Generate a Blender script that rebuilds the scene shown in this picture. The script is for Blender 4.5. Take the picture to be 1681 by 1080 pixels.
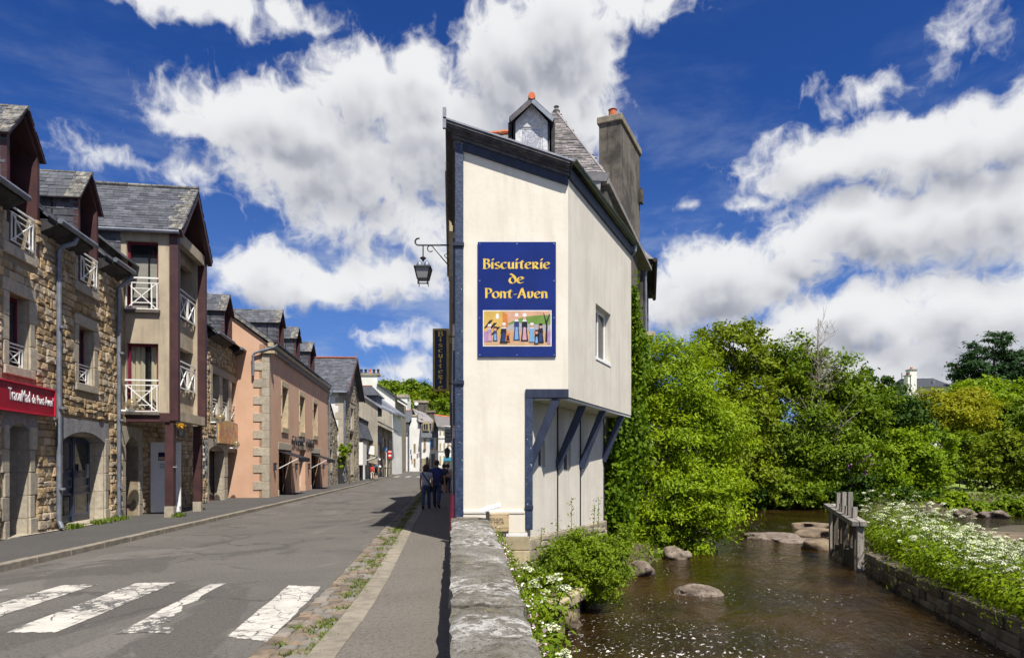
import bpy, math, random
import numpy as np
from mathutils import Vector, Matrix, Euler
R = math.radians
for o in list(bpy.data.objects): bpy.data.objects.remove(o)
scn = bpy.context.scene
col = scn.collection
FPX = 1121.0                      # focal length in photo pixels (24 mm lens on a 36 mm sensor)
HORIZON = 765.0
CAM_Z = 1.62

# ------------------------------------------------------------------ camera
cam_d = bpy.data.cameras.new('camera'); cam = bpy.data.objects.new('camera', cam_d); col.objects.link(cam)
cam.location = (0, 0, CAM_Z); cam.rotation_euler = (R(90), 0, 0)
cam_d.lens = 24; cam_d.sensor_width = 36; cam_d.sensor_fit = 'HORIZONTAL'
cam_d.shift_y = (HORIZON - 540) / 1681.0; cam_d.clip_start = 0.1; cam_d.clip_end = 3000
scn.camera = cam

# ------------------------------------------------------------------ sun, sky, exposure
SUN_AZ, SUN_EL = 28.0, 59.0       # light comes from behind the camera, a little to the right
sun_d = bpy.data.lights.new('sun', 'SUN'); sun = bpy.data.objects.new('sun', sun_d); col.objects.link(sun)
to_sun = Vector((math.sin(R(SUN_AZ)) * math.cos(R(SUN_EL)), -math.cos(R(SUN_AZ)) * math.cos(R(SUN_EL)), math.sin(R(SUN_EL))))
sun.rotation_euler = to_sun.to_track_quat('Z', 'Y').to_euler()
sun_d.energy = 5.0; sun_d.angle = R(0.53); sun_d.color = (1.0, 0.95, 0.86)

scn.view_settings.view_transform = 'Standard'; scn.view_settings.look = 'None'
scn.view_settings.exposure = 0.60; scn.view_settings.gamma = 1.0
scn.view_settings.use_curve_mapping = False
scn.cycles.use_denoising = True
scn.cycles.max_bounces = 6; scn.cycles.diffuse_bounces = 3; scn.cycles.glossy_bounces = 2
scn.cycles.transmission_bounces = 3; scn.cycles.transparent_max_bounces = 6; scn.cycles.caustics_reflective = False
scn.cycles.caustics_refractive = False; scn.cycles.use_adaptive_sampling = True; scn.cycles.adaptive_threshold = 0.02

class NT:
    """small helper to wire shader nodes"""
    def __init__(s, tree): s.t = tree; s.n = tree.nodes; s.l = tree.links
    def node(s, kind, **kw):
        n = s.n.new(kind)
        for k, v in kw.items(): setattr(n, k, v)
        return n
    def put(s, sock, v):
        if isinstance(v, bpy.types.NodeSocket): s.l.new(v, sock)
        elif isinstance(v, (tuple, list)) and sock.type == 'RGBA' and len(v) == 3: sock.default_value = (*v, 1)
        else: sock.default_value = v
    def math(s, op, a, b=0.0, c=0.0, clamp=False):
        n = s.node('ShaderNodeMath', operation=op, use_clamp=clamp)
        s.put(n.inputs[0], a); s.put(n.inputs[1], b)
        if op in ('MULTIPLY_ADD', 'SMOOTH_MAX', 'SMOOTH_MIN'): s.put(n.inputs[2], c)
        return n.outputs[0]
    def vmath(s, op, a, b=(0, 0, 0), out=0):
        n = s.node('ShaderNodeVectorMath', operation=op); s.put(n.inputs[0], a); s.put(n.inputs[1], b)
        return n.outputs['Value'] if op in ('LENGTH', 'DOT_PRODUCT', 'DISTANCE') else n.outputs[0]
    def ramp(s, x, a, b, lo=0.0, hi=1.0, smooth=True):
        n = s.node('ShaderNodeMapRange', interpolation_type='SMOOTHSTEP' if smooth else 'LINEAR')
        for i, v in enumerate((x, a, b, lo, hi)): s.put(n.inputs[i], v)
        return n.outputs[0]
    def noise(s, vec, scale, detail=4, rough=0.55, dist=0.0, color=False, dim='3D'):
        n = s.node('ShaderNodeTexNoise', noise_dimensions=dim); s.put(n.inputs['Vector'], vec)
        s.put(n.inputs['Scale'], scale); s.put(n.inputs['Detail'], detail); s.put(n.inputs['Roughness'], rough); s.put(n.inputs['Distortion'], dist)
        return n.outputs['Color'] if color else n.outputs['Fac']
    def mix(s, f, a, b, blend='MIX'):
        n = s.node('ShaderNodeMix', data_type='RGBA', blend_type=blend)
        s.put(n.inputs['Factor'], f); s.put(n.inputs['A'], a); s.put(n.inputs['B'], b)
        return n.outputs['Result']

def px_dir(x, y):
    az = math.atan2(x - 840, FPX)
    el = math.atan2(HORIZON - y, math.hypot(FPX, x - 840))
    return az * 11.21, el * 11.21

def build_world():
    w = bpy.data.worlds.new('World'); scn.world = w; w.use_nodes = True
    t = NT(w.node_tree); t.n.clear()
    # density of the cumulus in (azimuth, elevation)
    blobs = [  # x, y, radius x, radius y in the photograph's pixels, weight
        (480, 205, 200, 60, 1.0), (600, 150, 110, 70, 1.0), (690, 140, 70, 60, .9), (560, 270, 230, 90, 1.0), (720, 230, 170, 110, 1.0), (840, 110, 120, 100, 1.1), (920, 60, 110, 90, 1.1),
        (900, 180, 130, 110, .9), (1040, 8, 120, 34, .9), (980, 120, 60, 70, .8), (600, 350, 170, 60, .7), (700, 390, 110, 60, .55), (330, 205, 80, 24, .8),
        (430, 455, 85, 52, 1.05), (520, 470, 110, 38, .9), (640, 455, 110, 42, .9),
        (1400, 250, 170, 46, 1.05), (1560, 235, 130, 52, 1.05), (1660, 215, 60, 60, 1.0), (1450, 370, 190, 58, 1.05), (1600, 350, 150, 70, 1.05), (1690, 330, 80, 80, 1.0), (1330, 400, 80, 38, .9),
        (1180, 470, 130, 78, 1.1), (1110, 500, 80, 60, .9), (1290, 440, 80, 45, .8), (1420, 530, 170, 55, 1.05), (1600, 520, 170, 70, 1.05), (1300, 560, 140, 55, .95), (1480, 600, 240, 60, .9),
        (330, 10, 130, 28, .85), (470, 12, 90, 18, .5), (1420, 150, 95, 24, .42), (1590, 48, 50, 36, .55), (1225, 330, 45, 18, .45), (1130, 330, 18, 10, .4), (650, 555, 70, 26, .5), (680, 610, 90, 28, .5), (210, 265, 170, 22, .26), (350, 300, 160, 24, .30)]
    g = bpy.data.node_groups.new('cumulus', 'ShaderNodeTree')
    g.interface.new_socket('P', in_out='INPUT', socket_type='NodeSocketVector')
    g.interface.new_socket('D', in_out='OUTPUT', socket_type='NodeSocketFloat'); g.interface.new_socket('B', in_out='OUTPUT', socket_type='NodeSocketFloat')
    k = NT(g); gi = k.node('NodeGroupInput'); go = k.node('NodeGroupOutput'); P = gi.outputs[0]
    wv = k.noise(P, 1.3, 2, 0.5, color=True, dim='2D')
    P2 = k.vmath('ADD', P, k.vmath('MULTIPLY', k.vmath('SUBTRACT', wv, (.5, .5, .5)), (.75, .55, 0)))
    acc = None
    for (x, y, rx, ry, wt) in blobs:
        a, e = px_dir(x, y); rx *= 1.15; ry *= 1.15
        vn = k.node('ShaderNodeVectorMath', operation='MULTIPLY_ADD'); k.put(vn.inputs[0], P2); vn.inputs[1].default_value = (100 / rx, 100 / ry, 0); vn.inputs[2].default_value = (-a * 100 / rx, -e * 100 / ry, 0); v = vn.outputs[0]
        d = k.math('MULTIPLY_ADD', k.vmath('LENGTH', v), -wt, wt)
        acc = d if acc is None else k.math('SMOOTH_MAX', acc, d, 0.2)
    # the same weather beyond the picture
    far = k.math('MULTIPLY_ADD', k.noise(k.vmath('MULTIPLY', P, (.35, .5, 1)), 1.0, 2, .5, dim='2D'), 4.0, -1.9)
    sep = k.node('ShaderNodeSeparateXYZ'); k.put(sep.inputs[0], P)
    out_a = k.ramp(k.math('ABSOLUTE', sep.outputs[0]), 7.6, 9.5); out_e = k.ramp(sep.outputs[1], 7.8, 9.5)
    fm = k.math('MAXIMUM', out_a, out_e)
    base = k.math('ADD', k.math('MULTIPLY', acc, k.math('SUBTRACT', 1, fm)), k.math('MULTIPLY', far, fm))
    k.put(go.inputs[1], base)
    n1 = k.noise(P, 1.7, 8, 0.60, dim='2D')
    bn1 = k.math('ABSOLUTE', k.math('SUBTRACT', k.noise(P2, 1.9, 4, .55, dim='2D'), .5))       # round puffs
    d = k.math('ADD', base, k.math('ADD', k.math('MULTIPLY', k.math('SUBTRACT', n1, .5), 0.75), k.math('MULTIPLY', k.math('SUBTRACT', .10, bn1), 1.1)))
    k.put(go.inputs[0], k.math('SUBTRACT', d, 0.09))
    tc = t.node('ShaderNodeTexCoord'); sx = t.node('ShaderNodeSeparateXYZ'); t.put(sx.inputs[0], tc.outputs['Generated'])
    az = t.math('MULTIPLY', t.math('ARCTAN2', sx.outputs[0], sx.outputs[1]), 11.21)
    hyp = t.math('SQRT', t.math('ADD', t.math('POWER', sx.outputs[0], 2), t.math('POWER', sx.outputs[1], 2)))
    el = t.math('MULTIPLY', t.math('ARCTAN2', sx.outputs[2], hyp), 11.21)
    cp = t.node('ShaderNodeCombineXYZ'); t.put(cp.inputs[0], az); t.put(cp.inputs[1], el)
    def dens(off, o=0):
        n = t.node('ShaderNodeGroup'); n.node_tree = g
        t.put(n.inputs[0], t.vmath('ADD', cp.outputs[0], off)); return n.outputs[o]
    d0 = dens((0, 0, 0)); d2 = dens((0.08, 0.42, 0), 1)
    nA = t.noise(cp.outputs[0], 1.5, 3, .5, dim='2D'); nB = t.noise(t.vmath('ADD', cp.outputs[0], (.07, .20, 0)), 1.5, 3, .5, dim='2D')
    alpha = t.ramp(d0, -0.04, 0.46)
    lit = t.ramp(t.math('SUBTRACT', nA, nB), -0.14, 0.14, 0, 1)
    thick = t.ramp(d2, 0.15, 1.15, 0, 1)
    shade = t.math('MULTIPLY', thick, t.math('MULTIPLY_ADD', lit, -0.35, 1.0))
    cc = t.mix(shade, (0.57, 0.575, 0.585), (0.215, 0.230, 0.275))
    sky = t.node('ShaderNodeTexSky', sky_type='NISHITA', sun_disc=False)
    sky.sun_elevation = R(SUN_EL); sky.sun_rotation = R(180 - SUN_AZ); sky.altitude = 50; sky.air_density = 1.0; sky.dust_density = 0.4; sky.ozone_density = 3.0
    skyc = t.mix(1.0, t.vmath('SCALE', sky.outputs[0]), (0.20, 0.46, 1.0), 'MULTIPLY')
    skyc.node.inputs['A'].links[0].from_node.inputs['Scale'].default_value = 0.065
    # thin high veil, thicker towards the horizon
    veil_n = t.noise(t.vmath('MULTIPLY', cp.outputs[0], (.35, 1.1, 1)), 1.0, 7, .62, .15, dim='2D')
    veil = t.math('MULTIPLY', t.ramp(veil_n, .42, .78), t.ramp(el, 6.5, 0.5, 0.05, 0.95))
    skyc = t.mix(t.ramp(el, 5.5, 0.0, 0.0, 0.45), skyc, (0.16, 0.27, 0.50))
    skyc = t.mix(veil, skyc, (0.30, 0.35, 0.45))
    final = t.mix(alpha, skyc, cc)
    bg = t.node('ShaderNodeBackground'); t.put(bg.inputs[0], final); bg.inputs[1].default_value = 1.0
    wo = t.node('ShaderNodeOutputWorld'); t.l.new(bg.outputs[0], wo.inputs[0])
    w.cycles.sampling_method = 'MANUAL'; w.cycles.sample_map_resolution = 512
build_world()

# ------------------------------------------------------------------ materials
MATS = {}
def newmat(name):
    m = bpy.data.materials.new(name); m.use_nodes = True
    t = NT(m.node_tree); t.n.clear()
    out = t.node('ShaderNodeOutputMaterial'); b = t.node('ShaderNodeBsdfPrincipled')
    t.l.new(b.outputs[0], out.inputs[0]); MATS[name] = m
    return m, t, b, out
def pm(name, c1, c2=None, scale=4.0, detail=6, rough=0.85, bump=0.0, bscale=None, isl=0.0, spec=0.3, contrast=(.35, .65), streak=0.0, streak_col=(.12, .11, .10), specks=None, metal=0.0, hue=None, bdist=0.02, stretch=(1, 1, 1), coat=0):
    m, t, b, out = newmat(name)
    geo = t.node('ShaderNodeNewGeometry'); P = geo.outputs['Position']
    Ps = t.vmath('MULTIPLY', P, stretch) if stretch != (1, 1, 1) else P
    c2 = c2 or tuple(x * .8 for x in c1)
    n = t.noise(Ps, scale, detail, .6)
    c = t.mix(t.ramp(n, *contrast), c1, c2)
    if isl or hue:
        oi = t.node('ShaderNodeObjectInfo')
        rnd = t.math('FRACT', t.math('ADD', t.math('MULTIPLY', geo.outputs['Random Per Island'], 7.31), t.math('MULTIPLY', oi.outputs['Random'], 13.7)))
        if hue:
            c = t.mix(t.ramp(rnd, .25, .9), c, hue)
        if isl:
            v = t.ramp(t.math('FRACT', t.math('MULTIPLY', rnd, 5.77)), 0, 1, 1 - isl, 1 + isl, False)
            c = t.vmath('SCALE', c); c.node.inputs['Scale'].default_value = 1; t.l.new(v, c.node.inputs['Scale'])
    if streak:
        sn = t.noise(t.vmath('MULTIPLY', P, (3.0, 3.0, .30)), 1.3, 8, .68)
        c = t.mix(t.math('MULTIPLY', t.ramp(sn, .46, .70), streak), c, streak_col)
    if specks:
        sc_, th, scol = specks
        c = t.mix(t.ramp(t.noise(P, sc_, 3, .6), th, th + .06), c, scol)
    t.put(b.inputs['Base Color'], c); b.inputs['Roughness'].default_value = rough
    b.inputs['Specular IOR Level'].default_value = spec; b.inputs['Metallic'].default_value = metal
    if coat: b.inputs['Coat Weight'].default_value = coat
    if bump:
        bn = t.node('ShaderNodeBump'); bn.inputs['Strength'].default_value = bump; bn.inputs['Distance'].default_value = bdist
        t.put(bn.inputs['Height'], t.noise(Ps, bscale or scale * 4, 6, .65)); t.l.new(bn.outputs[0], b.inputs['Normal'])
    return m
def leafmat(name, c1, c2, trans=0.35, rough=0.6, spec=.16):
    m, t, b, out = newmat(name)
    geo = t.node('ShaderNodeNewGeometry')
    r = geo.outputs['Random Per Island']
    n = t.noise(geo.outputs['Position'], .9, 3)
    c = t.mix(t.math('ADD', t.math('MULTIPLY', r, .6), t.math('MULTIPLY', t.ramp(n, .35, .65), .4)), c1, c2)
    t.put(b.inputs['Base Color'], c); b.inputs['Roughness'].default_value = rough; b.inputs['Specular IOR Level'].default_value = spec
    tr = t.node('ShaderNodeBsdfTranslucent'); t.put(tr.inputs[0], t.mix(1.0, c, (1.25, 1.2, .45), 'MULTIPLY'))
    mx = t.node('ShaderNodeMixShader'); mx.inputs[0].default_value = trans
    t.l.new(b.outputs[0], mx.inputs[1]); t.l.new(tr.outputs[0], mx.inputs[2]); t.l.new(mx.outputs[0], out.inputs[0])
    return m
def glassmat(name, c, rough=.04, clear=0.0):
    m, t, b, out = newmat(name)
    b.inputs['Base Color'].default_value = (*c, 1); b.inputs['Roughness'].default_value = rough; b.inputs['Specular IOR Level'].default_value = .7
    if clear:
        tp = t.node('ShaderNodeBsdfTransparent'); mx = t.node('ShaderNodeMixShader'); mx.inputs[0].default_value = clear
        t.l.new(b.outputs[0], mx.inputs[1]); t.l.new(tp.outputs[0], mx.inputs[2]); t.l.new(mx.outputs[0], out.inputs[0])
    return m

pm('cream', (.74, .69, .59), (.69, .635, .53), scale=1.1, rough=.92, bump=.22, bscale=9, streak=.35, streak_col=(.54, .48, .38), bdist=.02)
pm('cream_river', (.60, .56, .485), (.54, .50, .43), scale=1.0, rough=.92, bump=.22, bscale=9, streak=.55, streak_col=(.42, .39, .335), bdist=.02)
pm('white_render', (.78, .76, .72), (.66, .64, .60), scale=.6, rough=.9, bump=.1, streak=.25, streak_col=(.42, .40, .36))
pm('blue_paint', (.011, .017, .04), (.02, .029, .058), scale=6, rough=.55, bump=.35, bscale=14, spec=.45, stretch=(1, 1, .3))
pm('blue_flaking', (.014, .026, .06), (.034, .055, .105), scale=12, rough=.5, bump=.7, bscale=20, spec=.5, specks=(14, .66, (.5, .47, .42)))
pm('black_timber', (.018, .018, .022), (.04, .038, .04), scale=5, rough=.75, bump=.3, bscale=20)
pm('cornice_grey', (.055, .05, .055), (.11, .10, .105), scale=5, rough=.6, bump=.3, bscale=14, stretch=(1, 1, 1))
pm('lead', (.32, .33, .36), (.22, .23, .26), scale=3, rough=.45, metal=.4, bump=.1)
pm('zinc', (.22, .24, .28), (.15, .165, .20), scale=3, rough=.5, metal=.35)
pm('moss_zinc', (.14, .17, .18), (.20, .21, .13), scale=5, rough=.6, metal=.2)
pm('slate', (.055, .060, .075), (.085, .088, .10), scale=3, rough=.6, bump=.25, bscale=20, isl=.35, spec=.4)
pm('slate_lichen', (.075, .075, .08), (.20, .19, .165), scale=6, rough=.85, bump=.4, bscale=18, isl=.35, specks=(9, .68, (.32, .22, .06)))
pm('slate_old', (.15, .14, .145), (.22, .20, .19), scale=4, rough=.8, bump=.4, bscale=16, isl=.35, specks=(11, .66, (.40, .34, .24)))
pm('mortar', (.30, .24, .16), (.22, .17, .11), scale=6, rough=.95, bump=.5, bscale=25)
pm('rubble', (.46, .32, .165), (.30, .22, .13), scale=5, rough=.95, bump=.8, bscale=15, isl=.32, hue=(.40, .33, .24), bdist=.04, specks=(12, .66, (.16, .08, .025)))
pm('granite', (.44, .385, .30), (.34, .30, .235), scale=9, rough=.9, bump=.4, bscale=30, isl=.14, streak=.2)
pm('granite_grey', (.27, .26, .26), (.20, .20, .21), scale=12, rough=.9, bump=.3, bscale=40, isl=.1)
pm('granite_yellow', (.46, .38, .24), (.36, .30, .20), scale=6, rough=.9, bump=.3, isl=.15)
pm('old_stone', (.34, .29, .21), (.22, .19, .14), scale=2.5, rough=.95, bump=.7, bscale=7, isl=.35, streak=.3)
pm('pink', (.59, .375, .26), (.53, .325, .22), scale=.7, rough=.92, bump=.12, bscale=14, streak=.18, streak_col=(.40, .26, .18))
pm('plum', (.045, .018, .02), (.07, .03, .03), scale=2, rough=.55, bump=.1, spec=.4)
pm('red_frame', (.16, .015, .035), (.12, .01, .03), scale=2, rough=.4)
pm('white_metal', (.80, .79, .76), (.70, .69, .66), scale=4, rough=.45)
pm('white_plastic', (.80, .80, .80), (.76, .76, .76), scale=4, rough=.35)
pm('white_wood', (.62, .62, .62), (.45, .45, .46), scale=9, rough=.7, bump=.2)
pm('beige_render', (.47, .39, .28), (.36, .30, .22), scale=.9, rough=.95, bump=.2, streak=.55, streak_col=(.13, .11, .09))
pm('grey_render', (.40, .36, .28), (.30, .27, .22), scale=.5, rough=.95, bump=.2, streak=.5, streak_col=(.20, .18, .15))
pm('concrete_dirty', (.16, .14, .115), (.06, .053, .046), scale=1.4, rough=.95, bump=.5, bscale=8, streak=.9, streak_col=(.03, .027, .026), contrast=(.38, .66))
pm('clay', (.62, .17, .06), (.45, .12, .05), scale=6, rough=.8, bump=.2, isl=.2)
pm('navy_door', (.03, .045, .085), (.04, .055, .10), scale=2, rough=.35, spec=.5)
pm('dark_inside', (.015, .014, .013), (.02, .02, .02), scale=2, rough=.9)
pm('iron', (.018, .018, .022), (.03, .03, .034), scale=6, rough=.5, spec=.5)
pm('curtain', (.78, .70, .50), (.62, .55, .38), scale=3, rough=.95, stretch=(6, 6, .2))
pm('blind', (.55, .53, .46), (.5, .48, .42), scale=3, rough=.9)
pm('sign_red', (.30, .008, .022), (.25, .006, .018), scale=2, rough=.4)
pm('sign_red_edge', (.55, .02, .05), None, scale=2, rough=.4)
pm('sign_blue', (.006, .022, .17), (.005, .017, .13), scale=1.2, rough=.22, spec=.5, specks=(5, .74, (.02, .045, .22)))
pm('sign_navy', (.005, .010, .045), (.006, .014, .06), scale=2, rough=.35)
pm('gold', (.78, .54, .09), (.68, .45, .06), scale=5, rough=.5)
pm('gold_frame', (.45, .32, .06), (.36, .25, .045), scale=8, rough=.45)
pm('plaque_wood', (.52, .40, .24), (.42, .31, .18), scale=3, rough=.7, stretch=(1, 1, 8))
pm('kerb', (.235, .205, .16), (.165, .145, .115), scale=6, rough=.9, bump=.4, bscale=30, isl=.15)
pm('sett', (.205, .15, .105), (.13, .105, .08), scale=7, rough=.9, bump=.6, bscale=30, isl=.3, hue=(.17, .155, .135))
pm('sett_joint', (.065, .06, .03), (.04, .045, .018), scale=8, rough=.97, bump=.5)
def coping_mat():
    m, t, b, out = newmat('coping'); geo = t.node('ShaderNodeNewGeometry'); P = geo.outputs['Position']
    c = t.mix(t.ramp(t.noise(P, 2.6, 8, .65), .36, .64), (.085, .075, .056), (.175, .165, .145))
    c = t.mix(t.ramp(t.noise(P, 5.0, 6, .7), .56, .66, 0, .7), c, (.20, .16, .075))
    li = t.math('MULTIPLY', t.ramp(t.noise(P, 1.1, 5, .6), .44, .60), t.ramp(t.noise(P, 8.0, 9, .78), .46, .58))
    c = t.mix(li, c, (.40, .39, .37))
    c = t.mix(t.ramp(t.noise(P, 30, 4, .7), .54, .62, 0, .8), c, (.05, .046, .038)); c = t.mix(t.ramp(t.noise(P, 55, 3, .7), .60, .66, 0, .6), c, (.38, .37, .34))
    t.put(b.inputs['Base Color'], c); b.inputs['Roughness'].default_value = .95; b.inputs['Specular IOR Level'].default_value = .2
    bn = t.node('ShaderNodeBump'); bn.inputs['Strength'].default_value = .9; bn.inputs['Distance'].default_value = .012
    t.put(bn.inputs['Height'], t.math('ADD', t.noise(P, 40, 6, .7), t.math('MULTIPLY', t.noise(P, 7, 5), 1.6))); t.l.new(bn.outputs[0], b.inputs['Normal'])
coping_mat()
pm('bank_wall', (.16, .13, .095), (.09, .075, .055), scale=2.5, rough=.95, bump=.8, bscale=8, isl=.35)
pm('boulder', (.24, .195, .155), (.13, .10, .078), scale=3.5, detail=10, rough=.8, bump=.9, bscale=12, streak=.5, streak_col=(.07, .05, .035), specks=(11, .57, (.07, .055, .045)), bdist=.04)
pm('rock_tan', (.20, .15, .10), (.10, .075, .052), scale=1.8, detail=9, rough=.85, bump=.8, bscale=6, specks=(5, .64, (.10, .075, .05)), bdist=.05)
pm('soil', (.075, .055, .03), (.05, .045, .02), scale=1.5, rough=1, bump=.6, bscale=6)
pm('lawn', (.14, .20, .035), (.11, .16, .03), scale=1.2, rough=1, bump=.5, bscale=40)
pm('grey_wood', (.30, .275, .245), (.19, .17, .15), scale=4, rough=.9, bump=.5, bscale=12, isl=.25, stretch=(3, 3, .5))
pm('wet_wood', (.10, .085, .07), (.06, .05, .04), scale=4, rough=.8, bump=.5, bscale=12, isl=.25, stretch=(3, 3, .5))
pm('bark', (.13, .105, .075), (.08, .065, .05), scale=6, rough=.95, bump=.6, bscale=14, stretch=(2, 2, .5))
pm('deadwood', (.34, .29, .23), (.24, .20, .16), scale=5, rough=.95, bump=.3)
pm('stem', (.12, .17, .04), (.10, .13, .03), scale=4, rough=.7)
pm('skin', (.50, .27, .18), (.44, .23, .15), scale=6, rough=.55)
pm('hair_dark', (.04, .025, .018), (.06, .036, .026), scale=20, rough=.6)
pm('hair_short', (.09, .05, .035), (.06, .035, .03), scale=20, rough=.7)
pm('navy_shirt', (.04, .046, .15), (.05, .06, .18), scale=7, rough=.9, bump=.3)
pm('grey_top', (.33, .345, .42), (.42, .43, .50), scale=9, rough=.9, bump=.3)
pm('jeans', (.045, .065, .13), (.06, .085, .16), scale=8, rough=.9, bump=.2)
pm('jeans_blue', (.035, .055, .10), (.05, .07, .13), scale=8, rough=.9, bump=.2)
pm('charcoal_cloth', (.05, .048, .055), (.07, .066, .07), scale=8, rough=.95)
pm('black_cloth', (.012, .012, .014), (.02, .02, .022), scale=8, rough=.9)
pm('red_cloth', (.60, .045, .03), (.5, .035, .025), scale=8, rough=.9)
pm('teal_cloth', (.02, .13, .19), (.015, .10, .15), scale=8, rough=.9)
pm('pale_cloth', (.55, .50, .43), (.48, .43, .37), scale=8, rough=.9)
pm('shoe', (.02, .014, .012), (.03, .02, .018), scale=8, rough=.6)
pm('umbel', (.66, .66, .50), (.46, .52, .28), scale=14, rough=.9, isl=.15)
pm('daisy', (.70, .55, .58), (.75, .70, .70), scale=20, rough=.8, isl=.2, hue=(.60, .33, .45))
pm('orange_frame', (.62, .10, .02), None, scale=3, rough=.5)
pm('poster_red', (.62, .03, .025), None, scale=3, rough=.45)
pm('sign_lightblue', (.18, .36, .66), None, scale=3, rough=.45)
pm('terracotta_shutter', (.36, .17, .06), None, scale=3, rough=.6)
pm('red_roof_tile', (.32, .10, .05), (.25, .08, .05), scale=5, rough=.8)
pm('yellow_flower', (.75, .42, .02), None, scale=9, rough=.8)
pm('violet_flower', (.42, .16, .48), (.5, .22, .5), scale=9, rough=.8)
glassmat('pane', (.018, .022, .028)); glassmat('pane_clear', (.02, .025, .03), clear=.84); glassmat('pane_brown', (.26, .20, .10), .1, clear=.4)
glassmat('frosted', (.25, .25, .25), .35)
leafmat('leaf_ash', (.10, .18, .006), (.30, .40, .010), .34)
leafmat('leaf_mid', (.065, .12, .006), (.19, .27, .009), .30)
leafmat('leaf_dark', (.022, .055, .006), (.06, .115, .008), .25)
leafmat('leaf_olive', (.085, .13, .006), (.22, .27, .009), .30)
leafmat('leaf_gold', (.17, .19, .006), (.33, .33, .010), .30)
leafmat('leaf_ivy', (.045, .10, .005), (.17, .26, .009), .36)
leafmat('leaf_pine', (.020, .055, .018), (.04, .085, .025), .18)
leafmat('leaf_fresh', (.10, .18, .006), (.26, .36, .010), .34)
leafmat('grass', (.10, .16, .02), (.17, .22, .035), .35)
leafmat('leaf_bush', (.07, .125, .006), (.20, .275, .010), .30)

# ------------------------------------------------------------------ mesh helpers
rng = random.Random(7)
def mesh_from(name, verts, faces):
    me = bpy.data.meshes.new(name); me.from_pydata([tuple(v) for v in verts], [], faces); me.update(); return me
def quads_mesh(name, V):
    """fast mesh from an (n,4,3) array of loose quads"""
    n = len(V); me = bpy.data.meshes.new(name)
    me.vertices.add(n * 4); me.vertices.foreach_set('co', np.ascontiguousarray(V, dtype=np.float32).ravel())
    me.loops.add(n * 4); me.loops.foreach_set('vertex_index', np.arange(n * 4, dtype=np.int32))
    me.polygons.add(n); me.polygons.foreach_set('loop_start', np.arange(0, n * 4, 4, dtype=np.int32))
    me.update(calc_edges=True); return me
def tag(o, label=None, cat=None, group=None, kind=None):
    if label: o['label'] = label
    if cat: o['category'] = cat
    if group: o['group'] = group
    if kind: o['kind'] = kind
    return o
def link(name, me, mat=None, parent=None, smooth=False, bev=0.0):
    o = bpy.data.objects.new(name, me); col.objects.link(o)
    if mat and not me.materials: me.materials.append(MATS[mat])
    if parent: o.parent = parent
    if smooth: me.polygons.foreach_set('use_smooth', [True] * len(me.polygons))
    if bev:
        m = o.modifiers.new('bevel', 'BEVEL'); m.width = bev; m.segments = 2; m.limit_method = 'ANGLE'
    return o
def thing(name, label, cat, loc=(0, 0, 0), rz=0.0, group=None):
    o = bpy.data.objects.new(name, None); col.objects.link(o); o.empty_display_size = .2
    o.location = loc; o.rotation_euler = (0, 0, rz)
    return tag(o, label, cat, group)
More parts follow.
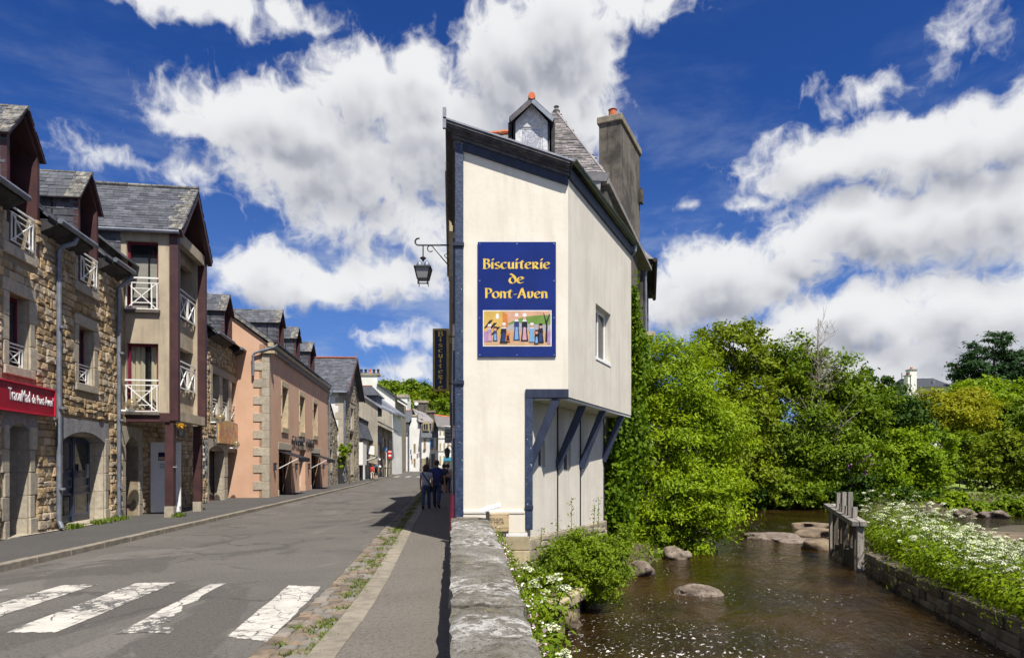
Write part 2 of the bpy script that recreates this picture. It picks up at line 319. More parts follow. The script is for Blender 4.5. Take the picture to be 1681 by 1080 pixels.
class MB:
    def __init__(s): s.v = []; s.f = []
    def add(s, V, F):
        b = len(s.v); s.v += [tuple(p) for p in V]; s.f += [tuple(i + b for i in f) for f in F]; return s
    def hexa(s, p):   # bottom 4 then top 4
        return s.add(p, [(0, 3, 2, 1), (4, 5, 6, 7), (0, 1, 5, 4), (1, 2, 6, 5), (2, 3, 7, 6), (3, 0, 4, 7)])
    def box(s, x0, x1, y0, y1, z0, z1):
        return s.hexa([(x0, y0, z0), (x1, y0, z0), (x1, y1, z0), (x0, y1, z0), (x0, y0, z1), (x1, y0, z1), (x1, y1, z1), (x0, y1, z1)])
    def quad(s, a, b, c, d): return s.add([a, b, c, d], [(0, 1, 2, 3)])
    def bar(s, a, b, w, h=None, up=(0, 0, 1)):
        a = Vector(a); b = Vector(b); d = (b - a).normalized(); h = h or w; up = Vector(up)
        if abs(d.dot(up)) > .98: up = Vector((0, 1, 0))
        sx = d.cross(up).normalized() * w / 2; sy = sx.cross(d).normalized() * h / 2
        return s.hexa([a - sx - sy, a + sx - sy, a + sx + sy, a - sx + sy, b - sx - sy, b + sx - sy, b + sx + sy, b - sx + sy])
    def prism(s, pts, y0, y1):   # polygon in (x, z), extruded in y
        n = len(pts); V = [(x, y0, z) for x, z in pts] + [(x, y1, z) for x, z in pts]
        F = [tuple(range(n)), tuple(range(2 * n - 1, n - 1, -1))] + [(i, i + n, (i + 1) % n + n, (i + 1) % n) for i in range(n)]
        return s.add(V, F)
    def prism_z(s, pts, z0, z1):
        n = len(pts); V = [(x, y, z0) for x, y in pts] + [(x, y, z1) for x, y in pts]
        F = [tuple(range(n - 1, -1, -1)), tuple(range(n, 2 * n))] + [(i, (i + 1) % n, (i + 1) % n + n, i + n) for i in range(n)]
        return s.add(V, F)
    def tube(s, path, r, n=8, caps=True):
        path = [Vector(p) for p in path]; rs = r if isinstance(r, (list, tuple)) else [r] * len(path)
        V = []; F = []; prev = None
        for i, p in enumerate(path):
            d = (path[min(i + 1, len(path) - 1)] - path[max(i - 1, 0)]).normalized()
            ref = prev if prev is not None else (Vector((1, 0, 0)) if abs(d.x) < .8 else Vector((0, 1, 0)))
            a = (ref - d * ref.dot(d)); a = a.normalized() if a.length > 1e-6 else d.orthogonal().normalized()
            prev = a; b = d.cross(a)
            for k in range(n):
                t = 2 * math.pi * k / n; V.append(p + (a * math.cos(t) + b * math.sin(t)) * rs[i])
        for i in range(len(path) - 1):
            for k in range(n):
                k2 = (k + 1) % n; F.append((i * n + k, i * n + k2, (i + 1) * n + k2, (i + 1) * n + k))
        if caps: F.append(tuple(range(n - 1, -1, -1))); F.append(tuple((len(path) - 1) * n + k for k in range(n)))
        return s.add(V, F)
    def lathe(s, prof, c=(0, 0, 0), n=14):
        V = []; F = []
        for (r, z) in prof:
            for k in range(n):
                t = 2 * math.pi * k / n; V.append((c[0] + r * math.cos(t), c[1] + r * math.sin(t), c[2] + z))
        for i in range(len(prof) - 1):
            for k in range(n):
                k2 = (k + 1) % n; F.append((i * n + k, i * n + k2, (i + 1) * n + k2, (i + 1) * n + k))
        return s.add(V, F)
    def loft(s, rings, n=12):
        V = []; F = []
        for (c, rx, ry) in rings:
            for k in range(n):
                t = 2 * math.pi * k / n; V.append((c[0] + rx * math.cos(t), c[1] + ry * math.sin(t), c[2]))
        for i in range(len(rings) - 1):
            for k in range(n):
                k2 = (k + 1) % n; F.append((i * n + k, i * n + k2, (i + 1) * n + k2, (i + 1) * n + k))
        F.append(tuple(range(n - 1, -1, -1))); F.append(tuple((len(rings) - 1) * n + k for k in range(n)))
        return s.add(V, F)
    def obj(s, name, mat, parent=None, smooth=False, bev=0.0, kind=None):
        o = link(name, mesh_from(name, s.v, s.f), mat, parent, smooth, bev)
        if kind: o['kind'] = kind
        return o
def box_part(name, mat, parent, *b, bev=0.0): return MB().box(*b).obj(name, mat, parent, bev=bev)
def px(x, y, d): return Vector(((x - 840) * d / FPX, d, CAM_Z + (HORIZON - y) * d / FPX))   # photo pixel at depth d -> metres
def zpx(y, d): return CAM_Z + (HORIZON - y) * d / FPX

FONT_CACHE = {}
def text_mesh(name, s, size, extrude=0.01, align='CENTER', sx=1.0, bold=0.0):
    c = bpy.data.curves.new(name, 'FONT'); c.body = s; c.size = size; c.extrude = extrude; c.align_x = align; c.offset = bold; c.resolution_u = 3
    o = bpy.data.objects.new(name, c); col.objects.link(o)
    dg = bpy.context.evaluated_depsgraph_get(); dg.update()
    me = bpy.data.meshes.new_from_object(o.evaluated_get(dg)); bpy.data.objects.remove(o)
    for v in me.vertices: v.co.x *= sx
    return me
def text_on(name, s, size, mat, parent, loc, rot=(math.pi / 2, 0, 0), **kw):
    o = link(name, text_mesh(name, s, size, **kw), mat, parent); o.location = loc; o.rotation_euler = rot; return o

# ------------------------------------------------------------------ ground, road, pavements, river
def rise(Y): return max(0.0, Y - 60) * 0.0072
KLY = [-8, 4, 10.4, 14.3, 19.1, 22.7, 30, 47.8, 68, 100, 120, 150]
KLX = [-6.9, -7.3, -7.8, -8.17, -8.64, -9.0, -9.75, -11.7, -13.9, -17.4, -20.6, -31]
KRY = [-8, 3, 5.76, 7.35, 9.53, 15.8, 25.6, 40, 60, 100, 120, 150]
KRX = [-1.2, -1.55, -1.72, -1.8, -1.98, -2.62, -3.6, -5.05, -7.35, -12.2, -14.8, -20]
KL = lambda Y: float(np.interp(Y, KLY, KLX)); KR = lambda Y: float(np.interp(Y, KRY, KRX))
SL = lambda Y: KR(Y) - 0.52
PAR_Y = [-8, 0, 3.56, 8, 13.75]; PAR_L = [-.12, -.16, -.315, -.72, -1.22]; PAR_R = [.25, .18, .172, -.08, -.49]
PL = lambda Y: float(np.interp(Y, PAR_Y, PAR_L)); PR = lambda Y: float(np.interp(Y, PAR_Y, PAR_R))
def FR(Y): return -1.19 - 0.09 * (Y - 14.2)          # street front of the right-hand row
WATER = -1.08
LBANK = [(.5, -8), (.62, 4), (.77, 9.6), (1.2, 12.4), (1.74, 13.45), (3.0, 16.8), (5.0, 20.9), (8.4, 28.8), (11.5, 36), (15.2, 45), (17.5, 44.5), (20.5, 42.5), (23, 37.6), (30, 36.2), (60, 34), (320, 30)]
left_land = LBANK + [(320, 420), (-320, 420), (-320, -8)]
island = [(6.5, 4), (7.15, 9.6), (8.05, 13.5), (9.05, 17.8), (9.7, 20), (10.6, 22.2), (12, 24.5), (14, 25.6), (20, 27.4), (60, 27), (60, 4)]
def poly_sd(P, poly):
    """signed distance (positive inside) of points to a polygon"""
    P = np.asarray(P); d = np.full(len(P), 1e9); ins = np.zeros(len(P), bool); n = len(poly)
    for i in range(n):
        a = np.array(poly[i], float); b = np.array(poly[(i + 1) % n], float); e = b - a
        t = np.clip(((P - a) @ e) / (e @ e), 0, 1); q = a + t[:, None] * e
        d = np.minimum(d, np.hypot(P[:, 0] - q[:, 0], P[:, 1] - q[:, 1]))
        c = ((a[1] > P[:, 1]) != (b[1] > P[:, 1])) & (P[:, 0] < (b[0] - a[0]) * (P[:, 1] - a[1]) / (b[1] - a[1] + 1e-12) + a[0]); ins ^= c
    return np.where(ins, d, -d)
def ground_z(P):
    P = np.asarray(P, float); X, Y = P[:, 0], P[:, 1]
    dl = poly_sd(P, left_land); di = poly_sd(P, island)
    ripple = .06 * np.sin(X * 2.1 + Y * 1.3) + .05 * np.sin(X * 3.7 - Y * 2.9)
    par = np.interp(Y, [-8, 13.75, 14.2, 25, 60], [-.0, -1.0, -1.0, 1.0, 0]) ; par = np.interp(Y, PAR_Y + [14.3, 26, 60, 100], [(a + b) / 2 for a, b in zip(PAR_L, PAR_R)] + [-.6, -1.6, -5.5, -11])
    bank = np.minimum(-1.2 + .75 * dl, -.72 + .06 * dl + ripple)
    far = (Y > 30) & (X > 9)
    bank = np.where(far, np.minimum(-1.2 + .8 * dl, -.55 + .055 * dl + ripple), bank)
    bank = np.where(far & (dl > 20), -.55 + .055 * 20 + .085 * (dl - 20), bank); bank = np.minimum(bank, 17)
    street = np.maximum(0, Y - 60) * .0072 - .06
    bank = np.where((X < 9) & (Y > 26), np.minimum(bank, street - .05), bank)
    z = np.where(dl > 0, bank, -1.2 + .9 * np.maximum(dl, -1.3))
    z = np.where((X < par) & (dl > 0), street, z)
    hill = np.clip((Y - 165) * .16, 0, 26) * np.clip((60 - X) / 60, 0, 1)
    z = np.where((X < par), street + hill, z)
    zi = np.minimum(-1.2 + 2.0 * di, -.72 + ripple * .6)
    return np.where(di > 0, np.maximum(zi, z), z)
xs = np.concatenate([np.arange(-320, -30, 29), np.arange(-30, -3, 3), np.arange(-3, 34, .55), np.arange(34, 60, 3), np.arange(60, 321, 26)])
ys = np.concatenate([[-8, -4, 0], np.arange(2, 50, .55), np.arange(50, 90, 4), np.arange(90, 421, 15)])
gx, gy = np.meshgrid(xs, ys); G = np.stack([gx.ravel(), gy.ravel()], 1); gz = ground_z(G)
nx, ny = len(xs), len(ys)
gf = [(j * nx + i, j * nx + i + 1, (j + 1) * nx + i + 1, (j + 1) * nx + i) for j in range(ny - 1) for i in range(nx - 1)]
m, t, b, out = newmat('ground_mat')
geo = t.node('ShaderNodeNewGeometry'); P = geo.outputs['Position']; sz = t.node('ShaderNodeSeparateXYZ'); t.put(sz.inputs[0], P)
gsoil = t.mix(t.ramp(t.noise(P, 1.3, 6), .4, .6), (.075, .055, .032), (.05, .048, .02))
ggrass = t.mix(t.ramp(t.noise(P, .8, 6), .35, .65), (.13, .19, .03), (.19, .24, .05))
t.put(b.inputs['Base Color'], t.mix(t.ramp(t.math('ADD', sz.outputs[2], t.math('MULTIPLY', t.noise(P, 1.1, 5), .3)), -.15, .25), gsoil, ggrass)); b.inputs['Roughness'].default_value = 1
ground = link('ground', mesh_from('ground', np.column_stack([G, gz]), gf), 'ground_mat', smooth=True); tag(ground, 'soil and grass ground sloping down to the river bed', None, kind='structure')

def strip(name, mat, fa, fb, y0, y1, za, zb, step=1.0, kind='structure', nx_=1):
    Y = np.arange(y0, y1 + 1e-6, step); V = []; F = []
    for i, y in enumerate(Y):
        for k in range(nx_ + 1):
            f = k / nx_; V.append((fa(y) * (1 - f) + fb(y) * f, y, za * (1 - f) + zb * f + rise(y)))
    w = nx_ + 1
    for i in range(len(Y) - 1):
        for k in range(nx_): F.append((i * w + k, i * w + k + 1, (i + 1) * w + k + 1, (i + 1) * w + k))
    o = link(name, mesh_from(name, V, F), mat); o['kind'] = kind; return o

def asphalt(name, c1, c2, patches=True):
    m, t, b, out = newmat(name)
    geo = t.node('ShaderNodeNewGeometry'); P = geo.outputs['Position']
    n = t.noise(P, .55, 6, .6, .4); fine = t.noise(P, 70, 3, .7)
    c = t.mix(t.ramp(n, .35, .65), c1, c2)
    if patches:
        wp = t.vmath('ADD', P, t.vmath('SCALE', t.noise(P, 1.6, 4, color=True)))
        vo = t.node('ShaderNodeTexVoronoi', feature='DISTANCE_TO_EDGE'); t.put(vo.inputs['Vector'], wp); vo.inputs['Scale'].default_value = .42
        crack = t.math('MULTIPLY', t.ramp(vo.outputs['Distance'], .026, .006), t.ramp(t.noise(P, .45, 3), .44, .54))
        big = t.noise(t.vmath('MULTIPLY', P, (.8, .3, 1)), .5, 5, .6, 1.0)
        c = t.mix(t.ramp(big, .53, .56, 0, .75), c, tuple(x * .55 for x in c1))
        c = t.mix(t.ramp(t.noise(t.vmath('MULTIPLY', P, (.6, .25, 1)), 1.1, 5, .6, .8), .58, .61, 0, .55), c, tuple(x * 1.5 for x in c2))
        c = t.mix(t.math('MULTIPLY', crack, .85), c, (.02, .019, .018))
    c = t.mix(t.ramp(fine, .30, .72, 0, .55), c, tuple(min(1, x * 1.9) for x in c2)); c = t.mix(t.ramp(t.noise(P, 22, 4, .75), .5, .64, 0, .5), c, tuple(x * .5 for x in c1)); c = t.mix(t.ramp(t.noise(P, 17, 4, .75), .56, .66, 0, .4), c, tuple(x * 1.7 for x in c2))
    c = t.mix(t.ramp(t.noise(P, 45, 2, .6), .62, .70, 0, .5), c, (.03, .03, .03))
    t.put(b.inputs['Base Color'], c); b.inputs['Roughness'].default_value = .9; b.inputs['Specular IOR Level'].default_value = .25
    bn = t.node('ShaderNodeBump'); bn.inputs['Strength'].default_value = .5; bn.inputs['Distance'].default_value = .012
    t.put(bn.inputs['Height'], t.math('ADD', fine, t.math('MULTIPLY', t.noise(P, 1.3, 5), 2.0))); t.l.new(bn.outputs[0], b.inputs['Normal'])
asphalt('asphalt', (.072, .066, .060), (.096, .089, .080)); asphalt('pave_left', (.050, .047, .046), (.064, .061, .058), False); asphalt('pave_right', (.092, .082, .070), (.115, .103, .089), False)
road = strip('road', 'asphalt', KL, SL, -8, 150, 0, 0, 2.0, nx_=6); tag(road, 'worn grey asphalt road bending away between the houses')
road.data.transform(Matrix.Translation((0, 0, 0)))
sq_ = strip('square', 'asphalt', lambda y: -48, lambda y: 6, 112, 182, -.012, -.012, 10.0); sq_.parent = road
pav_l = strip('pavement_left', 'pave_left', lambda y: KL(y) - 7, lambda y: KL(y) - .16, -8, 150, .115, .10, 2.0); tag(pav_l, 'dark asphalt pavement along the stone houses')
pav_r = strip('pavement_right', 'pave_right', lambda y: KR(y) + .24, lambda y: (PL(y) + .1 if y < 13.75 else FR(y) + .5), -8, 150, .035, .05, 1.0); tag(pav_r, 'light asphalt pavement beside the parapet wall')
strip('drain_edge_strip', 'granite', lambda y: KL(y) - 2.42 + .0 * y, lambda y: KL(y) - 2.30, 11, 19.4, .125, .125, 1.0)

def kerb_stones(parent, fa, fb, y0, y1, ln, z0, z1, mat, y_single):
    rest = MB(); y = y0
    while y < y1:
        L = ln * rng.uniform(.8, 1.2); e = min(y + L, y1); g = .012; j = rng.uniform(-.006, .006)
        m_ = MB() if y < y_single else rest
        xa, xb, xc, xd = fa(y + g), fb(y + g), fb(e - g), fa(e - g); za, zb = z0 + rise(y), z1 + rise(y) + j
        m_.hexa([(xa, y + g, za), (xb, y + g, za), (xc, e - g, za), (xd, e - g, za), (xa, y + g, zb), (xb, y + g, zb), (xc, e - g, zb), (xd, e - g, zb)])
        if m_ is not rest: m_.obj('kerb_stone', mat, parent, bev=.012)
        y = e
    if rest.v: rest.obj('kerb_stones', mat, parent, kind='stuff')
kl = tag(bpy.data.objects.new('kerb_left', None), 'granite kerb edging the dark pavement before the stone houses', kind='structure'); col.objects.link(kl)
kerb_stones(kl, lambda y: KL(y) - .17, KL, 3, 150, 1.0, -.05, .112, 'kerb', 60)
kr = tag(bpy.data.objects.new('kerb_right', None), 'broad flush granite kerb beside the light pavement', kind='structure'); col.objects.link(kr)
kerb_stones(kr, KR, lambda y: KR(y) + .25, 2, 150, 1.25, -.05, .045, 'kerb', 60)

# gutter of granite setts, three or four to a row
gut = tag(bpy.data.objects.new('gutter', None), 'gutter of worn granite setts with moss and grass in its joints', kind='structure'); col.objects.link(gut)
gb = strip('gutter_bed', 'sett_joint', SL, KR, -8, 150, .002, .006, 1.0, kind='structure'); gb.parent = gut
def sett_mesh(seed):
    r = random.Random(seed); V = []
    for z, s in ((-.05, 1.0), (.006, 1.0), (.022, .84)):
        for (a, c) in ((-1, -1), (0, -1.04), (1, -1), (1.03, 0), (1, 1), (0, 1.04), (-1, 1), (-1.03, 0)):
            V.append((a * .5 * s + r.uniform(-.035, .035), c * .5 * s + r.uniform(-.035, .035), z + r.uniform(-.004, .004)))
    V.append((0, 0, .029)); n = 8
    F = [(i + k, i + (k + 1) % n, i + n + (k + 1) % n, i + n + k) for i in (0, n) for k in range(n)] + [(2 * n + k, 2 * n + (k + 1) % n, 3 * n) for k in range(n)]
    return mesh_from('sett', V, F)
SETT = [sett_mesh(i) for i in range(7)]
for me_ in SETT: me_.materials.append(MATS['sett'])
grass_pts = []; rest = MB(); cnt = 0; y = 3.4
while y < 46:
    dy = rng.uniform(.13, .19); n = 4 if rng.random() < .45 else 3; w = .50; cuts = sorted([rng.uniform(-.05, .05) + k / n for k in range(1, n)]); cuts = [0] + cuts + [1]
    for k in range(n):
        sx = (cuts[k + 1] - cuts[k]) * w; cx = SL(y) + .01 + (cuts[k] + cuts[k + 1]) / 2 * w; cy = y + dy / 2 + rng.uniform(-.012, .012)
        sc = (sx - .016, dy - .016, 1); rot = rng.uniform(-.06, .06)
        if cnt < 300:
            o = bpy.data.objects.new('sett', rng.choice(SETT)); col.objects.link(o); o.parent = gut; o.location = (cx, cy, .004 + rng.uniform(-.006, .008)); o.scale = sc; o.rotation_euler = (rng.uniform(-.03, .03), rng.uniform(-.04, .04), rot); cnt += 1
        else:
            me_ = rng.choice(SETT); rest.add([(v.co.x * sc[0] + cx, v.co.y * sc[1] + cy, v.co.z + .004) for v in me_.vertices], [tuple(p.vertices) for p in me_.polygons])
        if (k >= n - 2 and rng.random() < .75 and rng.random() < (1.0 if math.sin(cy * 2.3) > -.3 else .2)) or rng.random() < .07: grass_pts.append((cx + sx * .5, cy + dy / 2))
    y += dy
rest.obj('setts', 'sett', gut, kind='stuff')
def tufts(pts, n, h, spread, seed, wid=.008, z=None):
    r = np.random.default_rng(seed); k = len(pts); Pb = np.repeat(np.array(pts, float), n, 0)
    N = len(Pb); off = r.normal(0, spread, (N, 2)); base = np.column_stack([Pb[:, 0] + off[:, 0], Pb[:, 1] + off[:, 1], Pb[:, 2] if Pb.shape[1] > 2 else np.full(N, z or 0)])
    a = r.uniform(0, 2 * np.pi, N); hh = h * r.uniform(.4, 1.1, N); lean = r.uniform(.2, 1.0, N) * hh
    tip = base + np.column_stack([np.cos(a) * lean, np.sin(a) * lean, hh]); w = np.column_stack([-np.sin(a), np.cos(a), np.zeros(N)]) * wid
    mid = base * .45 + tip * .55 + np.column_stack([np.zeros(N), np.zeros(N), hh * .15])
    return np.stack([base - w, base + w, mid + w * .8, tip], 1)
o = link('gutter_grass', quads_mesh('gutter_grass', tufts(grass_pts, 46, .05, .045, 3, .006, .012)), 'grass'); tag(o, 'moss and grass tufts growing between the gutter setts', kind='stuff')

# painted crossing, worn
def paint(name, thr=.0, worn=.5):
    m, t, b, out = newmat(name); geo = t.node('ShaderNodeNewGeometry'); P = geo.outputs['Position']
    wp = t.vmath('ADD', P, t.vmath('SCALE', t.noise(P, 7, 4, color=True))); wp.node.inputs[0].default_value
    sc_ = [n for n in t.n if n.type == 'VECT_MATH' and n.operation == 'SCALE'][-1]; sc_.inputs['Scale'].default_value = .10
    vo = t.node('ShaderNodeTexVoronoi', feature='DISTANCE_TO_EDGE'); t.put(vo.inputs['Vector'], wp); vo.inputs['Scale'].default_value = 5.0
    cr = t.math('MULTIPLY', t.ramp(vo.outputs['Distance'], .05, .018), t.ramp(t.noise(P, 1.8, 4), .38, .52))
    chips = t.ramp(t.noise(P, 9, 6, .7), .62 - .16 * worn, .66 - .16 * worn)
    f = t.math('MAXIMUM', cr, t.math('MULTIPLY', chips, t.ramp(t.noise(P, 1.2, 3), .40, .58)))
    c = t.mix(t.ramp(t.noise(P, 3, 5), .35, .65), (.50, .475, .425), (.41, .385, .345))
    t.put(b.inputs['Base Color'], t.mix(f, c, (.085, .08, .075))); b.inputs['Roughness'].default_value = .75
paint('road_paint', worn=.5); paint('road_paint_worn', worn=1.0)
def gp(x, y): d = CAM_Z * FPX / (y - HORIZON); return ((x - 840) * d / FPX, d)
def stripe(corners, mat, seed, label=None):
    r = random.Random(seed); pts = []
    for i in range(4):
        a = Vector(corners[i]); b_ = Vector(corners[(i + 1) % 4]); n = 14
        for k in range(n):
            p = a.lerp(b_, k / n); pts.append((p.x + r.uniform(-.012, .012), p.y + r.uniform(-.02, .02), .005))
    o = link('road_marking', mesh_from('road_marking', pts, [tuple(range(len(pts)))]), mat, road)
    if label: o['label'] = label
    return o
stripe([gp(372, 1045), gp(440, 1053), gp(527, 963), gp(473, 961)], 'road_paint', 1)
stripe([gp(8, 1038), gp(92, 1038), gp(288, 956), gp(222, 957)], 'road_paint_worn', 2)
stripe([gp(-160, 1036), gp(-75, 1036), gp(158, 959), gp(100, 961)], 'road_paint_worn', 3)
r_ = random.Random(5); L_ = [gp(188 + (345 - 188) * k / 12, 1041 - (1041 - 958) * k / 12) for k in range(13)]
Rr = [gp(372, 957), gp(352, 966), gp(330, 978), gp(325, 986), gp(300, 994), gp(298, 1003), gp(286, 1008), gp(280, 1018), gp(262, 1024), gp(285, 1032), gp(278, 1040), gp(240, 1038)]
link('road_marking', mesh_from('road_marking', [(p[0] + r_.uniform(-.01, .01), p[1], .005) for p in L_ + Rr], [tuple(range(len(L_ + Rr)))]), 'road_paint_worn', road)['label'] = 'crossing stripe with its right half worn away'
stripe([gp(-150, 985), gp(-60, 985), gp(22, 966), gp(-20, 968)], 'road_paint_worn', 6)
for a in (629, 648, 667, 686):   # far crossing
    d = 88; x0 = (a - 4 - 840) * d / FPX; z = rise(d) + .006
    MB().quad((x0, d, z), (x0 + .55, d, z), (x0 + .15, d + 6, z + .04), (x0 - .4, d + 6, z + .04)).obj('road_marking', 'road_paint', road)

# river
m, t, b, out = newmat('water'); geo = t.node('ShaderNodeNewGeometry'); P = geo.outputs['Position']
flow = t.node('ShaderNodeMapping'); t.put(flow.inputs[0], P); flow.inputs['Rotation'].default_value = (0, 0, R(25)); FPv = flow.outputs[0]
st = t.vmath('MULTIPLY', FPv, (1.0, .42, 1))
w1 = t.noise(st, 1.5, 6, .62, 1.4); w2 = t.noise(st, 5.5, 5, .62, .8)
bed = t.ramp(t.noise(P, .35, 4, .6), .38, .62)
base = t.mix(bed, (.012, .0062, .0014), (.034, .0175, .0038))
sy = t.node('ShaderNodeSeparateXYZ'); t.put(sy.inputs[0], P)
near = t.math('MULTIPLY', t.ramp(sy.outputs[1], 13.0, 10.2), t.ramp(sy.outputs[0], 5.2, 3.2))      # scum gathers in the slack water by the bank
fl = t.noise(t.vmath('MULTIPLY', FPv, (1.0, .6, 1)), 14, 4, .60, .7); fl2 = t.noise(st, 20, 3, .6, .6)
foam_a = t.math('MULTIPLY', t.ramp(fl, .605, .66), t.math('MULTIPLY', near, t.ramp(t.noise(P, .9, 3), .3, .55)))
foam_b = t.math('MULTIPLY', t.ramp(fl2, .65, .69), t.ramp(t.noise(st, .6, 4, .6, .6), .46, .62))
foam = t.math('MAXIMUM', foam_a, t.math('MULTIPLY', foam_b, .75))
t.put(b.inputs['Base Color'], t.mix(foam, base, (.72, .70, .66)))
t.put(b.inputs['Roughness'], t.math('MULTIPLY_ADD', foam, .6, .07)); b.inputs['Specular IOR Level'].default_value = .42; b.inputs['IOR'].default_value = 1.33
bn = t.node('ShaderNodeBump'); bn.inputs['Strength'].default_value = .85; bn.inputs['Distance'].default_value = .13
t.put(bn.inputs['Height'], t.math('ADD', w1, t.math('ADD', t.math('MULTIPLY', w2, .38), t.math('MULTIPLY', t.noise(st, 17, 3, .6), .09)))); t.l.new(bn.outputs[0], b.inputs['Normal'])
water = MB().quad((-.6, -8, WATER), (120, -8, WATER), (120, 62, WATER), (-.6, 62, WATER)).obj('river', 'water'); tag(water, 'brown peaty river water flecked with foam', kind='structure')

# ------------------------------------------------------------------ building helpers (local frame: x along the front, y into the house, z up)
def wall_mb(u0, u1, z0, z1, openings, thick=.45, y=0.0):
    mb = MB(); us = sorted({u0, u1, *[o[0] for o in openings], *[o[1] for o in openings]}); zs = sorted({z0, z1, *[o[2] for o in openings], *[o[3] for o in openings]})
    us = [u for u in us if u0 <= u <= u1]; zs = [z for z in zs if z0 <= z <= z1]
    inside = lambda u, z: any(o[0] < u < o[1] and o[2] < z < o[3] for o in openings)
    for a, b in zip(us, us[1:]):
        for c, d in zip(zs, zs[1:]):
            if not inside((a + b) / 2, (c + d) / 2):
                mb.quad((a, y, c), (b, y, c), (b, y, d), (a, y, d)); mb.quad((b, y + thick, c), (a, y + thick, c), (a, y + thick, d), (b, y + thick, d))
    for (a, b, c, d) in openings:
        e = y + thick
        mb.quad((a, y, c), (a, y, d), (a, e, d), (a, e, c)); mb.quad((b, y, d), (b, y, c), (b, e, c), (b, e, d))
        mb.quad((a, y, d), (b, y, d), (b, e, d), (a, e, d)); mb.quad((b, y, c), (a, y, c), (a, e, c), (b, e, c))
    e = y + thick
    mb.quad((u0, e, z0), (u0, y, z0), (u0, y, z1), (u0, e, z1)); mb.quad((u1, y, z0), (u1, e, z0), (u1, e, z1), (u1, y, z1)); mb.quad((u0, y, z1), (u1, y, z1), (u1, e, z1), (u0, e, z1))
    return mb
def stone_mesh(seed):
    r = random.Random(seed); V = []
    for y, s in ((0.3, 1.0), (-.45, 1.0), (-1.0, .78)):
        for (a, c) in ((-1, -1), (.05, -1.02), (1, -1), (1, 1), (-.05, 1.02), (-1, 1)):
            V.append((a * .5 * s + r.uniform(-.05, .05), y + r.uniform(-.15, .15), c * .5 * s + r.uniform(-.07, .07)))
    V.append((r.uniform(-.1, .1), -1.15, r.uniform(-.1, .1))); n = 6
    F = [(i + k, i + (k + 1) % n, i + n + (k + 1) % n, i + n + k) for i in (0, n) for k in range(n)] + [(2 * n + k, 2 * n + (k + 1) % n, 3 * n) for k in range(n)]
    return mesh_from('stone', V, F)
STONES = {}
def stones_of(mat):
    if mat not in STONES:
        STONES[mat] = [stone_mesh(100 + i) for i in range(10)]
        for me_ in STONES[mat]: me_.materials.append(MATS[mat])
    return STONES[mat]
def rubble(parent, u0, u1, z0, z1, excl, mat='rubble', seed=1, single=300, lo=.12, hi=.40, band=(.13, .29), depth=(.025, .07), near=None, y=0.0, gap=.012, top=None):
    """courses of rough stones in front of a wall; the nearest become objects of their own"""
    r = random.Random(seed); out = []
    z = z0
    while z < z1 - .06:
        h = min(r.uniform(*band), z1 - z)
        free = [(u0, u1)]
        for (a, b, c, d) in excl:
            if c < z + h - .01 and d > z + .01:
                free = [q for p in free for q in (((p[0], min(p[1], a)), (max(p[0], b), p[1])))  if q[1] - q[0] > .05]
        for (p, q) in free:
            u = p
            while u < q - .04:
                w = min(r.uniform(lo, hi), q - u)
                if q - u - w < lo * .5: w = q - u
                if top is None or z + h * .6 < top(u + w / 2):
                    if h > .22 and r.random() < .55:
                        s = r.uniform(.35, .65); out += [(u, w, z, h * s), (u, w, z + h * s, h * (1 - s))]
                    else: out.append((u, w, z, h))
                u += w
        z += h
    key = near or (lambda s: s[0]); out.sort(key=key); ms = stones_of(mat); rest = MB()
    for i, (u, w, zz, h) in enumerate(out):
        sc = (w - gap, r.uniform(*depth), h - gap); loc = (u + w / 2, y, zz + h / 2); me_ = r.choice(ms)
        if i < single:
            o = bpy.data.objects.new('stone', me_); col.objects.link(o); o.parent = parent; o.location = loc; o.scale = sc; o.rotation_euler = (0, r.uniform(-.05, .05), 0)
        else: rest.add([(v.co.x * sc[0] + loc[0], v.co.y * sc[1] + loc[1], v.co.z * sc[2] + loc[2]) for v in me_.vertices], [tuple(p.vertices) for p in me_.polygons])
    if rest.v: rest.obj('stonework', mat, parent, kind='stuff')
def block(parent, a, b, c, d, proud=.035, mat='granite', y=0.0, back=.05, name='granite_block'):
    return MB().box(a + .004, b - .004, y - proud - rng.uniform(0, .012), y + back, c + .004, d - .004).obj(name, mat, parent, bev=.014)
def surround(parent, o, wl=.24, lint=.28, sill=.2, mat='granite', y=0.0, rows=3):
    a, b, c, d = o
    for side in (0, 1):
        h = (d - c) / rows
        for k in range(rows):
            w = wl * (1.35 if (k + side) % 2 else .85)
            u0, u1 = (a - w, a) if side == 0 else (b, b + w)
            block(parent, u0, u1, c + k * h, c + (k + 1) * h, mat=mat, y=y)
    block(parent, a - wl, b + wl, d, d + lint, mat=mat, y=y); 
    if sill: block(parent, a - wl * .8, b + wl * .8, c - sill, c, .06, mat=mat, y=y)
def arch_lintel(parent, a, b, zs, zt, top, wl, mat='granite_grey', y=-.03, thick=.48, name='arched_lintel'):
    """stone lintel with a shallow arch on its underside"""
    n = 12; under = [(a + (b - a) * k / n, zs + (zt - zs) * math.sin(math.pi * k / n) ** .8) for k in range(n + 1)]
    pts = [(a - wl, zs), *under, (b + wl, zs), (b + wl, top), (a - wl, top)]
    mb = MB(); 
    for k in range(len(under) - 1):
        (x0, q0), (x1, q1) = under[k], under[k + 1]; mb.prism([(x0, q0), (x1, q1), (x1, top), (x0, top)], y, y + thick)
    mb.box(a - wl, a, y, y + .08, zs, top); mb.box(b, b + wl, y, y + .08, zs, top)
    return mb.obj(name, mat, parent)
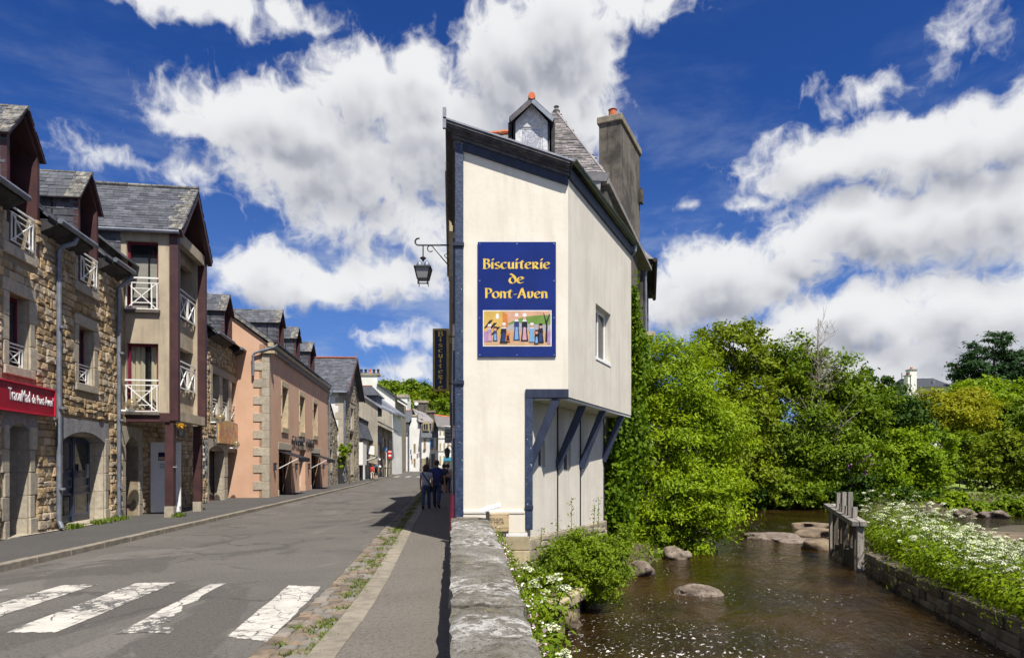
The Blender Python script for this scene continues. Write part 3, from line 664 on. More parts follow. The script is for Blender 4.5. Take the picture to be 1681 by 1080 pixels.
def window(parent, a, b, c, d, y, frame='red_frame', pane='pane', nx=1, nz=1, fw=.055, name='window', ft=.05):
    mb = MB(); mb.box(a, a + fw, y, y + ft, c, d); mb.box(b - fw, b, y, y + ft, c, d); mb.box(a + fw, b - fw, y, y + ft, d - fw, d); mb.box(a + fw, b - fw, y, y + ft, c, c + fw)
    for i in range(1, nx): u = a + (b - a) * i / nx; mb.box(u - fw * .45, u + fw * .45, y + .004, y + ft - .004, c + fw, d - fw)
    for i in range(1, nz): z = c + (d - c) * i / nz; mb.box(a + fw, b - fw, y + .006, y + ft - .006, z - fw * .3, z + fw * .3)
    w = mb.obj(name, frame, parent)
    MB().box(a + fw * .5, b - fw * .5, y + ft * .45, y + ft * .6, c + fw * .5, d - fw * .5).obj('pane', pane, w)
    return w
def railing(parent, a, b, z0, z1, y, mat='white_metal', r=.02, plane='x', x=0.0):
    """white balcony rail: two top bars, uprights and a crossed panel"""
    mb = MB(); P = (lambda u, z: (u, y, z)) if plane == 'x' else (lambda u, z: (x, u, z))
    w = b - a; h = z1 - z0
    for z in (z1, z1 - h * .16, z0): mb.bar(P(a, z), P(b, z), r * (2 if z == z1 else 1.3), r * (2 if z == z1 else 1.3))
    for u in (a + w * .04, b - w * .04, a + w * .2, b - w * .2): mb.bar(P(u, z0), P(u, z1 - h * .16), r * 1.3)
    mb.bar(P(a + w * .04, z0), P(b - w * .04, z1 - h * .16), r * 1.2); mb.bar(P(a + w * .04, z1 - h * .16), P(b - w * .04, z0), r * 1.2)
    mb.bar(P(a + w * .2, z0 + h * .2), P(b - w * .2, z0 + h * .2), r); mb.bar(P(a + w * .2, z1 - h * .34), P(b - w * .2, z1 - h * .34), r)
    return mb.obj('railing', mat, parent)
SLATE = {}
def slate_unit(mat):
    if mat not in SLATE:
        me_ = MB().hexa([(0, -.1, .0), (1, -.1, .0), (1, 1.2, -.6), (0, 1.2, -.6), (0, 0, 1), (1, 0, 1), (1, 1.2, .0), (0, 1.2, .0)]); SLATE[mat] = mesh_from('slate', me_.v, me_.f); SLATE[mat].materials.append(MATS[mat])
    return SLATE[mat]
def slates(parent, o, U, V, w, h, sw=.22, sh=.15, mat='slate', single=0, keep=None, seed=3, th=.014, rows_mat=None):
    """overlapping slates on a plane: origin o, unit vectors U (along) and V (up the slope)"""
    r = random.Random(seed); o = Vector(o); U = Vector(U).normalized(); V = Vector(V).normalized(); N = U.cross(V); unit = slate_unit(mat); rest = MB(); cnt = 0
    nr = max(1, int(h / sh)); sh_ = h / nr
    for j in range(nr):
        u = -(sw / 2 if j % 2 else 0) + r.uniform(-.02, .02)
        while u < w - .01:
            a = max(u, 0); b = min(u + sw * r.uniform(.86, 1.12), w)
            if b - a > .03 and (keep is None or keep((a + b) / 2, (j + .5) * sh_)):
                base = o + U * (a + .003) + V * (j * sh_ + r.uniform(-.006, .006)); M = Matrix((U * (b - a - .008), V * sh_, N * th * r.uniform(.7, 1.5))).transposed()
                if cnt < single:
                    ob = bpy.data.objects.new('slate', unit); col.objects.link(ob); ob.parent = parent; ob.matrix_local = Matrix.Translation(base) @ M.to_4x4(); cnt += 1
                else:
                    rest.add([base + M @ v.co for v in unit.vertices], [tuple(p.vertices) for p in unit.polygons])
            u = b
    if rest.v: rest.obj('slates', mat, parent, kind='stuff')
def ridge(parent, a, b, mat='slate_lichen', r=.09, name='ridge_tile', step=.35):
    a = Vector(a); b = Vector(b); L = (b - a).length; n = max(1, int(L / step)); mb = MB()
    for k in range(n):
        p = a.lerp(b, k / n); q = a.lerp(b, (k + .96) / n); mb.tube([p, q], [r * rng.uniform(.9, 1.1), r * rng.uniform(.85, 1.0)], 8)
    return mb.obj('ridge_tiles', mat, parent)
def dormer(parent, a, b, z0, zs, za, zroof, tanp, y0=-.04, cheek_single=0, frame='plum', deep=.55, openz=None, hw=.10, seed=1, slw=.2, slh=.15, over=.5):
    """gabled dormer: plum timber front, slate cheeks, slate roof running back into the main roof"""
    openz = z0 if openz is None else openz; mid = (a + b) / 2; d = thing_part('dormer', parent)
    yb = lambda z: -over + (z - zroof) / tanp
    fr = MB(); fr.box(a, a + hw, y0, y0 + .12, openz, zs); fr.box(b - hw, b, y0, y0 + .12, openz, zs)
    k = hw * 1.25
    fr.prism([(a, zs), (a + hw, zs), (mid, za - k * 1.2), (mid, za)], y0, y0 + .12); fr.prism([(mid, za), (mid, za - k * 1.2), (b - hw, zs), (b, zs)], y0, y0 + .12)
    fr.obj('frame', frame, d)
    rv = MB(); rv.box(a + hw * .3, a + hw * .95, y0 + .12, deep, openz, zs); rv.box(b - hw * .95, b - hw * .3, y0 + .12, deep, openz, zs)
    rv.prism([(a + hw * .3, zs), (a + hw * .3 + .05, zs - .03), (mid, za - k * 1.3), (mid, za - k * .9)], y0 + .12, deep); rv.prism([(mid, za - k * .9), (mid, za - k * 1.3), (b - hw * .3 - .05, zs - .03), (b - hw * .3, zs)], y0 + .12, deep)
    rv.obj('reveal', frame, d)
    w = window(d, a + hw, b - hw, openz, zs - .04, deep - .06, 'red_frame', 'pane', 1, 1, .05)
    MB().prism([(a + hw, zs - .04), (b - hw, zs - .04), (mid, za - k * 1.35)], deep - .03, deep).obj('gable_pane', 'pane', d)
    MB().box(a, b, deep, deep + .05, openz, zs).obj('back_board', 'dark_inside', d)
    ye = yb(zs) + .15
    ck = MB(); ck.box(a + .015, a + .05, y0 + .02, ye, z0 - .5, zs); ck.box(b - .05, b - .015, y0 + .02, ye, z0 - .5, zs); ck.obj('cheek', 'slate', d)
    slates(d, (a + .012, ye, z0 - .35), (0, -1, 0), (0, 0, 1), ye - y0, zs - z0 + .35, slw, slh, 'slate', cheek_single, seed=seed)
    yr = yb(za) + .2; e = .07
    for s in (-1, 1):
        edge = Vector((a - e if s < 0 else b + e, 0, zs - e * (za - zs) / (mid - a))); rg = Vector((mid, 0, za + .03)); sl = rg - edge; L = sl.length
        nrm = Vector((s * (za - zs), 0, (mid - a))).normalized()
        q = MB(); lift = nrm * .05
        q.hexa([(edge.x, y0 - .08, edge.z), (rg.x, y0 - .08, rg.z), (rg.x, yr, rg.z), (edge.x, yr, edge.z), (edge.x + lift.x, y0 - .08, edge.z + lift.z), (rg.x, y0 - .08, rg.z + lift.z), (rg.x, yr, rg.z + lift.z), (edge.x + lift.x, yr, edge.z + lift.z)])
        q.obj('roof_slope', 'plum', d)
        if s < 0:
            slates(d, (edge.x + lift.x * 1.02, yr, edge.z + lift.z * 1.02), (0, -1, 0), (sl.x, 0, sl.z), yr - y0 + .10, L, slw, slh, 'slate', 0, seed=seed + 5)
            slates(d, (edge.x + lift.x * 1.3, y0 + .28, edge.z + lift.z * 1.3), (0, -1, 0), (sl.x, 0, sl.z), .38, L, slw * .6, slh, 'slate_lichen', 0, seed=seed + 6)
        else: slates(d, (edge.x + lift.x * 1.02, y0 - .10, edge.z + lift.z * 1.02), (0, 1, 0), (sl.x, 0, sl.z), yr - y0 + .10, L, slw, slh, 'slate', 0, seed=seed + 7)
    ridge(d, (mid, y0 - .1, za + .07), (mid, yr, za + .07), r=.055)
    return d
def thing_part(name, parent):
    o = bpy.data.objects.new(name, None); col.objects.link(o); o.parent = parent; o.empty_display_size = .1; return o
def downpipe(parent, pts, r=.055, mat='zinc', name='downpipe'):
    mb = MB(); mb.tube(pts, r, 10)
    zs = sorted({p[2] for p in pts}); lo, hi = min(p[2] for p in pts), max(p[2] for p in pts); x, y = pts[-1][0], pts[-1][1]
    z = lo + .9
    while z < hi - .5: mb.tube([(x, y, z), (x, y, z + .05)], r * 1.25, 10); z += 1.9
    return mb.obj(name, mat, parent, smooth=False)
def main_roof(parent, u0, u1, zeave, yover, ridge_y, tanp, gaps=(), gap_y=.62, mat='slate', sw=.24, sh=.17, depth=9.0, seed=4, front_slates=True, ridge_mat='slate_lichen', endcap=None, wallz=None):
    """pitched slate roof parallel to the front, with slates on the street slope"""
    zr = zeave + (ridge_y + yover) * tanp; mb = MB()
    us = sorted({u0, u1, *[g for q in gaps for g in q]})
    for a, b in zip(us, us[1:]):
        ys_ = gap_y if any(q[0] - .01 < (a + b) / 2 < q[1] + .01 for q in gaps) else -yover; zs_ = zeave + (ys_ + yover) * tanp
        mb.hexa([(a, ys_, zs_ - .06), (b, ys_, zs_ - .06), (b, ridge_y, zr - .06), (a, ridge_y, zr - .06), (a, ys_, zs_), (b, ys_, zs_), (b, ridge_y, zr), (a, ridge_y, zr)])
    yb = 2 * ridge_y + yover
    mb.hexa([(u0, ridge_y, zr - .06), (u1, ridge_y, zr - .06), (u1, yb, zeave - .06), (u0, yb, zeave - .06), (u0, ridge_y, zr), (u1, ridge_y, zr), (u1, yb, zeave), (u0, yb, zeave)])
    rf = mb.obj('roof', mat, parent)
    if front_slates:
        L = math.hypot(ridge_y + yover, zr - zeave)
        slates(rf, (u0, -yover, zeave + .003), (1, 0, 0), (0, ridge_y + yover, zr - zeave), u1 - u0, L, sw, sh, mat, 0, seed=seed, keep=lambda u, v: not (any(q[0] < u + u0 < q[1] for q in gaps) and v * math.cos(math.atan(tanp)) < gap_y + yover))
    ridge(rf, (u0, ridge_y, zr + .03), (u1, ridge_y, zr + .03), ridge_mat)
    return rf, zr
def shell(parent, u0, u1, ztop, depth, zr=None, ridge_y=None, mat='beige_render', z0=-.3, yf=0.45):
    """end walls and back wall of a house"""
    mb = MB()
    for u in (u0, u1 - .3):
        if zr: mb.add([(u, yf, z0), (u, depth, z0), (u, depth, ztop), (u, ridge_y, zr - .1), (u, yf, ztop), (u + .3, yf, z0), (u + .3, depth, z0), (u + .3, depth, ztop), (u + .3, ridge_y, zr - .1), (u + .3, yf, ztop)],
                      [(4, 3, 2, 1, 0), (5, 6, 7, 8, 9), (0, 1, 6, 5), (1, 2, 7, 6), (2, 3, 8, 7), (3, 4, 9, 8), (4, 0, 5, 9)])
        else: mb.box(u, u + .3, yf, depth, z0, ztop)
    mb.box(u0 + .3, u1 - .3, depth - .3, depth, z0, ztop)
    return mb.obj('side_wall', mat, parent)
def eaves_box(parent, u0, u1, z, over=.40, mat='black_timber'):
    """dark boxed eaves with a zinc gutter along the front"""
    mb = MB(); mb.hexa([(u0, -over, z - .10), (u1, -over, z - .10), (u1, .0, z - .30), (u0, .0, z - .30), (u0, -over, z + .02), (u1, -over, z + .02), (u1, .0, z + .02), (u0, 0, z + .02)])
    e = mb.obj('eaves', mat, parent)
    MB().tube([(u0, -over - .06, z - .01), (u1, -over - .06, z - .01)], .065, 8).obj('gutter', 'zinc', e)
    return e

# ------------------------------------------------------------------ left row: first stone house
F1O = Vector((-10.325, 13, .08)); F1R = math.atan2(1, -.15)
def fy(x): return 9388 / (671.8 - x)
def fu(x): return (fy(x) - 13) * 1.0112
def fz(x, y): return zpx(y, fy(x)) - .08
SH = thing('stone_house', 'golden rubble stone house with two slate dormers and a navy arched door', 'house', F1O, F1R)
wA = (fu(12), fu(46), 3.65, 5.18); wB = (fu(127), fu(152), 3.65, 5.1)
dA = (fu(12), fu(46), -.1, 2.40); dB = (fu(100), fu(170), -.0, 2.30)
oA = (wA[0], wA[1], 6.2, 7.2); oB = (wB[0], wB[1], 6.2, 7.2)
U0, U1 = -4.0, fu(190)
win_far = (-3.0, -2.2, 3.65, 5.18)
wall_mb(U0, U1, -.3, 7.05, [wA, wB, dA, dB, (oA[0], oA[1], 6.2, 7.05), (oB[0], oB[1], 6.2, 7.05), win_far], .5).obj('wall', 'mortar', SH)
ex = [(o[0] - .27, o[1] + .27, o[2] - .2, o[3] + .28) for o in (wA, wB, win_far)] + [(o[0] - .25, o[1] + .25, 5.95, 8) for o in (oA, oB)]
ex += [(dA[0] - .32, dA[1] + .30, -1, 2.72), (dB[0] - .20, dB[1] + .32, -1, 2.72)]
rubble(SH, U0, U1, -.1, 7.05, ex, single=300, seed=11, near=lambda s: abs(s[0] - 2.5) )
for o in (wA, wB, win_far): surround(SH, o)
for o in (oA, oB):
    for s in (0, 1):
        a, b = (o[0] - .25, o[0]) if s == 0 else (o[1], o[1] + .25)
        block(SH, a, b, 6.2, 6.62); block(SH, a + (.06 if s == 0 else 0), b - (0 if s == 0 else .06), 6.62, 7.02)
    block(SH, o[0] - .25, o[1] + .25, 5.95, 6.2, .06)
for o, n in ((dA, 5), (dB, 5)):
    h = (o[3] + .1) / n
    for k in range(n):
        for s in (0, 1):
            w = .30 if (k + s) % 2 else .20
            a, b = (o[0] - w * .9, o[0]) if s == 0 else (o[1], o[1] + w)
            block(SH, a, b, -.1 + k * h, -.1 + (k + 1) * h)
    # granite jamb linings in the deep reveal, block by block
    for k in range(n):
        MB().box(o[1] - .012, o[1] + .02, .02, .24, -.1 + k * h + .005, -.1 + (k + 1) * h - .005).obj('jamb_stone', 'granite', SH); MB().box(o[1] - .012, o[1] + .02, .25, .49, -.1 + k * h + .005, -.1 + (k + 1) * h - .005).obj('jamb_stone', 'granite', SH)
for o in (wA, wB):
    h = (o[3] - o[2]) / 3
    for k in range(3): MB().box(o[1] - .012, o[1] + .02, .02, .42, o[2] + k * h + .005, o[2] + (k + 1) * h - .005).obj('jamb_stone', 'granite', SH)
arch_lintel(SH, dA[0], dA[1], 2.30, 2.46, 2.72, .30); arch_lintel(SH, dB[0], dB[1], 2.16, 2.42, 2.72, .22)
block(SH, dB[0] - .1, dB[1] + .2, -.25, .10, .10, name='door_step', back=.45); block(SH, dA[0] - .1, dA[1] + .2, -.25, .06, .06, name='door_step', back=.45)
for o in (wA, wB):
    window(SH, o[0], o[1], o[2], o[3], .22, 'red_frame', 'pane', 2, 1, .075); railing(SH, o[0] + .02, o[1] - .02, o[2] + .02, o[2] + .5, .10, r=.016)
    MB().box(o[0], o[1], .46, .5, o[2], o[3]).obj('dark_room', 'dark_inside', SH)
window(SH, dA[0], dA[1], .05, 2.46, .42, 'red_frame', 'pane', 1, 1, .09, 'door')
# navy panelled double door
D = thing_part('door', SH); u0, u1 = dB[0], dB[1]; yy = .36
MB().box(u0, u1, yy, yy + .06, .10, 2.44).obj('leaf', 'navy_door', D)
um = u0 + (u1 - u0) * .56
for (a, b) in ((u0 + .08, um - .06), (um + .06, u1 - .1)):
    for (c, d) in ((.25, .85), (.98, 1.25), (1.38, 2.18)):
        mb = MB(); 
        for q in ((a, a + .05, c, d), (b - .05, b, c, d), (a + .05, b - .05, c, c + .05), (a + .05, b - .05, d - .05, d)): mb.box(q[0], q[1], yy - .03, yy + .01, q[2], q[3])
        mb.obj('moulding', 'navy_door', D)
        if c != .98: MB().box(a + .05, b - .05, yy - .012, yy + .004, c + .05, d - .05).obj('pane', 'pane', D)
MB().box(um - .035, um + .035, yy - .045, yy, .10, 2.3).obj('meeting_rail', 'navy_door', D)
MB().tube([(um - .1, yy - .06, .75), (um - .1, yy - .09, .8), (um - .1, yy - .09, 1.45), (um - .1, yy - .06, 1.5)], .014, 6).obj('handle', 'iron', D)
box_part('intercom', 'zinc', SH, fu(157) - .06, fu(157) + .06, .20, .24, 1.25, 1.6).location = (0, 0, 0)
# roof, eaves, dormers
TP = math.tan(R(39))
DA_, DB_ = (fy(7) * 1.0112 - 13.1456, fu(61)), (fu(125), fu(158))
rf, zr = main_roof(SH, U0, U1, 7.08, .38, 3.6, TP, gaps=(DA_, DB_), seed=21); shell(SH, U0, U1, 7.05, 7.2, zr, 3.6)
for (a, b) in ((-4, DA_[0] - .02), (DA_[1] + .02, DB_[0] - .02), (DB_[1] + .02, U1 + .05)): eaves_box(SH, a, b, 7.1)
dormer(SH, fy(7) * 1.0112 - 13.1456, fu(61), 7.05, 8.45, 9.2, 7.08, TP, cheek_single=120, openz=6.22, seed=31, over=.38)
dormer(SH, fu(125), fu(158), 7.05, 8.32, 9.05, 7.08, TP, cheek_single=180, openz=6.22, seed=41, over=.38)
for o in (oA, oB): railing(SH, o[0] - .05, o[1] + .05, 6.25, 6.95, -.08, r=.018)
up = fu(87); downpipe(SH, [(up + .25, -.40, 7.0), (up + .2, -.36, 6.85), (up + .02, -.2, 6.72), (up, -.12, 6.6), (up, -.12, .25), (up - .02, -.2, .08)])
up = U1 - .12; downpipe(SH, [(up + .2, -.40, 7.0), (up + .1, -.28, 6.8), (up, -.12, 6.6), (up, -.12, .15), (up, -.2, .02)])
# shop sign
S = thing('shop_sign', 'long red shop sign with white lettering on the golden stone wall', 'sign', F1O, F1R)
sa, sb, s0, s1 = -2.2, fu(72) - .03, 2.70, 3.26
MB().box(sa, sb, -.22, -.06, s0, s1).obj('panel', 'sign_red', S)
mb = MB(); mb.box(sa - .03, sb + .03, -.25, -.05, s1, s1 + .03); mb.box(sa - .03, sb + .03, -.25, -.05, s0 - .03, s0); mb.box(sb, sb + .03, -.25, -.05, s0, s1); mb.box(sa - .03, sa, -.25, -.05, s0, s1); mb.obj('frame', 'sign_red_edge', S)
text_on('lettering', 'TraouMad', .36, 'white_plastic', S, (fu(2) + .95 - .55, -.226, 2.90), extrude=.004, align='RIGHT', sx=.62, bold=.0).location.x = fu(30)
tp_ = text_on('lettering', 'de Pont-Aven’', .28, 'white_plastic', S, (fu(33), -.226, 2.90), extrude=.004, align='LEFT', sx=.62, bold=.0)
tm_ = [o for o in S.children if o.name.startswith('lettering')][0]; tm_.scale.x = (fu(30) - fu(-7)) / -min(v.co.x for v in tm_.data.vertices)
tp_.scale.x = (fu(69) - fu(33)) / max(v.co.x for v in tp_.data.vertices)
MB().box(sa + .2, sa + .25, -.06, .0, s0 + .1, s1 - .1).box(sb - .25, sb - .2, -.06, .0, s0 + .1, s1 - .1).obj('bracket', 'iron', S)

# ------------------------------------------------------------------ house with the projecting gabled bay
BH = thing('bay_house', 'rendered house with a plum-timbered gabled bay on posts and white balcony rails', 'house', F1O, F1R)
V0, V1 = U1, fu(338); b0, b1, bf = 7.165, 10.1, -1.45
zu, zt, za = 3.0, 8.6, 10.25
door_ = (fu(204), fu(204) + 1.0, -.1, 2.25)
wall_mb(V0, V1, -.3, 7.4, [door_], .5).obj('wall', 'mortar', BH)
rubble(BH, V0, V1, -.1, 3.2, [(door_[0] - .3, door_[1] + .3, -1, 2.7)], seed=14, single=60)
arch_lintel(BH, door_[0], door_[1], 2.15, 2.42, 2.72, .28, 'granite')
for k in range(5):
    for (a, b) in ((door_[0] - .27, door_[0]), (door_[1], door_[1] + .27)): block(BH, a, b, -.1 + k * .45, -.1 + (k + 1) * .45)
window(BH, door_[0], door_[1], .0, 2.4, .34, 'red_frame', 'pane', 1, 2, .1, 'door')
rf, zr = main_roof(BH, V0, V1 + .1, 7.5, .3, 4.0, TP, seed=22, front_slates=False); shell(BH, V0, V1, 7.4, 8.0, zr, 4.0)
# bay walls: near side wall (seen square on) with two tall windows
def side_wall(x, y0, y1, z0, z1, ops, thick, name, mat, parent):
    w = wall_mb(y0, y1, z0, z1, ops, thick); mb = MB(); mb.v = [(x + q[1], -q[0], q[2]) for q in w.v]; mb.f = [f[::-1] for f in w.f]
    mb.v = [(x + q[1], q[0], q[2]) for q in w.v]; mb.f = [f[::-1] for f in w.f]
    return mb.obj(name, mat, parent)
W1 = (-.92, -.04, 3.14, 5.16); W2 = (-.92, -.04, 6.15, 8.18)
side_wall(b0, bf + .22, 1.2, zu + .12, zt, [W1, W2], .25, 'side_wall', 'beige_render', BH)
far_w = MB().box(b1 - .25, b1, bf + .22, .0, zu + .12, zt).obj('side_wall', 'beige_render', BH)
for (a, b, c, d) in (W1, W2):
    # windows stand in the side wall: frame boxes in the yz plane
    x = b0 + .12; mb = MB(); f = .07
    mb.box(x, x + .06, a, a + f, c, d); mb.box(x, x + .06, b - f, b, c, d); mb.box(x, x + .06, a + f, b - f, d - f, d); mb.box(x, x + .06, a + f, b - f, c, c + f)
    w = mb.obj('window', 'red_frame', BH); MB().box(x + .02, x + .03, a + f, b - f, c + f, d - f).obj('pane', 'pane_clear', w)
    if c < 4:
        n = 22; cu = MB()
        for k in range(n):
            q0, q1 = a + (b - a) * k / n, a + (b - a) * (k + 1) / n; j0, j1 = .30 + .035 * math.sin(k * 1.7), .30 + .035 * math.sin((k + 1) * 1.7)
            if .38 < (k / n) < .52: continue
            cu.quad((b0 + j0, q0, c), (b0 + j1, q1, c), (b0 + j1, q1, d), (b0 + j0, q0, d))
        cu.obj('curtain', 'curtain', w)
    else:
        cu = MB(); z = c + .1
        while z < d - .45: cu.hexa([(b0 + .27, a, z), (b0 + .31, a, z - .012), (b0 + .31, b, z - .012), (b0 + .27, b, z), (b0 + .272, a, z + .03), (b0 + .312, a, z + .018), (b0 + .312, b, z + .018), (b0 + .272, b, z + .03)]); z += .036
        cu.obj('blind', 'blind', w)
    MB().box(b0 + .6, b0 + .64, a - .2, b + .2, c - .1, d + .1).obj('dark_room', 'dark_inside', w)
    railing(BH, a - .02, b + .02, c + .02, c + .93, 0, plane='y', x=b0 - .05, r=.022)
    MB().box(b0 - .10, b0 + .02, a - .06, b + .06, c - .09, c - .012).obj('sill', 'concrete_dirty', BH)
# front of the bay
fw1 = (b0 + .45, b1 - .38, 3.9, 5.3); fw2 = (b0 + .45, b1 - .38, 6.15, 8.0)
MB().box(b0 + .2, b1 - .2, bf + .35, bf + .55, zu + .12, 3.95).obj('spandrel', 'beige_render', BH); MB().box(b0 + .2, b1 - .2, bf + .35, bf + .55, 5.3, 6.2).obj('spandrel', 'beige_render', BH); MB().box(b0 + .2, b1 - .2, bf + .35, bf + .55, 8.0, 8.5).obj('spandrel', 'beige_render', BH)
for (c, d) in ((3.95, 5.3), (6.2, 8.0)):
    window(BH, b0 + .3, b1 - .3, c, d, bf + .75, 'red_frame', 'pane', 2, 1, .08); MB().box(b0 + .25, b1 - .25, bf + .85, bf + .9, c, d).obj('dark_room', 'dark_inside', BH)
    mb = MB(); n = 3; a, b = b0 + .28, b1 - .28
    for z in (c + .05, c + .72, c + .88): mb.bar((a, bf + .28, z), (b, bf + .28, z), .04)
    for k in range(n):
        q0, q1 = a + (b - a) * k / n + .05, a + (b - a) * (k + 1) / n - .05
        mb.bar((q0, bf + .28, c), (q0, bf + .28, c + .75), .03); mb.bar((q1, bf + .28, c), (q1, bf + .28, c + .75), .03); mb.bar((q0, bf + .28, c + .05), (q1, bf + .28, c + .72), .028); mb.bar((q1, bf + .28, c + .05), (q0, bf + .28, c + .72), .028)
    mb.obj('railing', 'white_metal', BH)
for (a, b) in ((b0 - .02, b0 + .22), (b1 - .2, b1 + .02)): MB().box(a, b, bf - .02, bf + .22, zu - .12, zt).obj('corner_post', 'plum', BH, bev=.015)
MB().box(b0 - .03, b0 + .2, bf + .2, .5, zu - .16, zu + .12).obj('floor_beam', 'plum', BH, bev=.012)
MB().box(b0 + .22, b1 - .2, bf - .01, bf + .2, zu - .1, zu + .18).obj('floor_fascia', 'beige_render', BH)
MB().box(b0 + .2, b1, bf + .2, .0, zu - .02, zu + .1).obj('floor_slab', 'white_render', BH)
MB().box(b0 + .22, b1 - .2, bf, bf + .2, 8.28, 8.6).obj('gable_beam', 'beige_render', BH)
for (a, b, yy) in ((b0 + .02, b0 + .27, bf + .12), (b1 - .22, b1 - .0, bf + .12)):
    p = MB().box(a, b, yy, yy + .24, .35, zu - .12).obj('post', 'plum', BH, bev=.012); MB().box(a - .01, b + .01, yy - .01, yy + .25, -.05, .35).obj('post_foot', 'granite', p)
# gable roof of the bay, ridge running back from the street
mid = (b0 + b1) / 2; gb_ = thing_part('bay_roof', BH); ov = .12
for s in (-1, 1):
    ex_ = b0 - ov if s < 0 else b1 + ov; ez = zt - ov * (za - zt) / (mid - b0); nrm = Vector((s * (za - zt), 0, (mid - b0))).normalized() * .07
    mb = MB(); mb.hexa([(ex_, bf - .15, ez), (mid, bf - .15, za), (mid, 5.5, za), (ex_, 5.5, ez), (ex_ + nrm.x, bf - .15, ez + nrm.z), (mid, bf - .15, za + .09), (mid, 5.5, za + .09), (ex_ + nrm.x, 5.5, ez + nrm.z)]); mb.obj('roof_slope', 'plum', gb_)
    sl = Vector((mid - ex_, 0, za - ez)); L = sl.length + .02
    if s < 0:
        slates(gb_, (ex_ + nrm.x * 1.03, 5.5, ez + nrm.z * 1.03), (0, -1, 0), sl, 5.5 - bf + .2, L, .25, .14, 'slate', 0, seed=51)
        slates(gb_, (ex_ + nrm.x * 1.25, bf + .32, ez + nrm.z * 1.25), (0, -1, 0), sl, .5, L, .13, .14, 'slate_lichen', 0, seed=52, keep=lambda u, v: u > .12 + .12 * math.sin(v * 9))
    else: slates(gb_, (ex_ + nrm.x * 1.03, bf - .18, ez + nrm.z * 1.03), (0, 1, 0), sl, 5.5 - bf, L, .25, .14, 'slate', 0, seed=53)
    mb = MB(); k = .20
    mb.prism([(ex_, ez), (ex_ - s * .10, ez - .14), (mid, za - k), (mid, za)] if s < 0 else [(mid, za), (mid, za - k), (ex_ - s * .10, ez - .14), (ex_, ez)], bf - .17, bf - .03); mb.obj('barge_board', 'plum', gb_)
ridge(gb_, (mid, bf - .18, za + .12), (mid, 5.4, za + .12), r=.075)
MB().tube([(b0 - ov - .03, bf - .1, zt - .15), (b0 - ov - .03, 1.2, zt - .15)], .06, 8).obj('gutter', 'zinc', gb_)
MB().prism([(b0 + .3, 8.6), (b1 - .3, 8.6), (mid, za - .3)], bf + .75, bf + .8).obj('gable_pane', 'pane', gb_)
MB().bar((mid - .45, bf + .72, 8.6), (mid - .45, bf + .72, 9.5), .06).bar((mid + .35, bf + .72, 8.6), (mid + .35, bf + .72, 9.5), .06).obj('gable_mullion', 'red_frame', gb_)
slates(BH, (b0 - .03, 1.2, 6.9), (0, -1, 0), (0, 0, 1), 1.1, 1.65, .2, .15, 'slate', 60, seed=54)
# chimney behind
c_ = MB().box(V1 - .2, V1 + .45, .9, 1.7, 7, 9.9).obj('chimney', 'concrete_dirty', BH); MB().box(V1 - .26, V1 + .51, .84, 1.76, 9.75, 9.95).obj('chimney_cap', 'concrete_dirty', c_)

# ------------------------------------------------------------------ third house: rubble with three narrow windows
TH = thing('stone_house', 'rubble stone house with three narrow windows between the bay and pink house', 'house', F1O, F1R)
T0, T1 = V1, fu(403)
ws = [(fu(347), fu(358), 3.62, 5.5), (fu(363.5), fu(373), 3.62, 5.5), (fu(378), fu(388), 3.62, 5.5)]
ds = [(fu(341), fu(366), -.1, 2.2), (fu(372), fu(392), -.1, 2.2)]
wall_mb(T0, T1, -.3, 7.0, ws + ds, .5).obj('wall', 'mortar', TH)
rubble(TH, T0, T1, -.1, 7.0, [(ws[0][0] - .35, ws[2][1] + .3, 3.4, 5.85)] + [(ds[0][0] - .3, ds[1][1] + .3, -1, 2.75)], seed=17, single=300)
for w in ws:
    window(TH, w[0], w[1], w[2], w[3], .36, 'red_frame', 'pane', 1, 1); railing(TH, w[0], w[1], w[2], w[2] + .8, .05, r=.02); MB().box(w[0], w[1], .44, .48, w[2], w[3]).obj('dark_room', 'dark_inside', TH)
    for k in range(4): MB().box(w[1] - .012, w[1] + .02, .02, .42, w[2] + k * .47 + .005, w[2] + (k + 1) * .47 - .005).obj('jamb_stone', 'granite', TH)
edges = [(ws[0][0] - .3, ws[0][0]), (ws[0][1], ws[1][0]), (ws[1][1], ws[2][0]), (ws[2][1], ws[2][1] + .28)]
for (a, b) in edges:
    for k in range(4): block(TH, a, b, 3.62 + k * .47, 3.62 + (k + 1) * .47)
block(TH, ws[0][0] - .3, ws[2][1] + .28, 5.5, 5.82); block(TH, ws[0][0] - .3, ws[2][1] + .28, 3.42, 3.62, .06)
for d in ds:
    window(TH, d[0], d[1], .0, 2.35, .38, 'red_frame', 'pane', 2, 1, .09, 'door')
    for k in range(4): MB().box(d[1] - .012, d[1] + .02, .02, .45, -.1 + k * .575 + .005, -.1 + (k + 1) * .575 - .005).obj('jamb_stone', 'granite', TH)
for (a, b) in ((ds[0][0] - .28, ds[0][0]), (ds[0][1], ds[1][0]), (ds[1][1], ds[1][1] + .28)):
    for k in range(4): block(TH, a, b, -.1 + k * .575, -.1 + (k + 1) * .575)
for d in ds: arch_lintel(TH, d[0], d[1], 2.2, 2.42, 2.72, .27, 'granite')
rf, zr = main_roof(TH, T0, T1 + .15, 7.08, .38, 3.6, TP, gaps=((fu(366), fu(379)),), seed=23, sw=.3, sh=.2); shell(TH, T0, T1, 7.0, 7.2, zr, 3.6)
dormer(TH, fu(366), fu(379), 7.05, 8.55, 9.3, 7.08, TP, openz=6.9, seed=61, over=.38)
eaves_box(TH, T0 + .1, fu(366), 7.1); eaves_box(TH, fu(379), T1 + .1, 7.1)
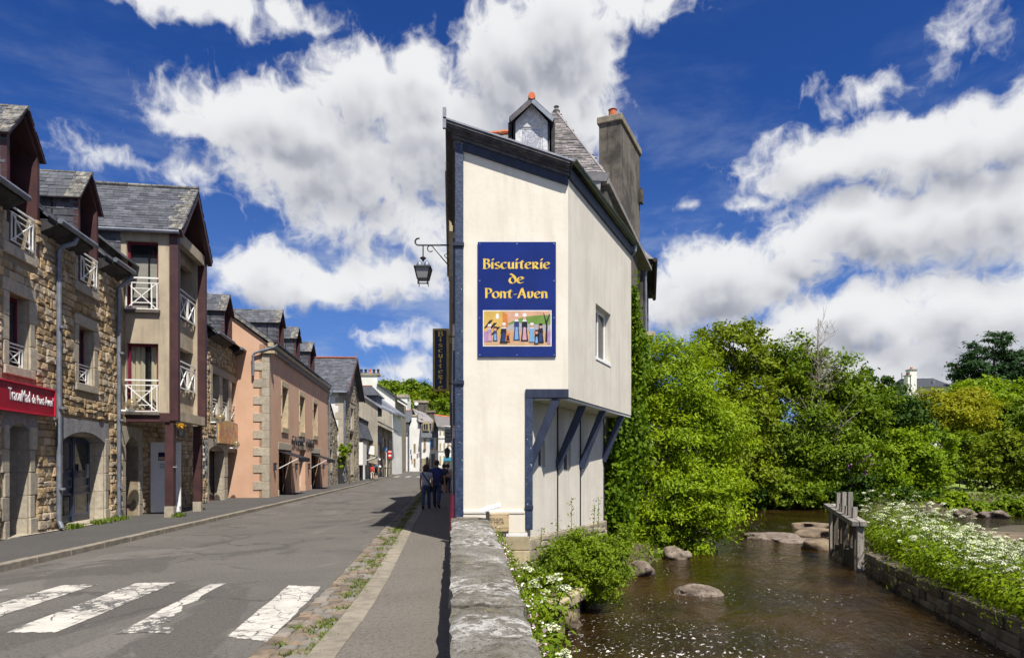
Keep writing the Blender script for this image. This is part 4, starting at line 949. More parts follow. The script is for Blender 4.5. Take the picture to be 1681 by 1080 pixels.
slates(TH, (T0 + .1, -.38, 7.13), (1, 0, 0), (0, 1, TP), T1 - T0, .5, .16, .12, 'slate_lichen', 0, seed=62)
up = T1 - .25; downpipe(TH, [(up, -.40, 7.0), (up, -.3, 6.85), (up, -.12, 6.6), (up, -.12, .05)], .06, 'black_timber')
# street things on the row
P_ = thing('painting_board', 'colourful abstract painted board fixed above the two arched doors', 'board', F1O, F1R)
m, t, b, out = newmat('painting'); geo = t.node('ShaderNodeNewGeometry')
c = t.mix(t.ramp(t.noise(geo.outputs['Position'], 2.2, 4, .6, 1.5), .40, .60), (.45, .16, .06), (.50, .36, .14)); c = t.mix(t.ramp(t.noise(geo.outputs['Position'], 3.4, 3, .6, .9), .56, .62), c, (.10, .12, .32)); c = t.mix(t.ramp(t.noise(geo.outputs['Position'], 6, 3, .6, .5), .62, .68), c, (.55, .42, .38))
t.put(b.inputs['Base Color'], c); b.inputs['Roughness'].default_value = .5
MB().box(fu(353), fu(384), -.16, -.10, 2.55, 3.55).obj('panel', 'painting', P_); MB().box(fu(353) - .02, fu(384) + .02, -.10, -.045, 2.53, 3.57).obj('backing', 'grey_wood', P_)
N_ = thing('notice_panel', 'tall white panel with a small landscape poster leaning under the bay', 'panel', F1O, F1R)
nu = 8.75
mb = MB(); mb.box(nu, nu + .05, -1.05, -.15, .08, 2.3); mb.obj('panel', 'white_plastic', N_)
MB().box(nu - .006, nu, -.78, -.38, 1.72, 1.98).obj('poster', 'sign_navy', N_); MB().box(nu - .01, nu - .006, -.76, -.40, 1.74, 1.84).obj('poster_print', 'pink', N_)
for k in range(3): MB().box(nu - .004, nu, -.78 + .05 * k, -.42, 1.60 - k * .06, 1.625 - k * .06).obj('text_line', 'granite_grey', N_)
M_ = thing('mosaic_panel', 'narrow black and white patterned panel fixed on the second bay post', 'panel', F1O, F1R)
m, t, b, out = newmat('mosaic'); geo = t.node('ShaderNodeNewGeometry'); vo = t.node('ShaderNodeTexVoronoi'); t.put(vo.inputs['Vector'], geo.outputs['Position']); vo.inputs['Scale'].default_value = 11
sepc = t.node('ShaderNodeSeparateColor'); t.put(sepc.inputs[0], vo.outputs['Color']); t.put(b.inputs['Base Color'], t.mix(t.ramp(sepc.outputs[0], .45, .55), (.02, .02, .03), (.5, .48, .42)))
MB().box(b1 - .05, b1 + .28, bf + .04, bf + .09, 1.15, 2.45).obj('panel', 'mosaic', M_)
R_ = thing('cord', 'white cord and cloth tied round the plum bay post', 'cord', F1O, F1R)
MB().tube([(b0 + .0, bf + .10, 1.52), (b0 + .28, bf + .10, 1.50), (b0 + .30, bf + .38, 1.55), (b0 + .30, bf + .12, 1.56)], .012, 6).obj('loop', 'white_metal', R_); MB().loft([((b0 + .33, bf + .2, 1.55), .02, .02), ((b0 + .34, bf + .2, 1.1), .05, .03), ((b0 + .34, bf + .2, .78), .07, .03)], 8).obj('cloth', 'white_metal', R_)
def globe_lamp(u, z, out, label, r=.17, frame=(F1O, F1R)):
    L = thing('wall_lamp', label, 'lamp', frame[0], frame[1], 'smoked globe lamps on brackets along the left row')
    MB().tube([(u, -.02, z - .18), (u, -out, z - .18)], .035, 8).obj('bracket', 'white_metal', L); MB().lathe([(.0, -.2), (.075, -.2), (.085, -.12), (.06, -.1)], (u, -out, z), 10).obj('fitting', 'white_metal', L)
    prof = [(r * math.sin(R(a)), -r * math.cos(R(a))) for a in range(20, 181, 16)]; MB().lathe(prof, (u, -out, z), 16).obj('globe', 'pane_brown', L, smooth=True)
    MB().lathe([(.0, -.14), (.03, -.12), (.03, .02), (0, .04)], (u, -out, z), 8).obj('bulb', 'white_plastic', L)
globe_lamp(fu(190), fz(190, 664), .42, 'smoked globe lamp on the downpipe between golden stone house and the bay')
globe_lamp(fu(344), fz(344, 686), .40, 'smoked globe lamp just right of the bay, above the painted board', .19)
globe_lamp(fu(372), fz(372, 729), .40, 'small smoked globe lamp in front of the painted board', .16)
globe_lamp(T1 - .3, fz(400, 708), .45, 'smoked globe lamp on the pipe beside the pink wall', .19)
P_ = thing('hanging_plant', 'yellow flowering plant in a small pot hung from the bay beam', 'plant', F1O, F1R)
MB().lathe([(.05, -.2), (.1, -.18), (.12, 0), (.11, 0)], (b0 + .05, bf - .1, 2.6), 10).obj('pot', 'iron', P_)
r0 = np.random.default_rng(5); c0 = np.array([b0 - .05, bf - .12, 2.75]) + r0.normal(0, .07, (60, 3)) * (1.6, .8, .5); a0 = r0.normal(0, .02, (60, 3)); b_0 = r0.normal(0, .02, (60, 3))
link('flowers', quads_mesh('flowers', np.stack([c0 - a0, c0 - b_0, c0 + a0, c0 + b_0], 1)), 'yellow_flower', P_)

# ------------------------------------------------------------------ pink gallery house
F2O = Vector((-11.75, 33, .06)); F2R = math.atan2(1, -.115)
def gy(x): return 8918 / (711.1 - x)
def gu(x): return (gy(x) - 33) * 1.0066
PH = thing('gallery_house', 'salmon pink rendered house with granite quoins and three slate dormers', 'house', F2O, F2R)
G1 = gu(537.5)
ups = [(gu(462), gu(471.5), 3.62, 5.75), (gu(491), gu(499), 3.62, 5.75), (gu(513.5), gu(520), 3.62, 5.75)]
dn = [(gu(457), gu(477), -.1, 2.42), (gu(491), gu(500.5), -.1, 2.55), (gu(510.5), gu(524.5), -.1, 2.42)]
wall_mb(0, G1, -.3, 7.45, ups + dn, .45).obj('wall', 'pink', PH)
for o in ups:
    surround(PH, o, .12, .3, .3, 'granite_yellow', rows=4)
    w = window(PH, o[0], o[1], o[2], o[3], .3, 'white_metal', 'pane', 2, 3, .06); MB().box(o[1] - .015, o[1] + .01, .02, .3, o[2] + .02, o[3] - .02).obj('jamb_stone', 'granite_yellow', PH)
for o in dn:
    block(PH, o[0] - .12, o[1] + .15, o[3], o[3] + .38, .02, 'granite')
    window(PH, o[0], o[1], .05, o[3], .3, 'black_timber' if o is not dn[1] else 'white_metal', 'pane_clear', 2 if o is not dn[1] else 1, 1, .06, 'shop_window' if o is not dn[1] else 'door')
    block(PH, o[0] - .15, o[0], -.1, .35, .03); block(PH, o[1], o[1] + .2, -.1, .35, .03)
    MB().box(o[0], o[1], 1.5, 1.55, 0, o[3]).obj('dark_room', 'dark_inside', PH)
    if o is not dn[1]: MB().box(o[0] + .1, o[0] + .9, .5, .9, 0, .7).obj('display_plinth', 'white_plastic', PH); MB().lathe([(0, -.1), (.07, -.05), (.07, .05), (0, .1)], (o[0] + .6, .6, 1.9), 8).obj('display_lamp', 'gold', PH)
# near gable wall, square to the camera
yw = 8.4; rt = math.tan(R(37)); zr2 = 7.55 + 4.2 * rt
mb = MB(); mb.add([(0, 0.0, -.3), (0, yw, -.3), (0, yw, 7.45), (0, 4.2, zr2 - .1), (0, 0.0, 7.45), (.35, 0.45, -.3), (.35, yw, -.3), (.35, yw, 7.45), (.35, 4.2, zr2 - .1), (.35, .45, 7.45)], [(0, 4, 3, 2, 1), (5, 6, 7, 8, 9), (1, 2, 7, 6), (2, 3, 8, 7), (3, 4, 9, 8)])
mb.obj('gable_wall', 'pink', PH); shell(PH, G1 - .6, G1, 7.45, yw, zr2, 4.2, 'pink'); MB().box(.35, G1 - .3, yw - .3, yw - .01, -.3, 7.4).obj('back_wall', 'pink', PH)
n = 17; h = 7.0 / n
for k in range(n):   # quoins at the near corner: they turn the corner
    a = .48 if k % 2 else .28; b = .28 if k % 2 else .42
    MB().box(-.035, b * .55, -.03, a + (.25 if k % 2 else .05), k * h + .004, (k + 1) * h - .004).obj('quoin', 'granite', PH, bev=.012)
MB().box(-.12, G1 + .05, -.14, .02, 7.12, 7.32).obj('cornice', 'granite_grey', PH); MB().box(-.16, G1 + .08, -.24, .02, 7.32, 7.5).obj('cornice', 'granite_yellow', PH)
MB().box(-.14, .3, -.30, .35, 7.0, 7.12).obj('kneeler', 'granite_yellow', PH)
MB().hexa([(0, -.3, 7.52), (G1, -.3, 7.52), (G1, 4.2, zr2), (0, 4.2, zr2), (0, -.3, 7.58), (G1, -.3, 7.58), (G1, 4.2, zr2 + .06), (0, 4.2, zr2 + .06)]).hexa([(0, 4.2, zr2), (G1, 4.2, zr2), (G1, 8.7, 7.52), (0, 8.7, 7.52), (0, 4.2, zr2 + .06), (G1, 4.2, zr2 + .06), (G1, 8.7, 7.58), (0, 8.7, 7.58)]).obj('roof', 'slate', PH)
slates(PH, (0, -.3, 7.6), (1, 0, 0), (0, 4.5, zr2 - 7.52), G1, 5.6, .32, .2, 'slate', 0, seed=71); ridge(PH, (0, 4.2, zr2 + .1), (G1, 4.2, zr2 + .1))
MB().hexa([(-.14, -.2, 7.42), (.04, -.2, 7.42), (.04, 4.2, zr2 - .1), (-.14, 4.2, zr2 - .1), (-.14, -.2, 7.6), (.04, -.2, 7.6), (.04, 4.2, zr2 + .09), (-.14, 4.2, zr2 + .09)]).obj('verge', 'slate_lichen', PH)
for i, (x0, x1) in enumerate(((457, 465.5), (485, 492), (508.5, 516))): dormer(PH, gu(x0), gu(x1), 7.5, 8.95, 9.6, 7.55, rt, y0=.0, openz=7.5, seed=80 + i, over=.3, slw=.3, slh=.2)
downpipe(PH, [(-.1, -.42, 7.42), (-.12, -.3, 7.3), (-.14, .25, 7.12), (-.14, .62, 7.0), (-.14, .70, 6.9), (-.14, .70, 5.9)], .06)
downpipe(PH, [(G1 - .1, -.4, 7.4), (G1 - .1, -.25, 7.0), (G1 - .1, -.12, 6.8), (G1 - .1, -.12, .1)], .06)
tx = text_on('lettering', 'GALERIE', .72, 'iron', PH, (gu(476.5), -.06, 2.78), align='LEFT', extrude=.015, sx=.92, bold=.004); tx['label'] = 'black raised gallery lettering'
tx2 = text_on('lettering', 'NIMER', .72, 'iron', PH, (gu(500.5), -.06, 2.78), align='LEFT', extrude=.015, sx=.92, bold=.004)
for o_, x0, x1 in ((tx, 476, 496), (tx2, 500, 513)):
    wdt = max(v.co.x for v in o_.data.vertices) - min(v.co.x for v in o_.data.vertices); o_.scale = ((gu(x1) - gu(x0)) / wdt, 1.0, 1)
for i, (o, lab) in enumerate(((dn[0], 'small black fabric awning over the nearer gallery window'), (dn[2], 'small black fabric awning over the farther gallery window'))):
    A = thing('awning', lab, 'awning', F2O, F2R, 'black awnings on the pink gallery'); a, b = o[0] - .05, o[1] + .05
    MB().hexa([(a, -.02, 2.30), (b, -.02, 2.30), (b, -1.0, 1.98), (a, -1.0, 1.98), (a, -.02, 2.33), (b, -.02, 2.33), (b, -1.0, 2.01), (a, -1.0, 2.01)]).box(a, b, -1.02, -1.0, 1.80, 2.0).obj('canopy', 'black_cloth', A)
    for u in (a + .03, b - .03): MB().bar((u, -.02, 1.45), (u, -.98, 1.97), .035).obj('arm', 'white_metal', A)
for x, lab in ((448.6, 'left of the nearer shop window'), (484, 'between the nearer shop window and the door'), (505, 'right of the gallery door'), (529, 'right of the farther shop window')):
    L = thing('wall_light', 'small black wall light on pink render ' + lab, 'wall light', F2O, F2R, 'black wall lights on the pink gallery'); u = gu(x)
    MB().box(u - .07, u + .07, -.14, -.0, 1.36, 1.7).obj('body', 'iron', L, bev=.02); MB().box(u - .09, u + .09, -.16, -.0, 1.70, 1.73).obj('cap', 'iron', L); MB().box(u - .04, u + .04, -.148, -.14, 1.42, 1.64).obj('lens', 'frosted', L)

# ------------------------------------------------------------------ white corner house on the river
WH = thing('corner_house', 'narrow cream rendered house with blue timbers jettied out over the river', 'house', (0, 14.2, 0), 0)
WL, WR, JX = -1.165, 1.165, .30
rk = lambda x, o=0.0: 7.74 + (1.17 - x) * .33 + o
front = MB().prism([(WL, -.3), (JX, -.3), (JX, 3.06), (WR, 3.06), (WR, rk(WR, -.04)), (WL, rk(WL, -.04))], 0, .35)
# subdivide the big front lightly so that the render is not dead flat
front.obj('front_wall', 'cream', WH)
def sub_frame(name, parent, x, y, ang):
    o = thing_part(name, parent); o.location = (x, y, 0); o.rotation_euler = (0, 0, ang); return o
# jettied river wall
ja = math.atan2(.9197, .3927); JF = sub_frame('jetty_wall', WH, 1.167, .002, ja); JL = 5.65
jw = (2.05, 3.40, 4.2, 5.46)
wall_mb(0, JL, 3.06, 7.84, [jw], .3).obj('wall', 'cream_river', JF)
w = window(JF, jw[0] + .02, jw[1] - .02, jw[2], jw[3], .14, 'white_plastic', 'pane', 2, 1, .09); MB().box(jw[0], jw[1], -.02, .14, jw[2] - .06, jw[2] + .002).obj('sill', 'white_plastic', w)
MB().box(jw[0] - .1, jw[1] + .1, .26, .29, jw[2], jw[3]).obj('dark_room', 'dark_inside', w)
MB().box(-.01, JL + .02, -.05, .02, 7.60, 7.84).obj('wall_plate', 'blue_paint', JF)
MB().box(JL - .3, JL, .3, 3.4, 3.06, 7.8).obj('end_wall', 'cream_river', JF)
# floor of the jetty and recessed lower wall
MB().add([(JX - .1, .05, 3.05), (WR - .02, .05, 3.05), (1.167 + .3927 * JL - .02, .9197 * JL, 3.05), (1.4, .9197 * JL, 3.05), (JX - .1, .05, 3.0), (WR - .02, .05, 3.0), (1.167 + .3927 * JL - .02, .9197 * JL, 3.0), (1.4, .9197 * JL, 3.0)], [(0, 1, 2, 3), (7, 6, 5, 4), (0, 4, 5, 1), (1, 5, 6, 2), (2, 6, 7, 3), (3, 7, 4, 0)]).obj('jetty_floor', 'white_render', WH)
la = math.atan2(.901, .433); LF = sub_frame('lower_wall', WH, JX, .003, la); LL = 5.2
lw = [(.62, .99, 1.6, 2.18), (2.13, 2.6, 1.5, 2.15)]
wall_mb(.02, LL, .12, 3.02, lw, .3).obj('wall', 'cream_river', LF)
for q in lw:
    w = window(LF, q[0], q[1], q[2], q[3], .07, 'white_render', 'pane', 1, 1, .03)
for uu in (1.72, 3.25, LL - .06): MB().box(uu - .022, uu + .022, -.02, .02, .1, 3.02).obj('batten', 'black_timber', LF)
MB().box(0, LL + .1, -.03, .33, -1.6, .115).obj('plinth', 'old_stone', LF)
rubble(LF, 0, LL + .1, -.9, .12, [], 'old_stone', seed=91, single=60, lo=.3, hi=.7, band=(.3, .5), y=-.03, depth=(.02, .06))
# blue timbers of the front
MB().box(WL - .02, WL + .155, -.05, .3, .45, rk(WL) - .2).obj('corner_post', 'blue_flaking', WH, bev=.012)
for z in (3.32, 6.18): MB().box(WL - .05, WL + .17, -.085, .1, z, z + .07).obj('iron_strap', 'blue_paint', WH)
MB().box(JX - .02, JX + .13, -.045, .12, .30, 3.20).obj('post', 'blue_flaking', WH, bev=.012)
MB().box(JX - .03, JX + .14, -.06, .1, .72, .80).obj('iron_strap', 'blue_paint', WH)
MB().box(JX - .02, WR + .01, -.05, .16, 3.03, 3.22).obj('beam', 'blue_paint', WH, bev=.012)
MB().hexa([(WL + .156, -.05, rk(WL + .156) - .30), (WR, -.05, rk(WR) - .30), (WR, .02, rk(WR) - .30), (WL + .156, .02, rk(WL + .156) - .30), (WL + .156, -.05, rk(WL + .156) - .10), (WR, -.05, rk(WR) - .10), (WR, .02, rk(WR) - .10), (WL + .156, .02, rk(WL + .156) - .10)]).obj('rake_board', 'blue_paint', WH)
# struts: the first lies in the plane of the front, the rest stand behind it
for (bx, by, tx_, ty, zb) in ((.35, 0.06, .92, .06, 1.6), (1.03, 1.55, 1.62, 1.50, 1.58), (1.72, 2.95, 2.28, 2.9, 1.58), (2.50, 4.62, 3.02, 4.6, 1.75)):
    MB().bar((bx, by, zb), (tx_, ty, 3.02), .17, .16, up=(0, 1, 0)).obj('strut', 'blue_paint', WH, bev=.01)
# string course, sill slab and plinth of the front
MB().box(WL + .155, JX - .03, -.045, .02, .63, .70).obj('string_course', 'cream', WH, bev=.015); MB().box(WL + .1, JX - .03, -.03, .0, .25, .63).obj('base_panel', 'cream', WH)
MB().box(-.12, JX + .02, -.05, .25, .165, .24).obj('plinth_slab', 'white_render', WH)
for z0_, z1_ in ((-.12, .165), (-.46, -.125), (-.9, -.465)): MB().box(-.2, JX + .06, -.05, .25, z0_, z1_ - .006).obj('plinth_stone', 'granite_yellow', WH, bev=.01)
# raking cornice and street cornice: stepped mouldings
def rake_strip(o0, o1, z0, z1, x0, x1, mat, name):
    mb = MB(); mb.hexa([(x0, -o1, rk(x0) + z0), (x1, -o1, rk(x1) + z0), (x1, -o0, rk(x1) + z0), (x0, -o0, rk(x0) + z0), (x0, -o1, rk(x0) + z1), (x1, -o1, rk(x1) + z1), (x1, -o0, rk(x1) + z1), (x0, -o0, rk(x0) + z1)]); return mb.obj(name, mat, WH)
for (o1, z0, z1) in ((.08, -.12, -.05), (.13, -.05, -.01), (.17, -.01, .02), (.23, .02, .06), (.27, .06, .11)): rake_strip(-.3, o1, z0, z1, WL - o1 * .75, WR + .02, 'cornice_grey', 'cornice')
rake_strip(-.4, .29, .115, .15, WL - .24, WR + .10, 'lead', 'lead_flashing')
MB().box(WL - .25, WL - .18, -.29, -.22, rk(WL), rk(WL) + .42).obj('flashing_upstand', 'lead', WH)
SY = 5.0   # street front runs back at an angle
def fx(y): return WL - .09 * y
def street_strip(o, z0, z1, mat, name, y0=-.05, y1=SY): 
    mb = MB(); mb.hexa([(fx(y0) - o, y0, z0), (fx(y0) + .1, y0, z0), (fx(y1) + .1, y1, z0), (fx(y1) - o, y1, z0), (fx(y0) - o, y0, z1), (fx(y0) + .1, y0, z1), (fx(y1) + .1, y1, z1), (fx(y1) - o, y1, z1)]); return mb.obj(name, mat, WH)
zc = rk(WL) + .02
for (o, z0, z1) in ((.05, -.30, -.12), (.08, -.12, -.05), (.10, -.05, -.01), (.13, -.01, .02), (.17, .02, .06), (.20, .06, .11)): street_strip(o, zc + z0 - .03, zc + z1 - .03, 'cornice_grey', 'cornice', -o * .9)
street_strip(.22, zc + .08, zc + .12, 'lead', 'lead_flashing', -.2)
MB().hexa([(fx(.3), .3, -.3), (fx(.3) + .3, .3, -.3), (fx(SY) + .3, SY, -.3), (fx(SY), SY, -.3), (fx(.3), .3, zc - .3), (fx(.3) + .3, .3, zc - .3), (fx(SY) + .3, SY, zc - .3), (fx(SY), SY, zc - .3)]).obj('street_wall', 'cream', WH)
for i, (ya, z0, z1) in enumerate(((1.6, 5.4, 6.9), (3.4, 5.4, 6.9), (1.6, 2.9, 4.3), (3.4, 2.7, 4.3), (2.4, .2, 2.3))):
    s = MB(); s.hexa([(fx(ya) - .06, ya, z0), (fx(ya), ya, z0), (fx(ya + .6), ya + .6, z0), (fx(ya + .6) - .06, ya + .6, z0), (fx(ya) - .06, ya, z1), (fx(ya), ya, z1), (fx(ya + .6), ya + .6, z1), (fx(ya + .6) - .06, ya + .6, z1)]); s.obj('shutter', 'navy_door', WH)
# roof and gutter
MB().hexa([(WL - .2, -.22, rk(WL - .2) + .13), (WR + .05, -.22, rk(WR) + .12), (1.22 + .3927 * JL, .9197 * JL, rk(WR) + .12), (fx(SY) - .1, SY, rk(WL) + .13), (WL - .2, -.22, rk(WL - .2) + .17), (WR + .05, -.22, rk(WR) + .16), (1.22 + .3927 * JL, .9197 * JL, rk(WR) + .16), (fx(SY) - .1, SY, rk(WL) + .17)]).obj('roof', 'slate_old', WH)
g_ = MB(); n = 9
for k in range(n):
    a0_, a1_ = math.pi * (k / n) + math.pi, math.pi * ((k + 1) / n) + math.pi; r1 = .085
    g_.add([(-.12, -.13 + r1 * math.cos(a0_), 7.93 + r1 * math.sin(a0_)), (JL + .05, -.13 + r1 * math.cos(a0_), 7.93 + r1 * math.sin(a0_)), (JL + .05, -.13 + r1 * math.cos(a1_), 7.93 + r1 * math.sin(a1_)), (-.12, -.13 + r1 * math.cos(a1_), 7.93 + r1 * math.sin(a1_))], [(0, 1, 2, 3), (3, 2, 1, 0)])
g_.add([(-.12, -.13 + .085 * math.cos(math.pi * (1 + k / 8)), 7.93 + .085 * math.sin(math.pi * (1 + k / 8))) for k in range(9)], [tuple(range(9))])
G_ = g_.obj('gutter', 'moss_zinc', JF); MB().tube([(JL - .05, -.13, 7.86), (JL - .03, -.12, 7.7), (JL + .02, -.04, 7.6)], .05, 8).obj('outlet', 'zinc', G_)
MB().box(-.05, JL, -.06, .0, 7.84, 7.98).obj('fascia', 'black_timber', JF)

# ------------------------------------------------------------------ blue sign board with broad-nib lettering
def arcp(cx, cy, rx, ry, a0, a1, n=12): return [(cx + rx * math.cos(R(a0 + (a1 - a0) * k / n)), cy + ry * math.sin(R(a0 + (a1 - a0) * k / n))) for k in range(n + 1)]
X_ = .68
GLYPH = {
 'B': (.66, [[(.1, 0), (.1, 1)], [(0, 1), (.1, 1)], [(.1, .97)] + arcp(.25, .77, .26, .2, 90, -90) + [(.1, .57)], [(.1, .57)] + arcp(.27, .285, .31, .28, 90, -90) + [(0, .01)]]),
 'i': (.27, [[(0.02, .64), (.1, .66), (.1, .04), (.17, .02)], [(.1, .84), (.2, 1.02)]]),
 's': (.50, [arcp(.24, .50, .19, .16, 40, 235, 10) + [(.30, .30)] + arcp(.24, .17, .2, .16, 30, -150, 10)]),
 'c': (.55, [arcp(.28, .335, .26, .32, 45, 315, 14)]),
 'u': (.62, [[(.02, .64), (.09, .66), (.09, .25)] + arcp(.27, .22, .18, .2, 180, 300, 8) + [(.45, .2)], [(.47, .66), (.47, .05), (.56, .02)]]),
 't': (.50, [[(.0, .55)] + arcp(.08, .56, .08, .1, 180, 90, 4) + [(.2, .64), (.45, .68)], [(.2, .64), (.2, .22)] + arcp(.33, .2, .14, .18, 180, 310, 8), [(.2, .64), (.3, .84)]]),
 'e': (.56, [arcp(.28, .335, .26, .32, 30, 320, 14), [(.02, .33), (.40, .40), (.49, .50)]]),
 'R': (.66, [[(.12, 0), (.12, .66)], [(0, .66), (.12, .66)] + arcp(.27, .49, .2, .17, 90, -90) + [(.14, .32)], [(.26, .32), (.46, .03), (.60, .01)]]),
 'd': (.62, [arcp(.29, .33, .27, .32, 0, 360, 18), [(.56, .33), (.48, .62), (.30, .84), (.10, .98)]]),
 'P': (.62, [[(.1, 0), (.1, 1)], [(0, 1), (.1, 1)], [(.1, .97)] + arcp(.27, .72, .29, .25, 90, -90) + [(.12, .47)]]),
 'o': (.60, [arcp(.29, .335, .27, .32, 0, 360, 18)]),
 'n': (.62, [[(.02, .64), (.1, .66), (.1, 0)], [(.1, .52)] + arcp(.28, .46, .18, .19, 160, 0, 8) + [(.47, .04), (.56, .02)]]),
 '-': (.38, [[(.04, .36), (.30, .40)]]),
 'A': (.76, [[(.0, 0), (.36, 1)], [(.36, 1), (.66, 0)], [(.14, .34), (.54, .34)]]),
 'v': (.62, [[(.0, .62), (.1, .66), (.12, .3)] + arcp(.28, .26, .17, .24, 180, 300, 6) + [(.46, .25), (.5, .5), (.42, .68)]]),
}
def uncial(name, s, cap, x, z, y, mat, parent, width=None, nib=.15, ang=28, vertical=False, sx=1.0):
    """lettering drawn with a broad nib held at a fixed angle; x = centre"""
    c, sn = math.cos(R(ang)) * nib / 2, math.sin(R(ang)) * nib / 2; quads = []; adv = 0; ext = []
    for ch in s:
        if ch == ' ': adv += .35; continue
        w, strokes = GLYPH[ch]
        for st_ in strokes:
            for a, b in zip(st_, st_[1:]):
                ox = adv if not vertical else -w / 2
                th = .035
                quads.append([(ox + a[0] - c - th, a[1] - sn), (ox + a[0] + c + th, a[1] + sn), (ox + b[0] + c + th, b[1] + sn), (ox + b[0] - c - th, b[1] - sn)])
                quads.append([(ox + a[0] - th, a[1] - th), (ox + a[0] + th, a[1] + th), (ox + b[0] + th, b[1] + th), (ox + b[0] - th, b[1] - th)])
        if vertical:
            for q in quads[len(ext):]: ext.append([(p[0], p[1] - adv) for p in q])
            adv += 1.03 if ch != 'i' else 1.1
        else: adv += w + .08
    Q = ext if vertical else quads; wid = adv - .08
    k = cap * (sx if width is None or vertical else width / wid / cap); mb = MB(); j = 0
    for q in Q:
        off = 0 if vertical else wid / 2; yy_ = y - (j % 5) * .0004; j += 1
        P_ = [(x + (p[0] - off) * k, yy_, z + p[1] * cap) for p in q]
        mb.quad(*P_)
    return mb.obj(name, mat, parent)
SG = thing('sign_board', 'large blue biscuit shop board with yellow lettering and a painted scene', 'sign', (0, 14.2, 0))
b0x, b1x, b0z, b1z = -.709, .912, 3.885, 6.27
MB().box(b0x, b1x, -.035, -.004, b0z, b1z).obj('panel', 'sign_blue', SG, bev=.004)
for i in range(4):
    for xx in (b0x + .04, b1x - .04): MB().lathe([(0.0, .006), (.012, .004), (.012, 0)], (0, 0, 0), 6).obj('rivet', 'lead', SG).matrix_local = Matrix.Translation((xx, -.036, b0z + .04 + i * (b1z - b0z - .08) / 3)) @ Matrix.Rotation(R(90), 4, 'X')
for zz in (b0z + .04, b1z - .04): MB().lathe([(0.0, .006), (.012, .004), (.012, 0)], (0, 0, 0), 6).obj('rivet', 'lead', SG).matrix_local = Matrix.Translation(((b0x + b1x) / 2, -.036, zz)) @ Matrix.Rotation(R(90), 4, 'X')
uncial('lettering', 'BiscuiteRie', .205, (847.5 - 840) * .012667, zpx(442, 14.2), -.038, 'gold', SG, width=1.38)
uncial('lettering', 'de', .205, (847.5 - 840) * .012667, zpx(466, 14.2), -.038, 'gold', SG, width=.30)
uncial('lettering', 'Pont-Aven', .205, (847.5 - 840) * .012667, zpx(490, 14.2), -.038, 'gold', SG, width=1.30)
PC = thing_part('painted_scene', SG); pcx0, pcx1, pcz0, pcz1 = -.583, .80, zpx(567.5, 14.2), zpx(511.5, 14.2)
def flatcol(name, c): return pm(name, c, tuple(x * .85 for x in c), scale=9, rough=.45)
for nme, c in (('p_ochre', (.62, .40, .10)), ('p_orange', (.60, .20, .05)), ('p_sky', (.62, .36, .24)), ('p_green', (.16, .27, .05)), ('p_dark', (.015, .015, .03)), ('p_blue', (.20, .38, .62)), ('p_pink', (.60, .33, .40)), ('p_white', (.72, .72, .70)), ('p_navy', (.03, .05, .16)), ('p_skin', (.60, .32, .22)), ('p_sand', (.58, .36, .20)), ('p_lilac', (.40, .24, .42)), ('p_stone', (.40, .38, .40))): flatcol(nme, c)
pw, ph = pcx1 - pcx0, pcz1 - pcz0; lay = [0]
def pp(pts, mat, name='print_patch'):
    lay[0] += 1; y = -.044 - .0003 * lay[0]
    V = [(pcx0 + x * pw, y, pcz0 + z * ph) for x, z in pts]; return link(name, mesh_from(name, V, [tuple(range(len(V)))]), mat, PC)
MB().box(pcx0 - .02, pcx1 + .02, -.043, -.036, pcz0 - .02, pcz1 + .02).obj('border', 'p_white', PC)
pp([(0, 0), (1, 0), (1, 1), (0, 1)], 'p_sand'); pp([(.3, .45), (1, .45), (1, 1), (.3, 1)], 'p_sky'); pp([(.33, .6), (.5, .78), (.7, .86), (1, .9), (1, .55), (.33, .5)], 'p_green'); pp([(.33, .45), (1, .42), (1, .6), (.7, .62), (.5, .66), (.33, .58)], 'p_stone')
pp([(0, .3), (.33, .3), (.33, 1), (0, 1)], 'p_ochre'); pp([(.28, .55), (.36, .52), (.35, .9), (.28, .98)], 'p_orange'); pp([(.18, .78), (.225, .78), (.225, .92), (.18, .92)], 'p_white')
for q in ((0, .5, .14, .74), (.03, .36, .2, .66), (.1, .3, .25, .54)): pp([(q[0], q[1]), (q[0] + .03, q[1]), (q[2], q[3]), (q[2] - .05, q[3])], 'p_dark')
pp([(.92, .1), (.95, .1), (.955, .6), (.90, .95), (.89, .95), (.93, .6)], 'p_dark'); pp([(.94, .6), (.99, .9), (.98, .92), (.935, .7)], 'p_dark'); pp([(.0, .1), (.05, .1), (.05, .4), (0, .42)], 'p_lilac'); pp([(.95, .05), (1, .05), (1, .45), (.96, .4)], 'p_lilac')
def folk(x, h, dress, apron, coif, base=.08, w=.05):
    pp([(x - w, base), (x + w, base), (x + w * .55, base + h * .55), (x - w * .55, base + h * .55)], dress); pp([(x - w * .6, base + h * .05), (x + w * .6, base + h * .05), (x + w * .3, base + h * .5), (x - w * .3, base + h * .5)], apron)
    pp([(x - w * .8, base + h * .5), (x + w * .8, base + h * .5), (x + w * .6, base + h * .76), (x - w * .6, base + h * .76)], dress); pp([(x - w * .7, base + h * .7), (x + w * .7, base + h * .7), (x + w * .35, base + h * .79), (x - w * .35, base + h * .79)], coif)
    pp([(x + .022 * math.cos(k), base + h * .83 + .06 * math.sin(k)) for k in np.linspace(0, 6.28, 9)[:-1]], 'p_skin'); pp([(x - .03, base + h * .88), (x + .03, base + h * .88), (x + .024, base + h), (x - .02, base + h)], coif)
